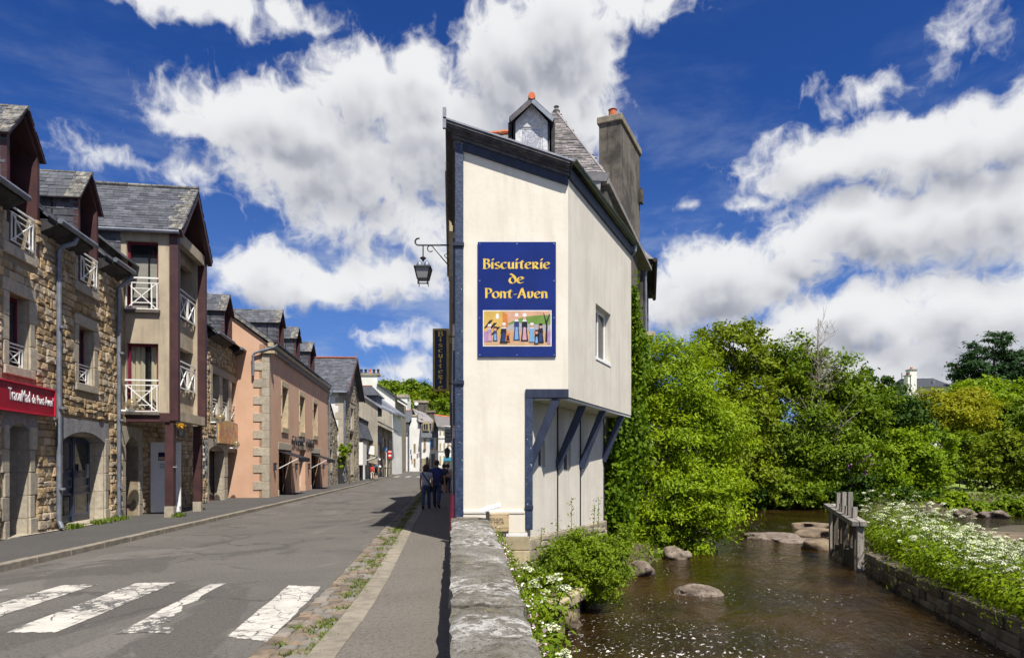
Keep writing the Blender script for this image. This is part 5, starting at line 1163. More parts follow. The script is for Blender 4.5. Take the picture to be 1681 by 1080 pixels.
folk(.49, .80, 'p_navy', 'p_blue', 'p_white', .14); folk(.61, .82, 'p_dark', 'p_pink', 'p_white', .12, .055); folk(.085, .5, 'p_lilac', 'p_pink', 'p_white', .12, .04); folk(.17, .42, 'p_navy', 'p_blue', 'p_dark', .13, .035); folk(.72, .56, 'p_blue', 'p_blue', 'p_white', .10, .045); folk(.85, .56, 'p_dark', 'p_navy', 'p_dark', .08, .05); folk(.79, .40, 'p_dark', 'p_blue', 'p_dark', .05, .035); folk(.30, .58, 'p_dark', 'p_navy', 'p_white', .08, .06); folk(.36, .34, 'p_orange', 'p_dark', 'p_skin', .12, .04)

# vertical hanging sign
HS = thing('hanging_sign', 'tall navy hanging sign with gold frame and vertical gold lettering', 'sign', (0, 18, 0)); q0, q1 = px(710.5, 642, 18), px(736, 540, 18)
MB().box(q0.x, q1.x, -.04, .04, q0.z, q1.z).obj('panel', 'sign_navy', HS)
fr = MB(); f = .05
for (a, b, c, d) in ((q0.x - .005, q0.x + f, q0.z, q1.z), (q1.x - f, q1.x + .005, q0.z, q1.z), (q0.x + f, q1.x - f, q0.z - .002, q0.z + f), (q0.x + f, q1.x - f, q1.z - f, q1.z + .002)): fr.box(a, b, -.055, .055, c, d)
fr.obj('frame', 'gold_frame', HS)
uncial('lettering', 'BiscuiteRie', .132, (q0.x + q1.x) / 2, q1.z - .07 - .132, -.048, 'gold', HS, vertical=True, sx=1.45)
for z in (q1.z - .2, q0.z + .2): MB().bar((q1.x, 0, z), (q1.x + .18, 0, z), .03).obj('bracket', 'iron', HS)

# lantern on its scrolled bracket
LN = thing('street_lantern', 'large glazed lantern hanging from a scrolled iron bracket on the corner house', 'lantern', (0, 20, 0))
bx0, bx1, bz = px(681, 0, 20).x, px(741, 0, 20).x, zpx(402.5, 20)
MB().tube([(bx1, 0, bz), (bx0 + .1, 0, bz)] + [(bx0 + .1 + .1 * math.cos(R(a)), 0, bz + .1 + .1 * math.sin(R(a))) for a in range(250, 60, -22)], .025, 8).obj('arm', 'iron', LN)
MB().tube([(bx1 - .02, 0, bz - .68), (bx0 + .5, 0, bz - .03)] + [(bx0 + .45 + .09 * math.cos(R(a)), 0, bz - .1 + .09 * math.sin(R(a))) for a in range(80, 320, 26)], .016, 8).obj('brace', 'iron', LN)
MB().tube([(bx1 - .03, 0, bz - .15), (bx1 - .22, 0, bz - .3), (bx1 - .03, 0, bz - .5)], .014, 6).obj('scroll', 'iron', LN); MB().box(bx1 - .03, bx1 + .03, -.04, .04, bz - .85, bz + .15).obj('wall_plate', 'iron', LN)
lx = px(694, 0, 20).x; MB().tube([(lx, 0, bz), (lx, 0, bz - .42)], .018, 8).obj('hanger', 'iron', LN)
MB().lathe([(.02, .06), (.10, .0), (.03, -.06), (.02, -.1)], (lx, 0, bz - .38), 10).obj('finial', 'iron', LN)
zt_ = bz - .66; zb_ = bz - 1.0
for s in (-1, 1): MB().lathe([(.095, 0), (.10, .06), (.08, .14), (.04, .18), (0, .19)], (lx + s * .105, 0, zt_), 10).obj('vent_dome', 'zinc', LN, smooth=True)
def frust(zt, rt_, zb, rb): return [(lx - rb, -rb, zb), (lx + rb, -rb, zb), (lx + rb, rb, zb), (lx - rb, rb, zb), (lx - rt_, -rt_, zt), (lx + rt_, -rt_, zt), (lx + rt_, rt_, zt), (lx - rt_, rt_, zt)]
MB().hexa(frust(zt_ - .02, .22, zb_, .145)).obj('glass', 'frosted', LN)
fr = MB(); c8 = frust(zt_ - .02, .225, zb_, .15)
for i in range(4): fr.bar(c8[i], c8[i + 4], .03); fr.bar(c8[i], c8[(i + 1) % 4], .03); fr.bar(c8[4 + i], c8[4 + (i + 1) % 4], .045)
c9 = frust(zb_, .15, zb_ - .08, .135)
for i in range(4): fr.bar(c9[i], c9[(i + 1) % 4], .028); fr.bar(c9[i], (c9[i][0], c9[i][1], c9[i][2] - .10), .022)
fr.obj('cage', 'iron', LN)
LN2 = thing('wall_lantern', 'small black wall lantern low on the street front, beside the white hanging sign', 'lantern', (0, 16.6, 0)); lx = px(733.5, 0, 16.6).x; z = zpx(744, 16.6)
MB().lathe([(.0, .16), (.02, .14), (.07, .09), (.085, .07), (.06, .06)], (lx, 0, z), 8).obj('hood', 'iron', LN2); MB().lathe([(.055, .06), (.075, .05), (.045, -.1), (0, -.12)], (lx, 0, z), 8).obj('glass', 'pane', LN2); MB().tube([(lx, 0, z + .16), (lx + .06, 0, z + .2), (lx + .14, 0, z + .12), (lx + .15, 0, z + .04)], .012, 6).obj('bracket', 'iron', LN2)
HS2 = thing('hanging_sign', 'small grey white hanging sign above the little wall lantern', 'sign', (0, 19.5, 0)); p0, p1 = px(729.5, 727, 19.5), px(740, 704, 19.5)
MB().box(p0.x, p1.x, -.03, .03, p0.z, p1.z).obj('panel', 'granite_grey', HS2); MB().bar((p0.x, 0, p1.z + .05), (p1.x + .08, 0, p1.z + .05), .025).obj('bracket', 'iron', HS2)
for k in range(2): MB().box(p0.x + .03, p1.x - .03, -.034, -.03, p1.z - .14 - k * .1, p1.z - .11 - k * .1).obj('print_line', 'iron', HS2)

# plaque, reading desk, leaning board
PQ = thing('plaque', 'pale wooden house-name plaque at the foot of the cream front wall', 'plaque', (0, 14.2, 0)); p0, p1 = px(803.5, 872, 14.15), px(835, 843.5, 14.15)
MB().box(p0.x, p1.x, -.075, -.032, p0.z, p1.z).obj('board', 'plaque_wood', PQ, bev=.004)
text_on('lettering', 'MOULIN', .082, 'iron', PQ, (p0.x + .12, -.077, p1.z - .135), extrude=.001, align='CENTER'); text_on('lettering', 'TY MEUR', .082, 'iron', PQ, (p0.x + .13, -.077, p1.z - .205), extrude=.001, align='CENTER')
MB().box(p0.x, p1.x, -.077, -.075, p0.z + .075, p0.z + .08).obj('groove', 'iron', PQ)
for a in (p0.x + .02, p1.x - .02):
    for z in (p0.z + .02, p1.z - .02): MB().box(a - .009, a + .009, -.08, -.075, z - .009, z + .009).obj('bolt', 'iron', PQ)
RD = thing('reading_desk', 'white tilted information panel on a dark post behind the parapet end', 'information panel', (px(800, 0, 13.2).x, 13.2, 0))
MB().box(-.035, .035, -.03, .03, -.6, .74).obj('post', 'old_stone', RD); d_ = MB().box(-.20, .20, -.15, .15, -.02, .02).obj('panel', 'white_plastic', RD, bev=.005); d_.location = (.055, 0, .815); d_.rotation_euler = (R(9), R(-17), 0)
LB = thing('leaning_board', 'dark red wooden board leaning by the blue corner post', 'board', (-1.235, 13.98, 0)); MB().hexa([(-.045, -.1, .05), (.0, -.12, .05), (.04, .12, .05), (-.02, .12, .05), (-.02, -.06, 1.02), (.01, -.08, 1.08), (.045, .12, 1.0), (.0, .12, .96)]).obj('board', 'red_frame', LB)

# ------------------------------------------------------------------ parapet wall with granite coping
PW = thing('parapet_wall', 'low granite parapet with lichen-stained coping beside the pavement', 'wall', (0, 0, 0))
mb = MB(); Yc = [-4, 0, 3.56, 8, 13.72]
for a, b in zip(Yc, Yc[1:]): mb.hexa([(PL(a) + .03, a, -1.7), (PR(a) - .03, a, -1.7), (PR(b) - .03, b, -1.7), (PL(b) + .03, b, -1.7), (PL(a) + .03, a, .42), (PR(a) - .03, a, .42), (PR(b) - .03, b, .42), (PL(b) + .03, b, .42)])
mb.obj('wall_body', 'bank_wall', PW)
cuts = [-2, .4, 2, 3.25, 4.2, 5.1, 6.05, 7.4, 8.93, 10.9, 12.4, 13.75]; nr = np.random.default_rng(12)
for a, b in zip(cuts, cuts[1:]):
    nu_, nv = 7, max(4, int((b - a) / .16)); V = []; F = []; tilt = nr.uniform(-.008, .008); base = .6 + nr.uniform(-.01, .01)
    for j in range(nv + 1):
        Y = a + .006 + (b - a - .012) * j / nv; l, r = PL(Y), PR(Y)
        for i in range(nu_ + 1):
            f = i / nu_; edge = min(i, nu_ - i, j * 1.6, (nv - j) * 1.6)
            z = base + tilt * (f - .5) + nr.normal(0, .006) - (.03 if edge < .5 else (.004 if edge < 1.2 else 0)); V.append((l + (r - l) * f + (nr.normal(0, .010) if i in (0, nu_) else 0), Y + nr.normal(0, .004) * (edge > 0), z))
    w_ = nu_ + 1
    for j in range(nv):
        for i in range(nu_): F.append((j * w_ + i, j * w_ + i + 1, (j + 1) * w_ + i + 1, (j + 1) * w_ + i))
    rim = [i for i in range(w_)] + [j * w_ + nu_ for j in range(1, nv + 1)] + [nv * w_ + i for i in range(nu_ - 1, -1, -1)] + [j * w_ for j in range(nv - 1, 0, -1)]
    off = len(V); V += [(V[k][0] + nr.normal(0, .006), V[k][1], base - .20) for k in rim]; m_ = len(rim)
    F += [(rim[(k + 1) % m_], rim[k], off + k, off + (k + 1) % m_) for k in range(m_)]
    link('coping_stone', mesh_from('coping_stone', V, F), 'coping', PW)

# ------------------------------------------------------------------ slate-roofed wing behind the corner house
SW = thing('slate_house', 'tall house with a steep old slate hip roof and a white gabled dormer', 'house', (0, 19.4, 0))
eL, eR = -1.80, 2.62; ez = 9.85; ap = Vector((1.43, 2.6, 13.0)); ap2 = Vector((1.3, 6.5, 13.0))
MB().add([(-1.5, .1, -.3), (2.45, .1, -.3), (4.4, 8, -.3), (-2.2, 8, -.3), (-1.5, .1, ez), (2.45, .1, ez), (4.4, 8, ez), (-2.2, 8, ez)], [(0, 1, 5, 4), (1, 2, 6, 5), (2, 3, 7, 6), (3, 0, 4, 7), (4, 5, 6, 7)]).obj('wall', 'concrete_dirty', SW)
A_, B_, C_, D_ = Vector((eL, -.25, ez)), Vector((eR, -.1, ez)), Vector((4.6, 8.2, ez)), Vector((-2.5, 8.2, ez))
RFv = MB(); RFv.add([A_, B_, C_, D_, ap, ap2], [(0, 1, 4), (1, 2, 5, 4), (2, 3, 5), (3, 0, 4, 5)]); rf_ = RFv.obj('roof', 'slate_old', SW)
U_ = (B_ - A_).normalized(); foot = A_ + U_ * (ap - A_).dot(U_); Vv = (ap - foot); H_ = Vv.length; ax = (ap - A_).dot(U_); W_ = (B_ - A_).length
slates(rf_, A_ + Vector((0, -.02, .01)), U_, Vv, W_, H_, .2, .105, 'slate_old', 0, keep=lambda u, v: (u > ax * v / H_ - .04) and (u < W_ - (W_ - ax) * v / H_ + .04), seed=101, th=.02)
MB().tube([B_ + Vector((0, 0, .03)), ap + Vector((0, 0, .03))], .045, 6).obj('hip_tiles', 'slate_old', rf_); MB().lathe([(.1, 0), (.12, .1), (.05, .18), (.09, .24), (0, .3)], ap - Vector((0, 0, .05)), 10).obj('finial', 'slate_lichen', rf_)
MB().hexa([(1.9, -.3, 9.62), (2.66, -.22, 9.62), (2.66, .2, 9.62), (1.9, .2, 9.62), (1.9, -.36, 9.84), (2.74, -.26, 9.84), (2.74, .2, 9.84), (1.9, .2, 9.84)]).obj('cornice', 'granite_grey', SW)
MB().hexa([(2.0, -.2, 9.0), (2.45, -.2, 9.0), (2.45, .1, 9.0), (2.0, .1, 9.0), (2.0, -.2, 9.62), (2.5, -.2, 9.62), (2.5, .1, 9.62), (2.0, .1, 9.62)]).obj('attic_window', 'frosted', SW)
MB().hexa([(2.50, -.1, 9.6), (2.75, -.1, 9.6), (5.0, 5.0, 8.6), (4.0, 5.0, 8.6), (2.50, -.1, 9.75), (2.75, -.1, 9.75), (5.0, 5.0, 8.7), (4.0, 5.0, 8.7)]).obj('lower_roof', 'slate_old', SW)
MB().hexa([(2.4, .0, 6.5), (2.7, .0, 6.5), (4.3, 4.0, 6.5), (4.0, 4.0, 6.5), (2.4, .0, 9.55), (2.7, .0, 9.55), (4.3, 4.0, 8.8), (4.0, 4.0, 8.8)]).obj('river_wall', 'concrete_dirty', SW)
for k, (o, z0, z1) in enumerate(((.28, 9.9, 10.15), (.22, 9.7, 9.9))): MB().hexa([(-1.60 - o, -.25, z0), (-1.6, -.25, z0), (-2.55, 10.5, z0), (-2.56 - o, 10.5, z0), (-1.60 - o, -.25, z1), (-1.6, -.25, z1), (-2.55, 10.5, z1), (-2.56 - o, 10.5, z1)]).obj('street_cornice', 'granite_grey' if k == 0 else 'granite_yellow', SW)
MB().hexa([(-1.78, -.0, 7), (-1.6, -.0, 7), (-2.55, 10.5, 7), (-2.75, 10.5, 7), (-1.78, -.0, 9.7), (-1.6, -.0, 9.7), (-2.55, 10.5, 9.7), (-2.75, 10.5, 9.7)]).obj('street_band', 'granite_yellow', SW)
MB().hexa([(-1.66, -.0, -.2), (-1.56, -.0, -.2), (-2.52, 10.5, -.2), (-2.62, 10.5, -.2), (-1.66, 0, 7), (-1.56, 0, 7), (-2.52, 10.5, 7), (-2.62, 10.5, 7)]).obj('street_wall', 'white_render', SW)
# white dormer, square to the camera
DM = thing_part('dormer', SW); dy = .15; d0, d1, dm = -.02, 1.14, .56
MB().box(d0 + .06, d1 - .06, dy + .08, 2.0, 9.9, 11.5).obj('body', 'slate', DM)
MB().prism([(d0 + .12, 11.48), (d1 - .12, 11.48), (dm, 11.97)], dy, dy + .1).obj('pediment', 'white_wood', DM); MB().box(d0 + .12, d0 + .26, dy, dy + .1, 9.9, 11.48).box(d1 - .26, d1 - .12, dy, dy + .1, 9.9, 11.48).box(d0 + .26, d1 - .26, dy, dy + .1, 11.33, 11.48).obj('casing', 'white_wood', DM)
w = window(DM, d0 + .26, d1 - .26, 10.0, 11.33, dy + .02, 'white_wood', 'frosted', 1, 1, .05)
m, t, b, out = newmat('film'); geo = t.node('ShaderNodeNewGeometry'); t.put(b.inputs['Base Color'], t.mix(t.ramp(t.noise(geo.outputs['Position'], 6, 6, .7, 2.0), .35, .65), (.55, .57, .62), (.22, .22, .25))); b.inputs['Roughness'].default_value = .3
MB().box(d0 + .3, d1 - .3, dy + .03, dy + .036, 10.05, 11.28).obj('plastic_film', 'film', w)
for s in (-1, 1):
    e = d0 - .06 if s < 0 else d1 + .06; zl = 11.48; zt2 = 12.06
    MB().hexa([(e, dy - .22, zl - .05), (dm, dy - .22, zt2 - .05), (dm, 2.6, zt2 - .05), (e, 2.6, zl - .05), (e, dy - .22, zl + .02), (dm, dy - .22, zt2 + .02), (dm, 2.6, zt2 + .02), (e, 2.6, zl + .02)]).obj('roof_slope', 'slate', DM)
    MB().prism([(e, zl + .0), (e - s * .05, zl - .12), (dm, zt2 - .17), (dm, zt2 - .02)] if s < 0 else [(dm, zt2 - .02), (dm, zt2 - .17), (e - s * .05, zl - .12), (e, zl)], dy - .24, dy - .20).obj('barge_board', 'cornice_grey' if s < 0 else 'zinc', DM)
    MB().box(e - .03 if s < 0 else e - .07, e + .07 if s < 0 else e + .03, dy + .0, 2.0, 10, 11.45).obj('cheek', 'black_timber', DM)
MB().tube([(dm, dy - .26, zt2 + .03), (dm, dy + 1.4, zt2 + .03)], .10, 10).obj('ridge_tile', 'clay', DM)
# chimney stack rising from the river
CH = thing('chimney_stack', 'massive weathered grey chimney stack with orange pot on the river side', 'chimney', (3.5, 22, 0), math.atan2(.917, .4))
MB().box(0, 2.75, 0, .72, -1.6, 12.75).obj('stack', 'concrete_dirty', CH); MB().box(-.06, 2.8, -.06, .78, 12.75, 12.98).obj('cap', 'old_stone', CH, bev=.03)
MB().lathe([(.13, 0), (.17, .05), (.14, .1), (.125, .32), (.15, .34), (.12, .36)], (.35, .36, 12.98), 12).obj('pot', 'clay', CH)
MB().box(2.5, 2.8, -.12, -.02, 11.0, 11.5).obj('bracket', 'concrete_dirty', CH)
RH = thing('rear_house', 'house behind the chimney with orange ridge tiles and an overhanging gutter', 'house', (0, 26, 0))
MB().add([(-2.1, -.5, -.3), (4.95, -.3, -.3), (6.2, 5, -.3), (-2.7, 6, -.3), (-2.1, -.5, 9.4), (4.95, -.3, 9.4), (6.2, 5, 9.4), (-2.7, 6, 9.4)], [(0, 1, 5, 4), (1, 2, 6, 5), (2, 3, 7, 6), (3, 0, 4, 7)]).obj('wall', 'concrete_dirty', RH)
MB().add([(-2.3, -.9, 9.3), (5.25, -.7, 9.3), (6.5, 5.3, 9.3), (-2.9, 6.3, 9.3), (-2.2, 1.2, 14.7), (-.1, 1.2, 14.9)], [(0, 1, 5, 4), (1, 2, 5), (2, 3, 4, 5), (3, 0, 4)]).obj('roof', 'slate_old', RH); ridge(RH, (-2.2, 1.2, 14.72), (-.1, 1.2, 14.92), 'clay', .1)
MB().tube([(5.3, -.75, 9.25), (6.5, 5.2, 9.25)], .08, 8).obj('gutter', 'black_timber', RH); MB().tube([(5.25, -.3, 9.2), (5.02, -.36, 8.9), (5.02, -.36, 3)], .05, 8).obj('downpipe', 'zinc', RH); MB().box(4.9, 5.35, -.5, .4, 6.5, 6.65).obj('ledge', 'old_stone', RH)

NR = thing('terrace_house', 'white terrace house farther along the right of the street', 'house', (FR(32.3), 32.3, 0), math.atan2(1, -.09))
wq = [(2, 3, 3.2, 4.8), (6, 7, 3.2, 4.8), (10, 11, 3.2, 4.8)]
mb = MB(); mb.box(0, 72, -6, 0, -.2, 7.8); mb.obj('wall', 'white_render', NR); MB().hexa([(-.2, -6.2, 7.8), (72, -6.2, 7.8), (72, .2, 7.8), (-.2, .2, 7.8), (-.2, -3.2, 10.4), (72, -3.2, 10.4), (72, -3.0, 10.4), (-.2, -3.0, 10.4)]).obj('roof', 'slate_old', NR)
for (a, b, c, d) in wq: MB().box(a, b, .0, .09, c, d).obj('shutter', 'navy_door', NR)

# ------------------------------------------------------------------ farther houses on the left of the street
def front_frame(x0, Y0, x1, Y1):
    a = Vector(((x0 - 840) * Y0 / FPX, Y0, rise(Y0) + .08)); b = Vector(((x1 - 840) * Y1 / FPX, Y1, 0)); d = b - a; d.z = 0
    return a, math.atan2(d.y, d.x), d.length
# low stone annexe after the pink house
o_, r_z, L = front_frame(537, 52, 553, 58.5)
AN = thing('stone_annexe', 'small grey stone annexe with a sloping top beside the pink house', 'house', o_, r_z)
aw = [(.2, 1.2, 4.3, 5.7), (.6, 2.6, 1.2, 2.85)]; top = lambda u: 6.7 - (6.7 - 4.6) * u / L
mb = wall_mb(0, L, -.3, 4.3, [aw[1]], .4); mb.obj('wall', 'mortar', AN); MB().prism([(0, 4.3), (L, 4.3), (L, 4.6), (0, 6.7)], .0, .4).obj('gable', 'mortar', AN)
rubble(AN, 0, L, -.1, 6.6, [(q[0] - .2, q[1] + .2, q[2] - .2, q[3] + .25) for q in aw], 'old_stone', seed=111, single=120, lo=.3, hi=.7, band=(.2, .32), top=top)
for q in aw: window(AN, q[0], q[1], q[2], q[3], -.02 if q is aw[0] else .2, 'white_wood', 'pane', 1, 1, .1); surround(AN, q, .22, .25, .2, 'granite')
MB().hexa([(0, -.1, 6.7), (L + .1, -.1, 4.55), (L + .1, 5, 4.55), (0, 5, 6.7), (0, -.1, 6.82), (L + .1, -.1, 4.67), (L + .1, 5, 4.67), (0, 5, 6.82)]).obj('roof', 'slate', AN)
# stone gable house with a white flank
o_, r_z, L = front_frame(563, 60, 588, 68)
GH = thing('gable_house', 'stone gabled house with a white rendered flank and dark slate roof', 'house', o_, r_z)
zE, zA = 8.2, 11.5; go = [(3.4, 4.9, 5.0, 6.95), (3.6, 4.8, .9, 3.5), (3.1, 4.9, 4.0, 4.6), (5.6, 6.6, 1.5, 3.0)]
wall_mb(0, L, -.3, zE, go, .4).obj('wall', 'old_stone', GH); MB().prism([(0, zE), (L, zE), (L / 2, zA)], 0, .4).obj('gable', 'old_stone', GH)
rubble(GH, 0, L, -.1, zA, [(q[0] - .25, q[1] + .25, q[2] - .2, q[3] + .25) for q in go], 'old_stone', seed=121, single=160, lo=.3, hi=.75, band=(.24, .38), top=lambda u: zE + (zA - zE) * (1 - abs(u - L / 2) / (L / 2)) - .15)
for q in go[:2]: window(GH, q[0], q[1], q[2], q[3], .15, 'white_plastic', 'white_render' if q is go[1] else 'pane', 2, 1, .12); surround(GH, q, .22, .3, .2, 'granite')
for q in go[2:]: MB().box(q[0], q[1], .25, .3, q[2], q[3]).obj('dark_room', 'dark_inside', GH)
MB().box(3.7, 4.5, -.03, .02, 8.2, 9.2).obj('vent', 'dark_inside', GH)
MB().box(.0, .3, .4, 12, -.3, zE).obj('side_wall', 'white_render', GH); MB().box(L - .3, L, .4, 12, -.3, zE).obj('side_wall', 'grey_render', GH)
for k in range(13): MB().box(-.03, .1, -.03, .7 if k % 2 else .42, k * .63, (k + 1) * .63 - .01).obj('quoin', 'granite', GH, bev=.01)
for s in (-1, 1):
    e = -.35 if s < 0 else L + .35; zl = zE - .25
    MB().hexa([(e, -.5, zl), (L / 2, -.5, zA), (L / 2, 12, zA), (e, 12, zl), (e, -.5, zl + .12), (L / 2, -.5, zA + .14), (L / 2, 12, zA + .14), (e, 12, zl + .12)]).obj('roof', 'slate', GH)
    if s < 0: slates(GH, (e, 12, zl + .13), (0, -1, 0), (L / 2 - e, 0, zA - zl), 12.5, math.hypot(L / 2 - e, zA - zl), .4, .26, 'slate', 0, seed=122, th=.02)
    MB().prism([(e, zl - .1), (L / 2, zA - .12), (L / 2, zA + .16), (e, zl + .16)] if s < 0 else [(L / 2, zA - .12), (e, zl - .1), (e, zl + .16), (L / 2, zA + .16)], -.6, -.5).obj('barge_board', 'plum', GH)
ridge(GH, (L / 2, -.4, zA + .2), (L / 2, 12, zA + .2), 'red_roof_tile', .1); MB().tube([(-.45, -.4, zE - .2), (-.45, 12, zE - .2)], .08, 8).obj('gutter', 'zinc', GH); downpipe(GH, [(-.3, -.3, zE - .3), (-.1, -.15, zE - .8), (-.05, -.12, .2)], .07)
MB().box(-.25, .05, 5, 6.3, 8.9, 9.0).obj('roof_window', 'zinc', GH)
AE = thing('aerial', 'thin television aerial mast above the slate gable roof', 'aerial', (px(585, 0, 72).x, 72, 8)); mb = MB().tube([(0, 0, 0), (0, 0, zpx(577, 72) - 8)], .035, 6).bar((-.35, 0, 4.6), (.35, 0, 4.6), .03); mb.obj('mast', 'lead', AE)
# shop with the steep slate apron
o_, r_z, L = front_frame(588.5, 69, 622, 88)
SP = thing('slate_shop', 'white shop front under a steep dark slate apron roof', 'shop', o_, r_z)
so = [(.3, 4.2, -.1, 2.4), (5.0, 7.5, -.1, 2.5), (8.5, 11.5, -.1, 2.5), (12.5, L - .8, -.1, 2.6), (.8, 3.4, 3.0, 4.1), (9.0, 10.5, 2.9, 3.9)]
wall_mb(0, L, -.3, 4.4, so, .4).obj('wall', 'white_render', SP)
for q in so[:1]: window(SP, q[0], q[1], q[2], q[3], .2, 'granite_grey', 'dark_inside', 1, 1, .4, 'garage_door')
for q in so[1:]: window(SP, q[0], q[1], q[2], q[3], .25, 'black_timber', 'pane', 2, 1, .1, 'shop_window' if q[2] < 0 else 'window')
MB().hexa([(-.1, -.5, 4.3), (L, -.5, 4.3), (L, .6, 4.3), (-.1, .6, 4.3), (-.1, .3, 6.45), (L, .3, 6.45), (L, .6, 6.45), (-.1, .6, 6.45)]).obj('apron_roof', 'slate', SP)
slates(SP, (-.1, -.52, 4.3), (1, 0, 0), (0, .8, 2.15), L, 2.3, .45, .24, 'slate', 0, seed=131, th=.02); MB().box(-.12, L, -.02, .62, 6.45, 6.52).obj('flashing', 'lead', SP)
MB().box(-.05, 3.0, -.4, .0, 1.6, 3.9).obj('stucco_box', 'white_render', SP)
MB().box(0, L, .6, 8, -.3, 6.3).obj('body', 'grey_render', SP)
for i, u in enumerate((5.2, 8.6)): MB().hexa([(u, -.02, 2.9), (u + 2.3, -.02, 2.9), (u + 2.3, -1.1, 2.45), (u, -1.1, 2.45), (u, -.02, 2.94), (u + 2.3, -.02, 2.94), (u + 2.3, -1.1, 2.49), (u, -1.1, 2.49)]).obj('awning', 'black_cloth', SP); 
for u in (5.2, 7.5, 8.6, 10.9): MB().bar((u, -.1, 2.1), (u, -1.1, 2.46), .07).obj('awning_arm', 'white_metal', SP)
XS = thing('hanging_sign', 'white lightbox sign with gold frame on the slate apron shop', 'sign', o_, r_z); MB().box(6.3, 6.5, -.85, -.15, 2.75, 3.75).obj('panel', 'white_plastic', XS); MB().box(6.28, 6.52, -.9, -.85, 2.7, 3.8).box(6.28, 6.52, -.15, -.1, 2.7, 3.8).box(6.28, 6.52, -.85, -.15, 2.7, 2.75).box(6.28, 6.52, -.85, -.15, 3.75, 3.8).obj('frame', 'gold_frame', XS); MB().bar((6.4, -.5, 3.8), (6.4, 0, 3.8), .05).obj('bracket', 'iron', XS)
# frontal gables stepping up behind
def gable_block(name, label, xs_, Y, pts, depth, mat, dormer_=None, chim=None, edge='lead', roofmat='slate'):
    o = thing(name, label, 'house', (0, Y, rise(Y)))
    P = [((x - 840) * Y / FPX, zpx(y, Y) - rise(Y)) for x, y in pts]
    m_ = MB().prism(P, 0, depth); m_.v = [(x + y * (P[-1][0] / Y - .012), y, z) for x, y, z in m_.v]; m_.obj('wall', mat, o)   # flank follows the bend of the street
    return o, P
o, P = gable_block('beige_house', 'beige rendered house flank with slate dormer above the apron shop', None, 77, [(582, 800), (582, 640), (588, 645), (619.5, 667), (619.5, 790)], 10, 'grey_render')
MB().hexa([(P[2][0], -.25, P[2][1]), (P[3][0] + .5, -.25, P[3][1] - .3), (P[3][0] + .5, 10, P[3][1] - .3), (P[2][0], 10, P[2][1]), (P[2][0], -.25, P[2][1] + .2), (P[3][0] + .5, -.25, P[3][1] - .1), (P[3][0] + .5, 10, P[3][1] - .1), (P[2][0], 10, P[2][1] + .2)]).obj('roof_edge', 'lead', o)
q = [px(597, 665, 78), px(618, 651, 78)]; MB().box(q[0].x, q[1].x, .8, 4, q[0].z - 1.2, q[1].z).obj('dormer_wall', 'slate', o)
q = [px(588, 651, 78), px(621, 651, 78), px(609, 635, 79), px(588, 635, 79)]; MB().hexa([(q[0].x, .4, q[0].z), (q[1].x, .4, q[1].z), (q[1].x, 5, q[1].z), (q[0].x, 5, q[0].z), (q[3].x, 2.4, q[3].z), (q[2].x, 2.4, q[2].z), (q[2].x, 2.6, q[2].z), (q[3].x, 2.6, q[3].z)]).obj('dormer_roof', 'slate', o); ridge(o, (q[3].x, 2.5, q[3].z + .05), (q[2].x, 2.5, q[2].z + .05), 'red_roof_tile', .09)
o_, r_z, L = front_frame(622, 88.3, 643, 104)
LH = thing('low_stone_house', 'low stone house with dark windows beside the blue and red street signs', 'house', o_, r_z)
lo_ = [(1.0, 2.6, 3.4, 5.2), (5.5, 7.2, 3.4, 5.2), (9.5, 11.5, 3.4, 5.2), (1.2, 2.8, -.1, 2.3), (6, 8, -.1, 2.3), (11, 13, -.1, 2.3)]
wall_mb(0, L, -.3, 6.6, lo_, .4).obj('wall', 'old_stone', LH)
for q in lo_: window(LH, q[0], q[1], q[2], q[3], .2, 'terracotta_shutter' if q is lo_[0] else 'granite_yellow', 'pane', 2, 1, .12)
MB().hexa([(-.2, -.9, 6.5), (L, -.9, 6.5), (L, 5, 9.5), (-.2, 5, 9.5), (-.2, -.9, 6.65), (L, -.9, 6.65), (L, 5, 9.65), (-.2, 5, 9.65)]).obj('roof', 'slate', LH); MB().tube([(-.2, -.95, 6.55), (L, -.95, 6.55)], .1, 8).obj('gutter', 'zinc', LH); MB().box(0, L, .4, 8, -.3, 6.5).obj('body', 'grey_render', LH); MB().box(.6, 3.0, -.5, 0, 3.1, 3.3).obj('flower_box', 'terracotta_shutter', LH)
o, P = gable_block('beige_house', 'stained beige gable wall rising behind the low stone house', None, 104.3, [(608, 790), (608, 648), (618, 655), (643, 674), (643, 785)], 9, 'grey_render')
MB().hexa([(P[1][0], -.3, P[1][1]), (P[3][0] + .8, -.3, P[3][1] - .5), (P[3][0] + .8, 9, P[3][1] - .5), (P[1][0], 9, P[1][1]), (P[1][0], -.3, P[1][1] + .3), (P[3][0] + .8, -.3, P[3][1] - .2), (P[3][0] + .8, 9, P[3][1] - .2), (P[1][0], 9, P[1][1] + .3)]).obj('roof_edge', 'lead', o)
MB().hexa([(P[3][0], -.05, -.5), (P[3][0] + .02, -.05, -.5), (P[3][0] + .02, 9.5, -.5), (P[3][0] - .5, 9.5, -.5), (P[3][0], -.05, P[3][1] - .3), (P[3][0] + .06, -.05, P[3][1] - .3), (P[3][0] - .1, 9.5, P[3][1] - .3), (P[3][0] - .6, 9.5, P[3][1] - .3)]).obj('street_wall', 'white_render', o)
o, P = gable_block('white_house', 'tall white gable with a broad chimney and five pots', None, 116, [(586, 790), (586, 613), (619, 613), (619, 632), (648, 653), (648, 782)], 9, 'white_render')
MB().box(P[1][0] - .2, P[2][0] + .2, -.2, 2.2, P[1][1] - .3, P[1][1] + .05).obj('chimney_cap', 'old_stone', o)
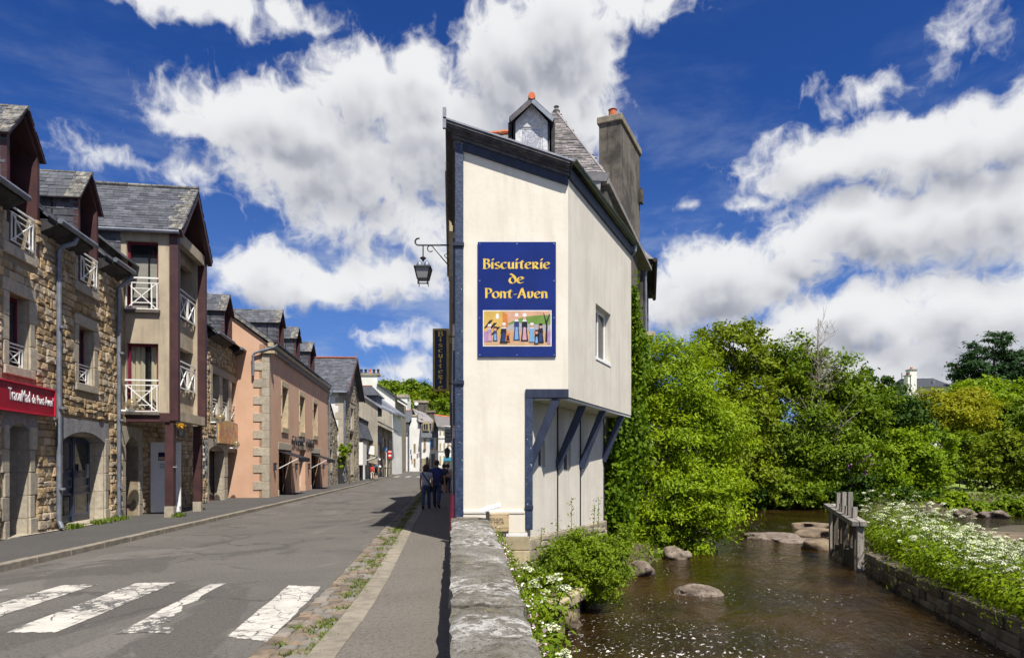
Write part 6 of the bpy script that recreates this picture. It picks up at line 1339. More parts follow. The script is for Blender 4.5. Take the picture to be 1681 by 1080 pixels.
for k in range(5): MB().lathe([(.16, 0), (.22, .1), (.18, .5), (.26, .8), (.2, .85)], (P[1][0] + .5 + k * .72, .9, P[1][1]), 8).obj('chimney_pot', 'clay' if k == 2 else 'black_timber', o)
MB().hexa([(P[3][0], -.3, P[3][1]), (P[4][0] + .7, -.3, P[4][1] - .5), (P[4][0] + .7, 9, P[4][1] - .5), (P[3][0], 9, P[3][1]), (P[3][0], -.3, P[3][1] + .25), (P[4][0] + .7, -.3, P[4][1] - .2), (P[4][0] + .7, 9, P[4][1] - .2), (P[3][0], 9, P[3][1] + .25)]).obj('roof_edge', 'black_timber', o)
MB().hexa([(P[4][0], -.05, -.5), (P[4][0] + .1, -.05, -.5), (P[4][0] + 0, 12, -.5), (P[4][0] - .8, 12, -.5), (P[4][0], -.05, P[4][1] - .4), (P[4][0] + .1, -.05, P[4][1] - .4), (P[4][0] - .0, 12, P[4][1] - .4), (P[4][0] - .8, 12, P[4][1] - .4)]).obj('street_wall', 'old_stone', o)
# ---- houses closing the street
def fb(name, label, Y):   # a frontal house; local pixel helper
    o = thing(name, label, 'house', (0, Y, rise(Y) - .1)); return o, (lambda x: (x - 840) * Y / FPX), (lambda y: zpx(y, Y) - rise(Y) + .1)
def win(o, X, Z, x0, x1, y0, y1, frame='granite_yellow', pane='pane', fr=.16, y=-.06): 
    return window(o, X(x0), X(x1), Z(y1), Z(y0), y, frame, pane, 2 if x1 - x0 > 5 else 1, 1, fr, ft=.12)
o, X, Z = fb('white_cottage', 'white cottage with slate dormer wall and brown shutters at the street bend', 139)
MB().box(X(652), X(672), 0, 7, -.2, Z(710)).obj('wall', 'white_render', o); MB().box(X(657), X(671), -.1, 5, Z(711), Z(692)).obj('dormer_wall', 'slate', o)
MB().hexa([(X(652), -.3, Z(693)), (X(676), -.3, Z(693)), (X(676), 7, Z(693)), (X(652), 7, Z(693)), (X(652), 3, Z(672)), (X(673), 3, Z(672)), (X(673), 4, Z(672)), (X(652), 4, Z(672))]).obj('roof', 'slate', o); ridge(o, (X(652), 3.4, Z(671.5)), (X(673), 3.4, Z(671.5)), 'red_roof_tile', .15)
MB().box(X(651), X(672.5), -.25, .0, Z(713), Z(710.5)).obj('gutter', 'zinc', o); MB().box(X(660), X(663), -.12, -.02, Z(742), Z(727)).obj('shutter', 'terracotta_shutter', o); win(o, X, Z, 656, 659.5, 728, 742)
MB().box(X(661), X(667), 2.0, 2.2, Z(687), Z(682)).obj('roof_window', 'zinc', o)
o, X, Z = fb('white_stack_house', 'narrow tall white wall with a stone topped chimney behind the cottage', 146)
MB().prism([(X(652), 0), (X(652), Z(652)), (X(668), Z(652)), (X(668), Z(672)), (X(677), Z(688)), (X(677), 0)], 0, 5).obj('wall', 'white_render', o); MB().box(X(651), X(669.5), -.2, 2.5, Z(652), Z(647)).obj('chimney_cap', 'old_stone', o)
o, X, Z = fb('white_gable_house', 'bright white narrow gable house with two windows one above the other', 138)
MB().prism([(X(671.5), -.2), (X(691.5), -.2), (X(691.5), Z(705)), (X(684), Z(688)), (X(683), Z(682)), (X(675), Z(682)), (X(675), Z(692)), (X(671.5), Z(700))], 0, 7).obj('wall', 'white_render', o)
MB().box(X(674), X(684.5), -.15, 1.5, Z(683), Z(680.5)).obj('chimney_cap', 'old_stone', o); MB().hexa([(X(684), -.2, Z(688)), (X(692.5), -.2, Z(707)), (X(692.5), 7, Z(707)), (X(684), 7, Z(688)), (X(684), -.2, Z(685.5)), (X(693), -.2, Z(704)), (X(693), 7, Z(704)), (X(684), 7, Z(685.5))]).obj('verge', 'old_stone', o)
win(o, X, Z, 678.5, 682, 728, 743); win(o, X, Z, 678.5, 682, 752, 766)
for (x, y, c) in ((674, 741, 'sign_blue'), (675, 750, 'sign_navy'), (684.5, 748, 'sign_blue'), (687.5, 746, 'terracotta_shutter'), (676, 757, 'terracotta_shutter')): MB().box(X(x - .7), X(x + .7), -.08, -.01, Z(y + 3.5), Z(y - 3.5)).obj('wall_ornament', c, o)
o, X, Z = fb('mansard_house', 'white house with slate mansard, stone dormers and a blue window', 137)
MB().box(X(691.6), X(720), 0, 8, -.2, Z(718)).obj('wall', 'white_render', o); MB().box(X(691.6), X(706), -.12, 0, -.2, Z(752)).obj('stone_base', 'old_stone', o)
MB().hexa([(X(691), -.5, Z(718)), (X(721), -.5, Z(718)), (X(721), 8, Z(718)), (X(691), 8, Z(718)), (X(690), .6, Z(693)), (X(718), .6, Z(695)), (X(718), 7, Z(695)), (X(690), 7, Z(693))]).obj('mansard', 'slate', o)
MB().hexa([(X(687), .3, Z(692)), (X(718), .3, Z(697)), (X(718), 8, Z(697)), (X(687), 8, Z(692)), (X(671), 4.5, Z(667)), (X(695), 4.5, Z(676)), (X(695), 5, Z(676)), (X(671), 5, Z(667))]).obj('roof', 'slate_old', o)
for (x0, x1, y0, y1) in ((693.5, 704, 692, 708), (707.5, 712, 690, 709)): MB().box(X(x0), X(x1), -.3, 1.2, Z(y1), Z(y0)).obj('dormer', 'granite_yellow', o); win(o, X, Z, x0 + 1, x1 - 1, y0 + 3, y1 - 2, 'granite_yellow', 'pane', .1, y=-.42)
for (x0, x1, y0, y1) in ((695, 699, 720, 735), (705, 712, 720, 735), (715, 719, 720, 735)): win(o, X, Z, x0, x1, y0, y1, 'sign_lightblue' if x0 == 705 else 'granite_yellow')
win(o, X, Z, 707, 714, 744, 768, 'granite_grey'); win(o, X, Z, 693, 696, 752, 766, y=-.2); win(o, X, Z, 699, 703, 750, 767, 'dark_inside', y=-.2)
for k, (x, y) in enumerate(((677, 672), (683, 676), (690, 679))): MB().bar((X(x), 1.2 + 0, Z(y + 3.5) + .5), (X(x + 4), .9, Z(y + 7.5) + .5), .35, .1).obj('roof_window', 'lead', o)
for x in (697, 709, 717): MB().box(X(x - 2), X(x + 2), -.35, -.1, Z(737.5), Z(735.5)).obj('window_box', 'terracotta_shutter', o)
s_ = MB().box(X(673), X(695.5), 5.2, 7, Z(680), Z(656)).obj('chimney', 'concrete_dirty', o); MB().box(X(672), X(696.5), 5, 7.2, Z(657), Z(653)).obj('chimney_cap', 'old_stone', s_); d_ = MB().lathe([(0, .05), (.3, .02), (.42, -.1)], (0, 0, 0), 12).obj('satellite_dish', 'white_plastic', o); d_.location = (X(677), 4.9, Z(659)); d_.rotation_euler = (R(75), 0, 0); d_.scale = (1.0, 1, 1)
s_ = MB().box(X(697), X(709.5), 4, 5.5, Z(692), Z(673)).obj('chimney', 'concrete_dirty', o); MB().box(X(696.5), X(710), 3.8, 5.7, Z(674), Z(671)).obj('chimney_cap', 'old_stone', s_)
o, X, Z = fb('white_terrace_house', 'white three storey house behind the walkers heads at street end', 133)
MB().box(X(719), X(750), 0, 8, -.2, Z(699)).obj('wall', 'white_render', o); MB().hexa([(X(717), -.4, Z(700)), (X(752), -.4, Z(704)), (X(752), 8, Z(704)), (X(717), 8, Z(700)), (X(708), 4, Z(679)), (X(752), 4, Z(684)), (X(752), 4.3, Z(684)), (X(708), 4.3, Z(679))]).obj('roof', 'slate_old', o); ridge(o, (X(708), 4.1, Z(678.6)), (X(752), 4.1, Z(684)), 'clay', .18)
for x in (722.5, 729, 735.5):
    for (y0, y1) in ((706, 714), (727, 738), (748, 763)): win(o, X, Z, x - 1.4, x + 1.4, y0, y1)
MB().box(X(719), X(750), -.08, 0, Z(720), Z(718.6)).box(X(719), X(750), -.08, 0, Z(741), Z(739.5)).obj('string_course', 'granite', o); MB().hexa([(X(729), -2, Z(757)), (X(745), -2, Z(757)), (X(745), 0, Z(751)), (X(729), 0, Z(751)), (X(729), -2, Z(756)), (X(745), -2, Z(756)), (X(745), 0, Z(750)), (X(729), 0, Z(750))]).obj('awning', 'teal_cloth', o)
# street furniture far off
def pole_sign(name, label, x, Y, ytop, build):
    o = thing(name, label, 'sign', (px(x, 0, Y).x, Y, rise(Y) + .1)); build(o, lambda y: zpx(y, Y) - rise(Y) - .1, Y / FPX); return o
def b1(o, Z, k): MB().tube([(0, 0, 0), (0, 0, Z(742))], .05, 8).obj('pole', 'white_metal', o); q = MB().lathe([(0, .03), (4.2 * k, .03), (4.2 * k, -.03), (0, -.03)], (0, 0, 0), 20).obj('disc', 'sign_lightblue', o); q.location = (-2.5 * k, -.1, Z(737)); q.rotation_euler = (R(90), 0, 0)
pole_sign('round_sign', 'round light blue sign on a white pole before the low stone house', 633.5, 86, 737, b1)
def b2(o, Z, k): MB().box(-3.2 * k, 3.2 * k, -.05, .05, Z(752), Z(739)).obj('panel', 'poster_red', o); MB().box(-2.2 * k, 2.2 * k, -.06, -.05, Z(749), Z(746)).box(-2.6 * k, 2.6 * k, -.06, -.05, Z(742), Z(740.5)).obj('print', 'white_plastic', o); MB().bar((3.2 * k, 0, Z(741)), (-8 * k, .6, Z(741)), .06).obj('bracket', 'iron', o)
pole_sign('banner_sign', 'vertical red banner sign with white print on the low stone house', 639.5, 95, 740, b2)
def b3(o, Z, k): MB().hexa([(-.45, -.3, 0), (.45, -.3, 0), (.45, .3, 0), (-.45, .3, 0), (-.35, -.04, 1.3), (.45, -.04, 1.3), (.45, .04, 1.3), (-.35, .04, 1.3)]).obj('frame', 'orange_frame', o); MB().hexa([(-.3, -.29, .3), (.34, -.29, .3), (.34, -.2, .3), (-.3, -.2, .3), (-.26, -.12, 1.1), (.36, -.12, 1.1), (.36, -.06, 1.1), (-.26, -.06, 1.1)]).obj('board', 'black_cloth', o)
pole_sign('pavement_board', 'orange framed chalkboard standing at the street bend', 657.5, 125, 763, b3)
for i, (x, Y, lab) in enumerate(((559, 62, 'dark bollard on the pavement before the stone gable house'), (630, 84, 'dark hooped bollard left of the white sign pole'), (637, 87, 'dark hooped bollard right of the white sign pole'))):
    b_ = thing('bollard', lab, 'bollard', (px(x, 0, Y).x + .1, Y, .1 + rise(Y)), 0, 'dark bollards on the left pavement')
    if i == 0: MB().tube([(0, 0, 0), (0, 0, 1.25)], .06, 8).obj('post', 'iron', b_); MB().lathe([(.075, 0), (.09, .05), (.0, .12)], (0, 0, 1.25), 8).obj('cap', 'iron', b_)
    else: MB().tube([(-.2, 0, 0), (-.2, 0, .95), (-.1, 0, 1.1), (.2, 0, 1.15), (.3, 0, 1.1)], .05, 8).obj('hoop', 'iron', b_); MB().box(-.28, -.12, -.08, .08, 0, .12).obj('foot', 'iron', b_)
for x, y in ((623, 766), (622, 754)): 
    g_ = thing('globe_light', 'white globe light %s on the shop corner' % ('lower' if y == 766 else 'upper'), 'lamp', (px(x, 0, 83).x, 83, zpx(y, 83)), 0, 'white globe lights by the apron shop'); MB().lathe([(0, -.18), (.14, -.12), (.18, 0), (.14, .12), (0, .18)], (0, 0, 0), 10).obj('globe', 'white_plastic', g_, smooth=True); MB().bar((0, 0, -.18), (-.3, .3, -.25), .05).obj('bracket', 'iron', g_)

# ------------------------------------------------------------------ people
def person(label, loc, rz, h, top, legs, hair, sleeve=.5, hairlen=0.0, stride=.18, skirt=False, female=False, bag=None, arm_swing=.12, shoes='shoe', bald=False, shorts=False, shirt_len=0.0, arms=None):
    k = h / 1.75; o = thing('person', label, 'person', loc, rz); sw = .165 if female else .20; hip = .155 if female else .15
    J = {}; J['hip'] = (0, 0, .95); J['chest'] = (0, .01, 1.28); J['neck'] = (0, .0, 1.48); J['head'] = (0, .02, 1.62); J['crown'] = (0, .02, 1.70)
    for s, nme in ((-1, 'l'), (1, 'r')):
        st_ = stride * s
        J['hip' + nme] = (s * .09, 0, .90); J['knee' + nme] = (s * .10, st_ * .55 + .02, .50); J['ank' + nme] = (s * .10, st_ - (.10 if st_ < 0 else 0), .10 + (.05 if st_ < 0 else 0)); J['toe' + nme] = (s * .11, st_ + .13 - (.06 if st_ < 0 else 0), .03)
        J['sh' + nme] = (s * sw, 0, 1.42)
        if arms and nme in arms: J['el' + nme], J['wr' + nme] = arms[nme]
        else: J['el' + nme] = (s * (sw + .06), -arm_swing * s * .5 - .02, 1.13); J['wr' + nme] = (s * (sw + .07), -arm_swing * s + .06, .88)
        w = Vector(J['wr' + nme]); J['hand' + nme] = tuple(w + Vector((0, .02, -.10)))
    names = list(J); idx = {n: i for i, n in enumerate(names)}
    E = [('hip', 'chest'), ('chest', 'neck'), ('neck', 'head'), ('head', 'crown')]
    for n in 'lr': E += [('hip', 'hip' + n), ('hip' + n, 'knee' + n), ('knee' + n, 'ank' + n), ('ank' + n, 'toe' + n), ('chest', 'sh' + n), ('sh' + n, 'el' + n), ('el' + n, 'wr' + n), ('wr' + n, 'hand' + n)]
    RAD = {'hip': .10, 'chest': .11, 'neck': .055, 'head': .088, 'crown': .07, 'sh': .052, 'el': .040, 'wr': .030, 'hand': .028, 'knee': .055, 'ank': .04, 'toe': .035}
    me_ = bpy.data.meshes.new('body'); me_.from_pydata([tuple(c * k for c in J[n]) for n in names], [(idx[a], idx[b]) for a, b in E], [])
    b_ = link('body', me_, 'skin', o); b_.modifiers.new('skin', 'SKIN'); ss = b_.modifiers.new('sub', 'SUBSURF'); ss.levels = ss.render_levels = 1
    sv = me_.skin_vertices[0].data
    for n in names:
        key = n if n in RAD else n[:-1]; r = RAD.get(key, .06) * k; sv[idx[n]].radius = (r, r); sv[idx[n]].use_root = n == 'hip'
    V3 = lambda n: Vector(J[n])
    def limb(a, b, ra, rb, c=None, rc=None): pts = [V3(a), V3(b)]; rr = [ra * k, rb * k]; return ([tuple(p * k for p in pts)] if False else [p * k for p in pts], rr)
    sh = MB(); sh.loft([((0, 0, (.90 - shirt_len) * k), hip * 1.12 * k, .125 * k), ((0, 0, 1.05 * k), hip * .98 * k, .112 * k), ((0, .0, 1.22 * k), (sw - .01) * k, .125 * k), ((0, 0, 1.36 * k), (sw + .025) * k, .12 * k), ((0, 0, 1.44 * k), (sw - .01) * k, .09 * k), ((0, 0, 1.49 * k), .07 * k, .065 * k)], 14)
    for n in 'lr':
        a, b = V3('sh' + n), V3('el' + n); e = a.lerp(b, min(1, sleeve * 2)); pts = [a * k, a.lerp(e, .5) * k, e * k]; rr = [.075 * k, .068 * k, .062 * k]
        if sleeve > .5: pts.append(b.lerp(V3('wr' + n), (sleeve - .5) * 2) * k); rr.append(.045 * k)
        sh.tube(pts, rr, 10)
    sh.obj('shirt', top, o, smooth=True)
    tr = MB(); tr.loft([((0, 0, .78 * k), hip * .95 * k, .12 * k), ((0, 0, .90 * k), hip * 1.08 * k, .13 * k), ((0, 0, 1.0 * k), hip * .95 * k, .112 * k)], 14)
    for n in 'lr':
        a, b, c = V3('hip' + n), V3('knee' + n), V3('ank' + n); pts = [Vector((a.x, 0, .86)) * k, a.lerp(b, .5) * k, b * k]; rr = [.095 * k, .085 * k, .07 * k]
        if not shorts: pts += [b.lerp(c, .5) * k, c.lerp(b, .05) * k]; rr += [.066 * k, .058 * k]
        tr.tube(pts, rr, 10)
    tr.obj('trousers', legs, o, smooth=True)
    for n in 'lr':
        a, t_ = V3('ank' + n) * k, V3('toe' + n) * k; m_ = MB(); m_.tube([a + Vector((0, -.07 * k, -.03 * k)), a + Vector((0, .0, -.02 * k)), t_ + Vector((0, 0, .012)), t_ + Vector((0, .06 * k, .0))], [.035 * k, .048 * k, .045 * k, .025 * k], 8); m_.obj('shoe', shoes, o, smooth=True)
    hz = 1.63 * k; hm = MB(); hm.loft([((0, -.005, hz - (.06 + hairlen) * k), .07 * k if not hairlen else .125 * k, .07 * k), ((0, -.008, hz), (.098 if not hairlen else .128) * k, .105 * k), ((0, 0, hz + .07 * k), (.093 if not hairlen else .115) * k, .105 * k), ((0, .01, hz + .12 * k), .06 * k, .07 * k), ((0, .01, hz + .135 * k), .02 * k, .02 * k)], 12); hm.obj('hair', hair, o, smooth=True)
    fc = MB()
    for s in (-1, 1): fc.lathe([(0, -.03), (.018, -.015), (.018, .015), (0, .03)], (s * .10 * k, .02, 1.60 * k), 6)
    fc.obj('ears', 'skin', o)
    MB().loft([((0, .12 * k, 1.585 * k), .012, .008), ((0, .115 * k, 1.61 * k), .014, .016), ((0, .105 * k, 1.65 * k), .008, .006)], 6).obj('nose', 'skin', o)
    # fingers: five short tubes per hand
    for n in 'lr':
        hd = V3('hand' + n) * k; s = -1 if n == 'l' else 1; fm = MB()
        for q in range(4): fm.tube([hd + Vector((0, -.024 + .016 * q, .0)), hd + Vector((-s * .004, -.024 + .017 * q, -.04)), hd + Vector((-s * .018, -.022 + .016 * q, -.07 + .006 * abs(q - 1)))], [.009, .009, .007], 5)
        fm.tube([hd + Vector((0, .025, .05)), hd + Vector((-s * .01, .045, .02)), hd + Vector((-s * .015, .045, -.02))], [.010, .010, .008], 5); fm.obj('fingers', 'skin', o)
    if bag: bag(o, k)
    return o
def strap_bag(o, k):
    MB().tube([(-.15 * k, -.10 * k, 1.46 * k), (-.02 * k, -.150 * k, 1.25 * k), (.17 * k, -.13 * k, .98 * k), (.22 * k, -.05 * k, .88 * k)], .018, 6).obj('bag_strap', 'black_cloth', o); MB().box(.16 * k, .26 * k, -.13 * k, .12 * k, .68 * k, .90 * k).obj('bag', 'black_cloth', o, bev=.02)
def back_pack(o, k): MB().loft([((0, -.17 * k, 1.0 * k), .13 * k, .06 * k), ((0, -.20 * k, 1.1 * k), .15 * k, .10 * k), ((0, -.20 * k, 1.3 * k), .15 * k, .10 * k), ((0, -.16 * k, 1.44 * k), .10 * k, .05 * k)], 12).obj('backpack', 'black_cloth', o, smooth=True)
def pos(x, Y, z=.05): return (px(x, 0, Y).x, Y, z + rise(Y))
person('woman walking away in a grey top with cross-body bag and dark trousers', pos(699, 24.9), R(2), 1.63, 'grey_top', 'jeans', 'hair_dark', sleeve=.26, hairlen=.11, female=True, bag=strap_bag, stride=.16)
person('man walking away in navy polo shirt and jeans', pos(716.5, 25.8), R(-3), 1.80, 'navy_shirt', 'jeans', 'hair_short', sleeve=.36, stride=-.17, arm_swing=-.15)
person('walker in dark grey top and dark shorts ahead of the couple', pos(728.5, 40), R(0), 1.70, 'charcoal_cloth', 'black_cloth', 'hair_dark', sleeve=.4, hairlen=.03, female=True, stride=.2, shorts=True, arms={'r': ((.26, -.06, 1.12), (.06, -.17, .98)), 'l': ((-.22, -.02, 1.13), (-.2, .06, .9))})
person('walker in a pale top and blue trousers by the right house wall', pos(734.5, 41), R(0), 1.70, 'pale_cloth', 'jeans_blue', 'hair_dark', sleeve=.4, female=True, hairlen=.03, stride=-.15)
person('woman in a red top and pale trousers on the far left pavement', pos(610.5, 70, .1), R(10), 1.62, 'red_cloth', 'pale_cloth', 'hair_short', sleeve=.2, female=True, stride=.1, hairlen=.05)
person('man in teal shirt with black backpack on the far left pavement', pos(616.5, 70.6, .1), R(20), 1.78, 'teal_cloth', 'black_cloth', 'skin', sleeve=.3, bag=back_pack, stride=-.12, shorts=True)

# ------------------------------------------------------------------ vegetation
def leaf_quads(C, size, seed, aspect=.5, up=.5, out=None, droop=0.0):
    """one folded diamond leaf at every centre"""
    r = np.random.default_rng(seed); n = len(C)
    N = r.normal(0, 1, (n, 3)) * .75; N[:, 2] += up * 1.6
    if out is not None: N += out * .8
    N /= np.linalg.norm(N, axis=1)[:, None] + 1e-9
    T = r.normal(0, 1, (n, 3)); T[:, 2] -= droop; T -= N * (T * N).sum(1)[:, None]; T /= np.linalg.norm(T, axis=1)[:, None] + 1e-9
    B = np.cross(N, T); L = (size * r.uniform(.6, 1.35, n))[:, None]
    return np.stack([C - T * L * .5, C + B * L * aspect * .5 + N * L * .08, C + T * L * .5, C - B * L * aspect * .5 + N * L * .08], 1)
def crown(lobes, n, size, seed, clumps=None, crad=.24, aspect=.5, up=.5, shell_=.6, droop=0.0, flat=.62):
    """leaf clumps spread through ellipsoids; returns leaf quads and the clump centres"""
    r = np.random.default_rng(seed); lob = np.array(lobes, float); wt = (lob[:, 3] * lob[:, 4] * lob[:, 5]) ** .75; wt /= wt.sum()
    nc = clumps or max(30, n // 75); li = r.choice(len(lob), nc, p=wt)
    d = r.normal(0, 1, (nc, 3)); d /= np.linalg.norm(d, axis=1)[:, None]; rad = 1 - shell_ * r.random(nc) ** 1.25
    cen = lob[li, :3] + d * lob[li, 3:6] * rad[:, None]
    cr = crad * lob[li, 3:6].mean(1) * r.uniform(.6, 1.3, nc)
    k = r.choice(nc, n, p=cr ** 2 / (cr ** 2).sum()); g = r.normal(0, .55, (n, 3)); g[:, 2] *= flat
    P = cen[k] + g * cr[k][:, None]; out = (P - lob[li[k], :3]) / lob[li[k], 3:6]; out /= np.linalg.norm(out, axis=1)[:, None] + 1e-9
    return leaf_quads(P, size, seed + 1, aspect, up, out, droop), cen
def tree(name, label, cat, base, lobes, n, size, mat, seed, trunk_r=.15, bark='bark', limbs=26, group=None, stems=1, lean=(0, 0), **kw):
    t_ = thing(name, label, cat, base, 0, group); B = Vector(base); L = [(l[0] - B.x, l[1] - B.y, l[2] - B.z, l[3], l[4], l[5]) for l in lobes]
    q, cen = crown(L, n, size, seed, **kw); r = random.Random(seed)
    link('crown', quads_mesh('crown', q), mat, t_)
    top = max(l[2] for l in L); mb = MB()
    for s in range(stems):
        a = r.uniform(0, 6.28); ox = (math.cos(a) * trunk_r * 2.5 * (stems > 1), math.sin(a) * trunk_r * 2.5 * (stems > 1)); tgt = r.choice(L) if stems > 1 else L[0]
        path = [Vector((ox[0], ox[1], -.3))]; m_ = 6
        for k in range(1, m_ + 1):
            f = k / m_; path.append(Vector((ox[0] + (tgt[0] - ox[0]) * f ** 1.4 + r.uniform(-.1, .1) * trunk_r * 4, ox[1] + (tgt[1] - ox[1]) * f ** 1.4 + r.uniform(-.1, .1) * trunk_r * 4, -.3 + (tgt[2] + .2 + .3) * f)))
        mb.tube(path, [trunk_r * (1 - .75 * k / m_) for k in range(m_ + 1)], 8)
    mb.obj('trunk', bark, t_, smooth=True)
    br = MB(); pick = r.sample(range(len(cen)), min(limbs, len(cen)))
    for i in pick:
        c = Vector(cen[i]); p0 = Vector((0, 0, max(.2, c.z * r.uniform(.25, .6)))); f = p0.z / max(top, .1); p0.x, p0.y = L[0][0] * f ** 1.4, L[0][1] * f ** 1.4
        md = p0.lerp(c, .5) + Vector((r.uniform(-.15, .15), r.uniform(-.15, .15), .12)) * (c - p0).length; br.tube([p0, md, c], [trunk_r * .35, trunk_r * .2, trunk_r * .06], 5)
    br.obj('branches', bark, t_)
    return t_
def lob(x, y, d, rx, ry, rd=None):   # crown lobe seen at photo pixel x,y at depth d with pixel radii
    p = px(x, y, d); k = d / FPX; return (p.x, p.y, p.z, rx * k, (rd or rx) * k, ry * k)
gz1 = lambda x, y: float(ground_z([(x, y)])[0])
def on_ground(x, Y, dx=0): X = px(x, 0, Y).x; return (X, Y, gz1(X, Y))
# bright tree growing from the left bank beside the chimney
d = 23.5
tree('ash_tree', 'bright green leafy tree overhanging the river beside the cream house', 'tree', (5.3, 22.3, -.9),
     [lob(1105, 640, d, 85, 85), lob(1150, 720, d, 75, 80), lob(1085, 745, d - 1, 70, 90), lob(1130, 820, d - 1.5, 85, 75), lob(1075, 860, d - 2, 60, 60), lob(1185, 800, d, 48, 60), lob(1075, 590, d + 1, 40, 45), lob(1140, 880, d - 2, 62, 40), lob(1200, 690, d + 2, 35, 50)],
     60000, .14, 'leaf_ash', 201, trunk_r=.13, stems=4, aspect=.40, up=.45, crad=.30, droop=.4, clumps=430, flat=.48)
# ivy cloaking the wall at the foot of the chimney
iv = thing('ivy', 'dark green ivy climbing the wall between the cream house and chimney', 'ivy', (3.6, 20.4, -1))
r0 = np.random.default_rng(77); P = []
for (x, y, rx, ry, dd, w) in ((1018, 800, 22, 75, 20.2, 5), (1030, 700, 22, 60, 20.6, 4), (1042, 610, 14, 60, 20.8, 3), (1041, 530, 8, 50, 21.0, 1.6), (1052, 575, 12, 30, 21.4, 1), (1010, 850, 20, 40, 19.6, 3), (1035, 740, 24, 60, 20.4, 3)):
    nn = int(900 * w); a = r0.normal(0, .5, (nn, 3)); c = px(x, y, dd); k = dd / FPX; P.append(np.array(c) + a * (rx * k, .35, ry * k))
P = np.concatenate(P) - np.array((3.6, 20.4, -1)); link('foliage', quads_mesh('ivy', leaf_quads(P, .13, 78, .8, .1, np.array([[.5, -.8, 0]] * len(P)))), 'leaf_ivy', iv)
mb = MB()
for (x0, y0, x1, y1) in ((1040, 600, 1041, 480), (1030, 760, 1042, 590), (1015, 860, 1030, 690)): a, b = px(x0, y0, 20.8), px(x1, y1, 21.0); mb.tube([a - Vector((3.6, 20.4, -1)), (a + b) / 2 - Vector((3.6, 20.4, -1)) + Vector((.1, 0, 0)), b - Vector((3.6, 20.4, -1))], .02, 5)
mb.obj('stems', 'bark', iv)
# back row of trees across the water
tree('alder_tree', 'tallest olive green tree behind the bright tree, left of the bare twigs', 'tree', on_ground(1200, 47), [lob(1205, 575, 47, 62, 55), lob(1150, 610, 46, 40, 50), lob(1255, 620, 46, 50, 60), lob(1200, 690, 46, 80, 70), lob(1240, 780, 44.5, 70, 60), lob(1180, 560, 48, 38, 38), lob(1220, 800, 45, 60, 40)], 34000, .30, 'leaf_olive', 211, trunk_r=.3, aspect=.5, up=.4, crad=.24)
tree('willow_tree', 'broad green tree with bare grey twigs rising through its top', 'tree', on_ground(1350, 46), [lob(1300, 610, 47, 55, 60), lob(1350, 625, 46, 65, 60), lob(1400, 680, 46, 60, 65), lob(1310, 720, 45, 70, 70), lob(1370, 760, 44.5, 75, 60), lob(1300, 800, 44, 60, 38), lob(1400, 800, 44.5, 55, 40), lob(1420, 640, 47, 30, 40)], 42000, .29, 'leaf_mid', 221, trunk_r=.3, aspect=.42, up=.4, crad=.23)
dead = thing('bare_tree', 'leafless grey tree with thin twigs standing up through the broad green tree', 'tree', on_ground(1345, 44.2)); B = Vector(dead.location); mb = MB(); r = random.Random(9)
tp = px(1343, 522, 44.2) - B; mb.tube([(0, 0, 0), (.1, 0, tp.z * .4), (-.1, .05, tp.z * .75), tp], [.16, .12, .07, .012], 7); mb.obj('trunk', 'deadwood', dead); mb = MB()
for k in range(64):
    f = r.uniform(.22, .97); a = r.uniform(0, 6.28); p0 = Vector((0, 0, tp.z * f)); l = (1.22 - f) * r.uniform(2.0, 4.6); e = p0 + Vector((math.cos(a) * l * .7, -abs(math.sin(a)) * l * .4, l * r.uniform(.15, .75))); m_ = p0.lerp(e, .5) + Vector((r.uniform(-.2, .2), 0, r.uniform(-.1, .2))); mb.tube([p0, m_, e], [.045 * (1.2 - f), .03 * (1.2 - f), .008], 5)
    for _ in range(3): g = p0.lerp(e, r.uniform(.4, .9)); mb.tube([g, g + Vector((r.uniform(-.5, .5), r.uniform(-.3, .2), r.uniform(.1, .8)))], [.014, .005], 4)
mb.obj('branches', 'deadwood', dead)
tree('dark_tree', 'deep green tree between the bare twigs and the golden shrub', 'tree', on_ground(1470, 48), [lob(1455, 690, 48, 55, 60), lob(1500, 720, 49, 40, 45), lob(1440, 750, 47, 45, 55), lob(1430, 640, 50, 30, 40)], 20000, .30, 'leaf_dark', 231, trunk_r=.22, crad=.24)
tree('golden_shrub', 'large golden yellow conifer shrub below the slate-roofed house', 'shrub', on_ground(1560, 56), [lob(1560, 690, 56, 62, 45), lob(1530, 665, 57, 40, 32), lob(1600, 690, 56, 45, 48), lob(1590, 655, 57, 35, 25)], 22000, .30, 'leaf_gold', 241, trunk_r=.2, aspect=.4, crad=.22)
tree('pine_tree', 'dark blue green pine with irregular crown at the right skyline', 'tree', on_ground(1630, 85), [lob(1630, 570, 85, 32, 26), lob(1600, 605, 85, 36, 28), lob(1660, 605, 85, 40, 32), lob(1620, 640, 84, 45, 26), lob(1645, 555, 85, 18, 14), lob(1690, 620, 85, 40, 40)], 24000, .50, 'leaf_pine', 251, trunk_r=.35, aspect=.3, up=.5, crad=.26, flat=.4)
tree('maple_tree', 'bright green rounded tree right of the golden shrub', 'tree', on_ground(1610, 66), [lob(1610, 660, 66, 55, 35), lob(1645, 650, 66, 40, 30), lob(1590, 640, 67, 30, 18)], 13000, .36, 'leaf_fresh', 261, trunk_r=.2)
tree('round_shrub', 'dense rounded mid green shrub at the right picture edge', 'shrub', on_ground(1672, 55), [lob(1672, 690, 55, 42, 34), lob(1650, 705, 54.5, 25, 25)], 13000, .25, 'leaf_mid', 271, trunk_r=.15)
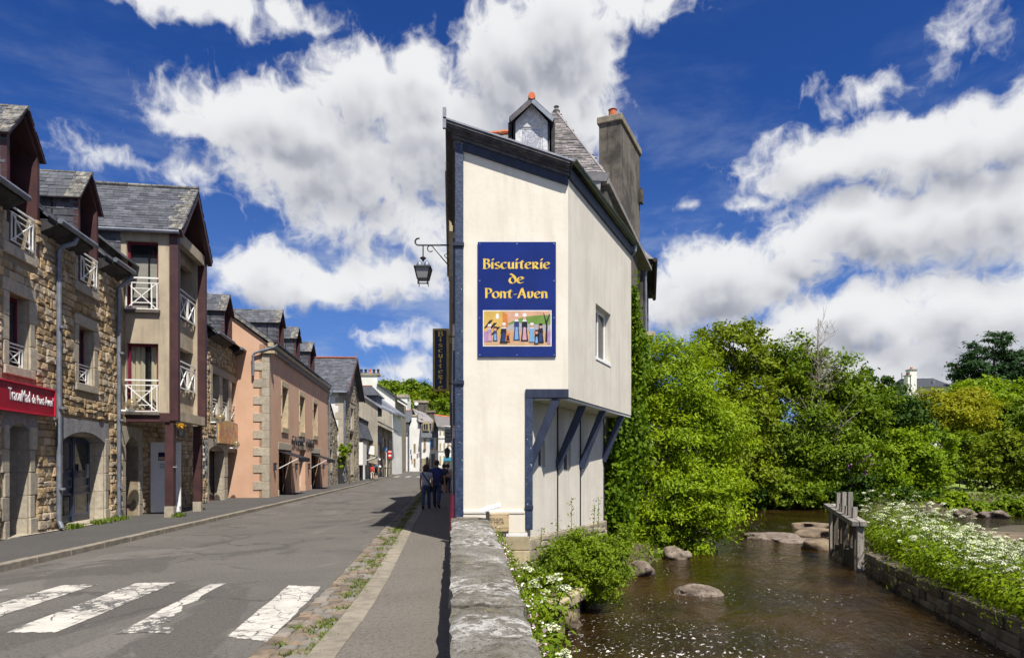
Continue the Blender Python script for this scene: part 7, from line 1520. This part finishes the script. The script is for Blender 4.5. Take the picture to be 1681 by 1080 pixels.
tree('river_shrub', 'light green shrub on the far bank behind the white flowers', 'shrub', on_ground(1500, 46), [lob(1480, 760, 45, 45, 60), lob(1520, 780, 44.5, 40, 50), lob(1500, 720, 46, 30, 35), lob(1455, 800, 44, 40, 35), lob(1545, 735, 47, 30, 30)], 20000, .24, 'leaf_fresh', 281, trunk_r=.12, stems=3)
tree('olive_shrub', 'broad olive green shrub low at the right edge above the lawn', 'shrub', on_ground(1655, 45), [lob(1655, 755, 45, 48, 48), lob(1620, 775, 45, 30, 35), lob(1690, 770, 45, 40, 55)], 17000, .24, 'leaf_olive', 291, trunk_r=.13, stems=3)
tree('hedge_shrub', 'mid green shrub between light green shrub and olive shrub', 'shrub', on_ground(1580, 52), [lob(1580, 745, 52, 40, 35), lob(1560, 770, 51, 30, 25), lob(1610, 730, 53, 30, 25)], 13000, .25, 'leaf_bush', 301, trunk_r=.12, stems=3)
bank = [('low bright shrub at the water edge under the broad tree', 1300, 812, 43.2, 46, 22, 'leaf_bush'), ('dark undergrowth bush at the far water edge below the tallest tree', 1225, 815, 44, 45, 26, 'leaf_dark'), ('dark bush at the water edge behind the sluice gate', 1400, 805, 43, 50, 30, 'leaf_dark'), ('bright fern-like bush on the far bank near the back channel', 1565, 830, 38.6, 22, 26, 'leaf_fresh'), ('low mid green bush on the far bank right of the fern bush', 1610, 840, 38, 32, 18, 'leaf_bush'), ('low bush at the right edge of the far bank', 1665, 835, 37.5, 32, 20, 'leaf_mid'), ('dark hollow bush on far bank behind the flower island', 1500, 830, 41, 45, 30, 'leaf_dark')]
for i, (lab, x, y, dd, rx, ry, mt) in enumerate(bank): tree('bank_shrub', lab, 'shrub', on_ground(x, dd), [lob(x, y, dd, rx, ry), lob(x + rx * .5, y + ry * .3, dd - .5, rx * .6, ry * .7), lob(x - rx * .5, y + ry * .3, dd - .3, rx * .6, ry * .6)], 6500, .22, mt, 310 + 7 * i, trunk_r=.06, stems=3, limbs=10, group='shrubs along the far bank')
# buddleia blossom on the far bank
vb = thing('butterfly_bush', 'bush with small violet flower spikes behind the sluice gate', 'shrub', on_ground(1415, 42.6)); B = np.array(vb.location); r0 = np.random.default_rng(4)
ps = np.array([px(x, y, 42.3) for x, y in ((1418, 753), (1426, 750), (1408, 760), (1394, 768), (1430, 760), (1402, 790), (1412, 782), (1396, 795), (1420, 775))]) - B; C = np.repeat(ps, 26, 0) + r0.normal(0, 1, (9 * 26, 3)) * (.09, .09, .14); link('flowers', quads_mesh('flowers', leaf_quads(C, .10, 5, .8)), 'violet_flower', vb)
lv = np.repeat(ps, 90, 0) + r0.normal(0, .5, (810, 3)) - (0, 0, .3); link('foliage', quads_mesh('foliage', leaf_quads(lv, .16, 6, .3)), 'leaf_mid', vb)
mb = MB()
for p in ps: mb.tube([(0, 0, 0), (p[0] * .4, p[1] * .4, p[2] * .6), tuple(p)], [.03, .02, .008], 5)
mb.obj('stems', 'bark', vb)
# lawn fence posts beyond the back channel
fn = thing('wire_fence', 'thin dark wire fence posts on the sunlit lawn', 'fence', on_ground(1610, 47)); B = Vector(fn.location)
for x in (1575, 1588, 1601, 1614, 1627, 1640): X = px(x, 0, 47).x; MB().tube([(X - B.x, 0, gz1(X, 47) - B.z - .1), (X - B.x, 0, gz1(X, 47) - B.z + 1.2)], .03, 6).obj('post', 'iron', fn)
for z in (.4, .8, 1.15): MB().bar((px(1575, 0, 47).x - B.x, 0, z), (px(1640, 0, 47).x - B.x, 0, z), .012).obj('wire', 'iron', fn)
# wooded hill behind the street
hr = random.Random(3); hl = [(628, 652, 34, 26), (655, 648, 30, 24), (676, 640, 18, 16), (690, 652, 26, 24), (712, 652, 26, 22), (735, 652, 28, 26), (650, 668, 40, 24), (705, 675, 36, 24), (740, 682, 36, 26), (680, 670, 30, 22), (760, 655, 30, 28), (610, 668, 30, 20)]
names_ = ['far left', 'second from the left', 'small peaked', 'middle', 'right of the middle', 'right', 'low left', 'low middle', 'low right', 'low central', 'rightmost', 'leftmost']
for i, (x, y, rx, ry) in enumerate(hl):
    dd = 190 + hr.uniform(-8, 12) - (y > 660) * 18; X = px(x, 0, dd).x
    tree('hill_tree', '%s tree of the wooded hill closing the street view' % names_[i], 'tree', (X, dd, gz1(X, dd) - .2), [lob(x, y, dd, rx, ry), lob(x - rx * .45, y + ry * .4, dd - 2, rx * .6, ry * .6), lob(x + rx * .5, y + ry * .35, dd - 2, rx * .6, ry * .6)], 5000, .95, ['leaf_mid', 'leaf_olive', 'leaf_mid', 'leaf_dark'][i % 4], 400 + i * 3, trunk_r=.4, limbs=8, group='trees on the hill behind the street', clumps=110, crad=.3)
# slate-roofed villa on the right skyline
VH = thing('villa', 'distant villa with dark slate hip roof and white chimneys above the golden shrub', 'house', (px(1525, 0, 100).x, 100, 8)); k = 100 / FPX; Zv = lambda y: zpx(y, 100) - 8
MB().box(-32 * k, 36 * k, 0, 9, -4, Zv(634)).obj('wall', 'white_render', VH)
MB().add([(-34 * k, -.4, Zv(636)), (38 * k, -.4, Zv(634)), (38 * k, 9.4, Zv(634)), (-34 * k, 9.4, Zv(636)), (-16 * k, 4.5, Zv(615)), (36 * k, 4.5, Zv(614))], [(0, 1, 5, 4), (1, 2, 5), (2, 3, 4, 5), (3, 0, 4)]).obj('roof', 'slate', VH); MB().tube([(-16 * k, 4.5, Zv(615)), (36 * k, 4.5, Zv(614))], .12, 6).obj('ridge', 'zinc', VH); MB().tube([(-16 * k, 4.5, Zv(615)), (-16 * k, 4.5, Zv(605))], .06, 5).obj('finial', 'iron', VH)
for (x, w, yt, yb) in ((-36.5, 5.5, 610, 645), (-43, 2.5, 619, 645), (37, 4, 607, 640)):
    c_ = MB().box((x - w) * k, (x + w) * k, -1.6, -.6, Zv(yb), Zv(yt)).obj('chimney', 'white_render', VH); MB().box((x - w - .6) * k, (x + w + .6) * k, -1.7, -.5, Zv(yt), Zv(yt - 1.6)).obj('chimney_cap', 'granite_grey', c_); MB().lathe([(.2, 0), (.16, .35), (0, .36)], (x * k, -1.1, Zv(yt - 1.6)), 8).obj('chimney_pot', 'clay', c_)
MB().box(14 * k, 19 * k, 1.2, 1.5, Zv(628), Zv(623)).obj('roof_window', 'zinc', VH)

# ------------------------------------------------------------------ rocks, river wall, sluice
def rock(name, label, c, s, seed, mat='boulder', cat='rock', rz=0, sub=4, rough=.16, group=None, flat=.0):
    import bmesh
    bm = bmesh.new(); bmesh.ops.create_icosphere(bm, subdivisions=sub, radius=1); rr = np.random.default_rng(seed); ph = rr.uniform(0, 6.28, (6, 3)); fr = rr.uniform(.8, 3.2, (6, 3))
    for v in bm.verts:
        dsp = sum(math.sin(fr[i][0] * v.co.x * 1.3 + ph[i][0]) * math.sin(fr[i][1] * v.co.y * 1.3 + ph[i][1]) * math.sin(fr[i][2] * v.co.z * 1.3 + ph[i][2]) for i in range(6)); q_ = v.co.copy(); dsp2 = sum(math.sin(fr[i][0] * 3.1 * q_.x + ph[i][1]) * math.sin(fr[i][1] * 3.3 * q_.y + ph[i][2]) * math.sin(fr[i][2] * 2.9 * q_.z + ph[i][0]) for i in range(6)); v.co *= 1 + rough * dsp + .045 * abs(dsp2)
        if flat and v.co.z > flat: v.co.z = flat + (v.co.z - flat) * .25
        v.co = Vector((v.co.x * s[0], v.co.y * s[1], v.co.z * s[2]))
    me_ = bpy.data.meshes.new(name); bm.to_mesh(me_); bm.free(); o = link(name, me_, mat, smooth=True); o.location = c; o.rotation_euler = (0, 0, rz); return tag(o, label, cat, group)
def wp(x, y): dd = (CAM_Z - WATER) * FPX / (y - HORIZON); return ((x - 840) * dd / FPX, dd)
a = wp(1144, 974); rock('boulder', 'smooth rounded boulder alone in the middle of the river', (a[0], a[1], WATER - .02), (.49, .38, .21), 1, rough=.07)
RK = [('broad flat boulder upstream left of the sluice gate', 1272, 884, .95, .7, .24), ('low flat rock slab beside the sluice gate', 1312, 890, .75, .55, .16), ('dark blocky rock against the sluice gate', 1352, 902, .55, .6, .42), ('pale rock slab behind the blocky rock by the sluice', 1345, 880, .8, .6, .4), ('small rock at the tip of the island', 1335, 866, .7, .5, .3)]
for i, (lab, x, y, sx, sy_, sz) in enumerate(RK): a = wp(x, y); rock('rock', lab, (a[0], a[1] + sy_ * .5, WATER + sz * .15), (sx, sy_, sz), 20 + i, 'boulder' if i < 2 else 'rock_tan', flat=.45, group='rocks by the sluice')
LK = [('grey boulder at the foot of the river bush', 1050, 944, .30, .35, .26), ('rock under the overhanging bright tree', 1112, 916, .42, .5, .24), ('brown rock below the concrete slab at the near bank', 930, 1034, .26, .24, .26), ('small wet rock beside the slab, lowest on the near bank', 905, 1050, .22, .3, .16), ('dark rock at water edge right of the slab', 968, 998, .2, .3, .22)]
for i, (lab, x, y, sx, sy_, sz) in enumerate(LK): a = wp(x, y); rock('rock', lab, (a[0], a[1] + .2, WATER + sz * .2), (sx, sy_, sz), 40 + i, 'boulder' if i < 2 else 'rock_tan', rough=.2, group='rocks along the near bank')
lg = rock('rock_ledge', 'wide tan rock ledge on the island behind the white flowers', (15.4, 22.6, -.86), (4.4, 2.2, .46), 60, 'rock_tan', sub=4, rough=.10, flat=.3)
for i, (x, y, w) in enumerate(((1590, 848, 30), (1640, 850, 40), (1690, 845, 50), (1530, 846, 20))): a = wp(x, y); rock('rock', ['low rock on the far channel bank below the fern bush', 'flat pale rock on the far channel bank', 'rock on far channel bank at the right edge', 'small rock on far channel bank behind the flowers'][i], (a[0], a[1] + .4, WATER + .1), (w * a[1] / FPX * .5, .6, .28), 70 + i, 'boulder', group='rocks along the far channel')
SL_ = thing('stone_slab', 'thick stone slab step set in the near bank under the hogweed', 'slab', (0, 0, 0)); a, b = Vector((.62, 10.8, -.62)), Vector((1.32, 12.2, -.55)); dv = (b - a).normalized(); nv = Vector((-dv.y, dv.x, 0)).normalized() * .55
MB().hexa([a - Vector((0, 0, .2)), b - Vector((0, 0, .2)), b + nv - Vector((0, 0, .2)), a + nv - Vector((0, 0, .2)), a, b, b + nv, a + nv]).obj('slab', 'granite_yellow', SL_, bev=.03); MB().hexa([a - Vector((-.1, -.05, 1.0)), b - Vector((.1, -.02, 1.0)), b + nv - Vector((0, 0, 1)), a + nv - Vector((0, 0, 1)), a - Vector((-.1, -.05, .2)), b - Vector((.1, -.02, .2)), b + nv - Vector((0, 0, .2)), a + nv - Vector((0, 0, .2))]).obj('footing', 'bank_wall', SL_)
# island retaining wall, stone by stone
IW = thing('river_wall', 'low dark stone retaining wall along the flower island', 'wall', (0, 0, 0)); pts = [Vector((6.45, 4, 0)), Vector((7.15, 9.6, 0)), Vector((8.05, 13.5, 0)), Vector((9.0, 17.4, 0))]; r = random.Random(8)
for c, (z0, z1) in enumerate(((-1.5, -.98), (-.975, -.80), (-.795, -.60))):
    for a, b in zip(pts, pts[1:]):
        Ls = (b - a).length; dv = (b - a) / Ls; nv = Vector((dv.y, -dv.x, 0)); u = 0
        while u < Ls - .02:
            w = min(r.uniform(.35, .95), Ls - u); 
            if Ls - u - w < .2: w = Ls - u
            p = a + dv * (u + .008); q = a + dv * (u + w - .008); jit = r.uniform(-.035, .035); th = .42; zt = z1 + (r.uniform(-.03, .02) if c == 2 else 0)
            if not (c == 2 and r.random() < .08):
                m_ = MB(); p = p - nv * jit; q = q - nv * (jit + r.uniform(-.02, .02)); m_.hexa([p + Vector((0, 0, z0)), p + nv * th + Vector((0, 0, z0)), q + nv * th + Vector((0, 0, z0)), q + Vector((0, 0, z0)), p + Vector((0, 0, zt)), p + nv * th + Vector((0, 0, zt)), q + nv * th + Vector((0, 0, zt + r.uniform(-.015, .015))), q + Vector((0, 0, zt))]); m_.obj('stone', 'bank_wall', IW, bev=.025)
            u += w
SGt = thing('sluice_gate', 'old grey wooden sluice gate with upright paddles at the island tip', 'sluice gate', (0, 0, 0))
pa, pb = Vector((9.75, 20.8, .42)), Vector((8.98, 17.5, .14)); dv = (pb - pa); nv = Vector((dv.y, -dv.x, 0)).normalized()
for s, w in ((-.16, .17), (.03, .17)): MB().bar(pa - nv * s, pb - nv * s, w, .13).obj('beam', 'grey_wood', SGt, bev=.01)
for i, (f, top, w) in enumerate(((.30, .52, .10), (.42, .26, .09), (.50, .62, .11), (.60, .28, .09), (.70, .70, .12), (.84, .36, .12))):
    p = pa.lerp(pb, f) + nv * .06; MB().bar((p.x, p.y, p.z - .08), (p.x + .01, p.y, p.z + top), w, .08, up=(0, 1, 0)).obj('paddle_rod', 'grey_wood', SGt)
for i in range(9):
    f = .04 + i * .115; p = pa.lerp(pb, f) - nv * -.02; zb = WATER - .3; 
    if i in (2, 5): continue
    MB().bar((p.x, p.y, zb if i % 2 else zb), (p.x, p.y, p.z - .06), .17 if i in (0, 8) else .13, .09, up=(0, 1, 0)).obj('plank', 'grey_wood' if i in (0, 8) else 'wet_wood', SGt)
for i in range(4): p = pa.lerp(pb, .3 + .16 * i) - nv * .10; MB().box(p.x - .16, p.x + .16, p.y - .22, p.y + .22, WATER - .4, WATER + .42 + .1 * (i % 2)).obj('board', 'wet_wood', SGt)
rock('rock', 'dark stone block behind the sluice planks', (9.9, 19.0, -.95), (.6, 1.4, .5), 90, 'rock_tan', group='rocks by the sluice')

# ------------------------------------------------------------------ white umbels, daisies and undergrowth
def umbel_mesh(seed, rad=.10, n=26):
    r = np.random.default_rng(seed); Q = []
    for k in range(n):
        rho = rad * math.sqrt((k + .5) / n); a = 2.4 * k; c = np.array([rho * math.cos(a), rho * math.sin(a), -.35 * rho * rho / rad]); s = rad * .17
        for _ in range(2):
            N = np.array([c[0] * 3, c[1] * 3, 1.0]) + r.normal(0, .35, 3); N /= np.linalg.norm(N); T = np.cross(N, r.normal(0, 1, 3)); T /= np.linalg.norm(T); B = np.cross(N, T); p = c + r.normal(0, s * .4, 3); Q.append([p - T * s, p + B * s, p + T * s, p - B * s])
    me_ = quads_mesh('umbel', np.array(Q)); me_.materials.append(MATS['umbel']); return me_
UMB = [umbel_mesh(i, .085 + .012 * i) for i in range(4)]
def umbel_plant(name, label, base, n, h, spread, seed, group, leaf='leaf_fresh', leaves=260, lsz=.10, hs=1.0, cat='plant'):
    t_ = thing(name, label, cat, base, 0, group); r = random.Random(seed); rn = np.random.default_rng(seed); mb = MB(); C = []
    for i in range(n):
        a = r.uniform(0, 6.28); d = spread * math.sqrt(r.random()); hh = h * (r.uniform(.45, 1.08) if h > .85 else r.uniform(.7, 1.08)); tip = Vector((d * math.cos(a), d * math.sin(a), hh)); mid = Vector((tip.x * .5, tip.y * .5, hh * .55))
        mb.tube([(tip.x * .15, tip.y * .15, 0), mid, tip], [.010, .008, .005], 4)
        for k in range(7): mb.tube([tip - Vector((0, 0, .06)), tip + Vector((math.cos(k * .9) * .06, math.sin(k * .9) * .06, -.005))], .0025, 3, False)
        u = bpy.data.objects.new('flower_head', r.choice(UMB)); col.objects.link(u); u.parent = t_; u.location = tip; s = r.uniform(.55, 1.15) * hs; u.scale = (s, s, s); u.rotation_euler = (r.uniform(-.35, .35), r.uniform(-.35, .35), r.uniform(0, 6))
    mb.obj('stems', 'stem', t_)
    P = rn.normal(0, .5, (leaves, 3)) * (spread * 1.1, spread * 1.1, h * .32) + (0, 0, h * .42); P[:, 2] = np.clip(P[:, 2], .02, h * .95); link('foliage', quads_mesh('foliage', leaf_quads(P, lsz, seed, .42, .5)), leaf, t_)
    return t_
r = random.Random(21); cnt = 0; spots = []
while len(spots) < 84:
    Y = r.uniform(6.5, 21.0); x0 = float(np.interp(Y, [4, 9.6, 13.5, 17.8, 20, 23], [6.5, 7.15, 8.05, 9.05, 9.7, 11])) + .55; X = x0 + abs(r.gauss(0, 1)) * (2.6 if Y < 15 else 2.0)
    if X > Y * .80 + 1.0 or (Y > 19.5 and X > 12.0) or (17.0 < Y and 12.4 < X): continue
    if any((X - a) ** 2 + (Y - b) ** 2 < .25 for a, b in spots): continue
    spots.append((X, Y))
while len(spots) < 112:
    Y = r.uniform(8.6, 14.5); x0 = float(np.interp(Y, [4, 9.6, 13.5, 17.8], [6.5, 7.15, 8.05, 9.05])) + .35; X = x0 + r.random() * 2.2
    if X < Y * .80 + .6 and not any((X - a) ** 2 + (Y - b) ** 2 < .12 for a, b in spots): spots.append((X, Y))
for i, (X, Y) in enumerate(sorted(spots, key=lambda s: s[1])):
    xi = 840 + FPX * X / Y; tall = Y > 13.5; hh = (1.55 if tall else 1.25) * r.uniform(.62, 1.12) * (.75 if X < 9.6 and Y > 17 else 1)
    hh = min(hh, CAM_Z - (float(np.interp(xi, [1380, 1480, 1540, 1580, 1620, 1700], [805, 812, 836, 866, 888, 902])) - HORIZON) * Y / FPX + .72)          # lower growth leaves the ledge and back channel open
    if hh < .45: continue
    umbel_plant('umbel_plant', 'tall white flowering umbel plant crowding the back of the island' if tall else 'white flowering umbel plant along the front of the island wall', (X, Y, gz1(X, Y) - .02), r.randint(9, 14), hh, .55, 500 + i, 'white umbels on the back of the island' if tall else 'white umbels along the island wall', hs=.78, leaf=['leaf_fresh', 'leaf_bush', 'leaf_ash'][i % 3], leaves=800, lsz=.085)
for i, (x, y, Y) in enumerate(((1320, 850, 25.6), (1352, 840, 25), (1375, 835, 24.2))): X = px(x, 0, Y).x; umbel_plant('umbel_plant', ['umbel plant at the tip of the island, leftmost', 'umbel plant just left of the sluice rods', 'umbel plant behind the sluice rods'][i], (X, Y, gz1(X, Y) + .1), 7, 1.0, .5, 590 + i, 'white umbels at the island tip', leaf='leaf_bush', leaves=500)
for i, (X, Y, hh) in enumerate(((.30, 10.3, .75), (.62, 10.9, .72), (.25, 11.3, .8), (.78, 11.6, .8), (.48, 9.5, .55), (.55, 8.6, .45))):
    umbel_plant('hogweed', ['hogweed with flat white heads nearest the parapet', 'hogweed with white heads over the stone slab', 'hogweed with white heads behind the daisies', 'hogweed with white heads against the river bush', 'short hogweed at the slab corner', 'low hogweed head hanging over the brown rock'][i], (X, Y, gz1(X, Y) - .05), 5 if i < 4 else 2, hh, .26, 620 + i, 'hogweed on the near bank', leaf='leaf_bush', leaves=240, lsz=.13, hs=1.05)
r0 = np.random.default_rng(33)
C = np.column_stack([r0.uniform(6.9, 16.5, 9000), r0.uniform(5, 22, 9000), np.zeros(9000)]); keep = poly_sd(C[:, :2], island) > .55; C = C[keep]; C[:, 2] = ground_z(C[:, :2]) + abs(r0.normal(0, .16, len(C))) + .02; C = C[~((C[:, 0] > 11.8) & (C[:, 1] > 19.5))]
o = link('island_herbage', quads_mesh('island_herbage', leaf_quads(C, .15, 34, .4, .5)), 'leaf_fresh'); tag(o, 'low green herbage covering the flower island', kind='stuff')
# near bank: bush, sprigs, daisies, grass
tree('river_bush', 'bushy green shrub at the foot of the cream lower wall', 'shrub', (1.5, 13.2, -.95), [lob(955, 925, 12.9, 72, 46), lob(900, 935, 12.6, 40, 45), lob(1005, 925, 13.4, 45, 48), lob(960, 890, 13.2, 50, 25), lob(1015, 890, 13.8, 28, 32), lob(925, 965, 12.2, 38, 28), lob(985, 965, 12.8, 42, 24)], 20000, .075, 'leaf_bush', 641, trunk_r=.035, stems=5, limbs=40, aspect=.42, crad=.26, clumps=420)
sp = thing('tall_sprigs', 'three thin leafy sprigs standing up before the cream lower wall', 'plant', (1.6, 13.4, -.6)); B = np.array((1.6, 13.4, -.6)); LQ = []; mb = MB()
for (x, y0, y1, dd) in ((938, 900, 815, 13.4), (982, 890, 815, 13.6), (915, 900, 850, 13.2), (975, 880, 825, 13.5), (888, 900, 868, 13.0)):
    a, b = np.array(px(x - 3, y0, dd)) - B, np.array(px(x, y1, dd)) - B; mb.tube([tuple(a), tuple((a + b) / 2 + (.02, 0, 0)), tuple(b)], [.008, .006, .003], 4); f = r0.random((46, 1)); LQ.append(a + (b - a) * f + r0.normal(0, .035, (46, 3)))
mb.obj('stems', 'stem', sp); link('leaves', quads_mesh('leaves', leaf_quads(np.concatenate(LQ), .05, 8, .5)), 'leaf_olive', sp)
ds_ = thing('daisy_trail', 'trail of pink and white daisies along the river side of the parapet', 'flowers', (0, 8, -.2)); nq = 1500; Yd = r0.uniform(2.6, 13.4, nq); Xd = np.interp(Yd, PAR_Y, PAR_R) + .03 + abs(r0.normal(0, .09, nq)) + np.where(Yd > 9, .05, 0); Zd = .42 - (Xd - np.interp(Yd, PAR_Y, PAR_R)) * 1.1 + r0.normal(0, .10, nq)
pat = np.sin(Yd * 2.1) + np.sin(Yd * 5.3 + 1) > -.5; C = np.column_stack([Xd, Yd - 8, Zd + .2])[pat]
link('flowers', quads_mesh('flowers', leaf_quads(C, .026, 9, 1.0, .8)), 'daisy', ds_)
C2 = np.repeat(C, 5, 0) + r0.normal(0, .05, (len(C) * 5, 3)) - (-.02, 0, .06); link('foliage', quads_mesh('foliage', leaf_quads(C2, .05, 10, .3)), 'leaf_bush', ds_)
n = 34000; X = r0.uniform(-.4, 7.5, n); Y = r0.uniform(6, 27.0, n); sd = poly_sd(np.column_stack([X, Y]), left_land); k_ = (sd > .12) & (X > np.interp(Y, PAR_Y, PAR_R) - .02); C = np.column_stack([X, Y, np.zeros(n)])[k_]; C = C[(C[:, 0] > .3 + .45 * (C[:, 1] - 14.2)) | (C[:, 1] < 14)]; C[:, 2] = ground_z(C[:, :2]) + abs(r0.normal(0, .13, len(C)))
o = link('bank_herbage', quads_mesh('bank_herbage', leaf_quads(C, .11, 12, .4, .5)), 'leaf_bush'); tag(o, 'low leafy undergrowth on the near river bank', kind='stuff')
# rough growth along the far banks
n = 26000; X = r0.uniform(4, 40, n); Y = r0.uniform(18, 56, n); sd = poly_sd(np.column_stack([X, Y]), left_land); k_ = (sd > .05) & (sd < 6.0) & (X < Y * .85); C = np.column_stack([X, Y, np.zeros(n)])[k_]; C[:, 2] = ground_z(C[:, :2]) + abs(r0.normal(0, .30, len(C)))
o = link('far_bank_herbage', quads_mesh('far_bank_herbage', leaf_quads(C, .26, 13, .45, .5)), 'leaf_mid'); tag(o, 'rough green growth along the far river bank', kind='stuff')
# climber on the stone gable house, tufts at wall feet
tree('climbing_plant', 'bushy green climber with yellow tips on the stone gable house corner', 'plant', (px(563, 0, 59).x + .5, 59.2, .1), [lob(562, 742, 59, 12, 15), lob(572, 738, 60, 8, 9), lob(560, 758, 59, 9, 10)], 2600, .2, 'leaf_fresh', 661, trunk_r=.06, limbs=8)
tf = []
for (ua, ub) in ((fu(97), fu(112)), (fu(140), fu(158)), (fu(166), fu(189)), (7.2, 7.6)):
    for _ in range(9): u = rng.uniform(ua, ub); v = -.12 - rng.random() * .12 if ua < 7 else bf + .05; p = F1O + Vector((math.cos(F1R) * u - math.sin(F1R) * v, math.sin(F1R) * u + math.cos(F1R) * v, 0)); tf.append((p.x, p.y, .1))
o = link('wall_foot_weeds', quads_mesh('wall_foot_weeds', tufts(tf, 36, .14, .08, 9, .012)), 'grass'); tag(o, 'weeds and grass at the foot of the stone houses', kind='stuff')
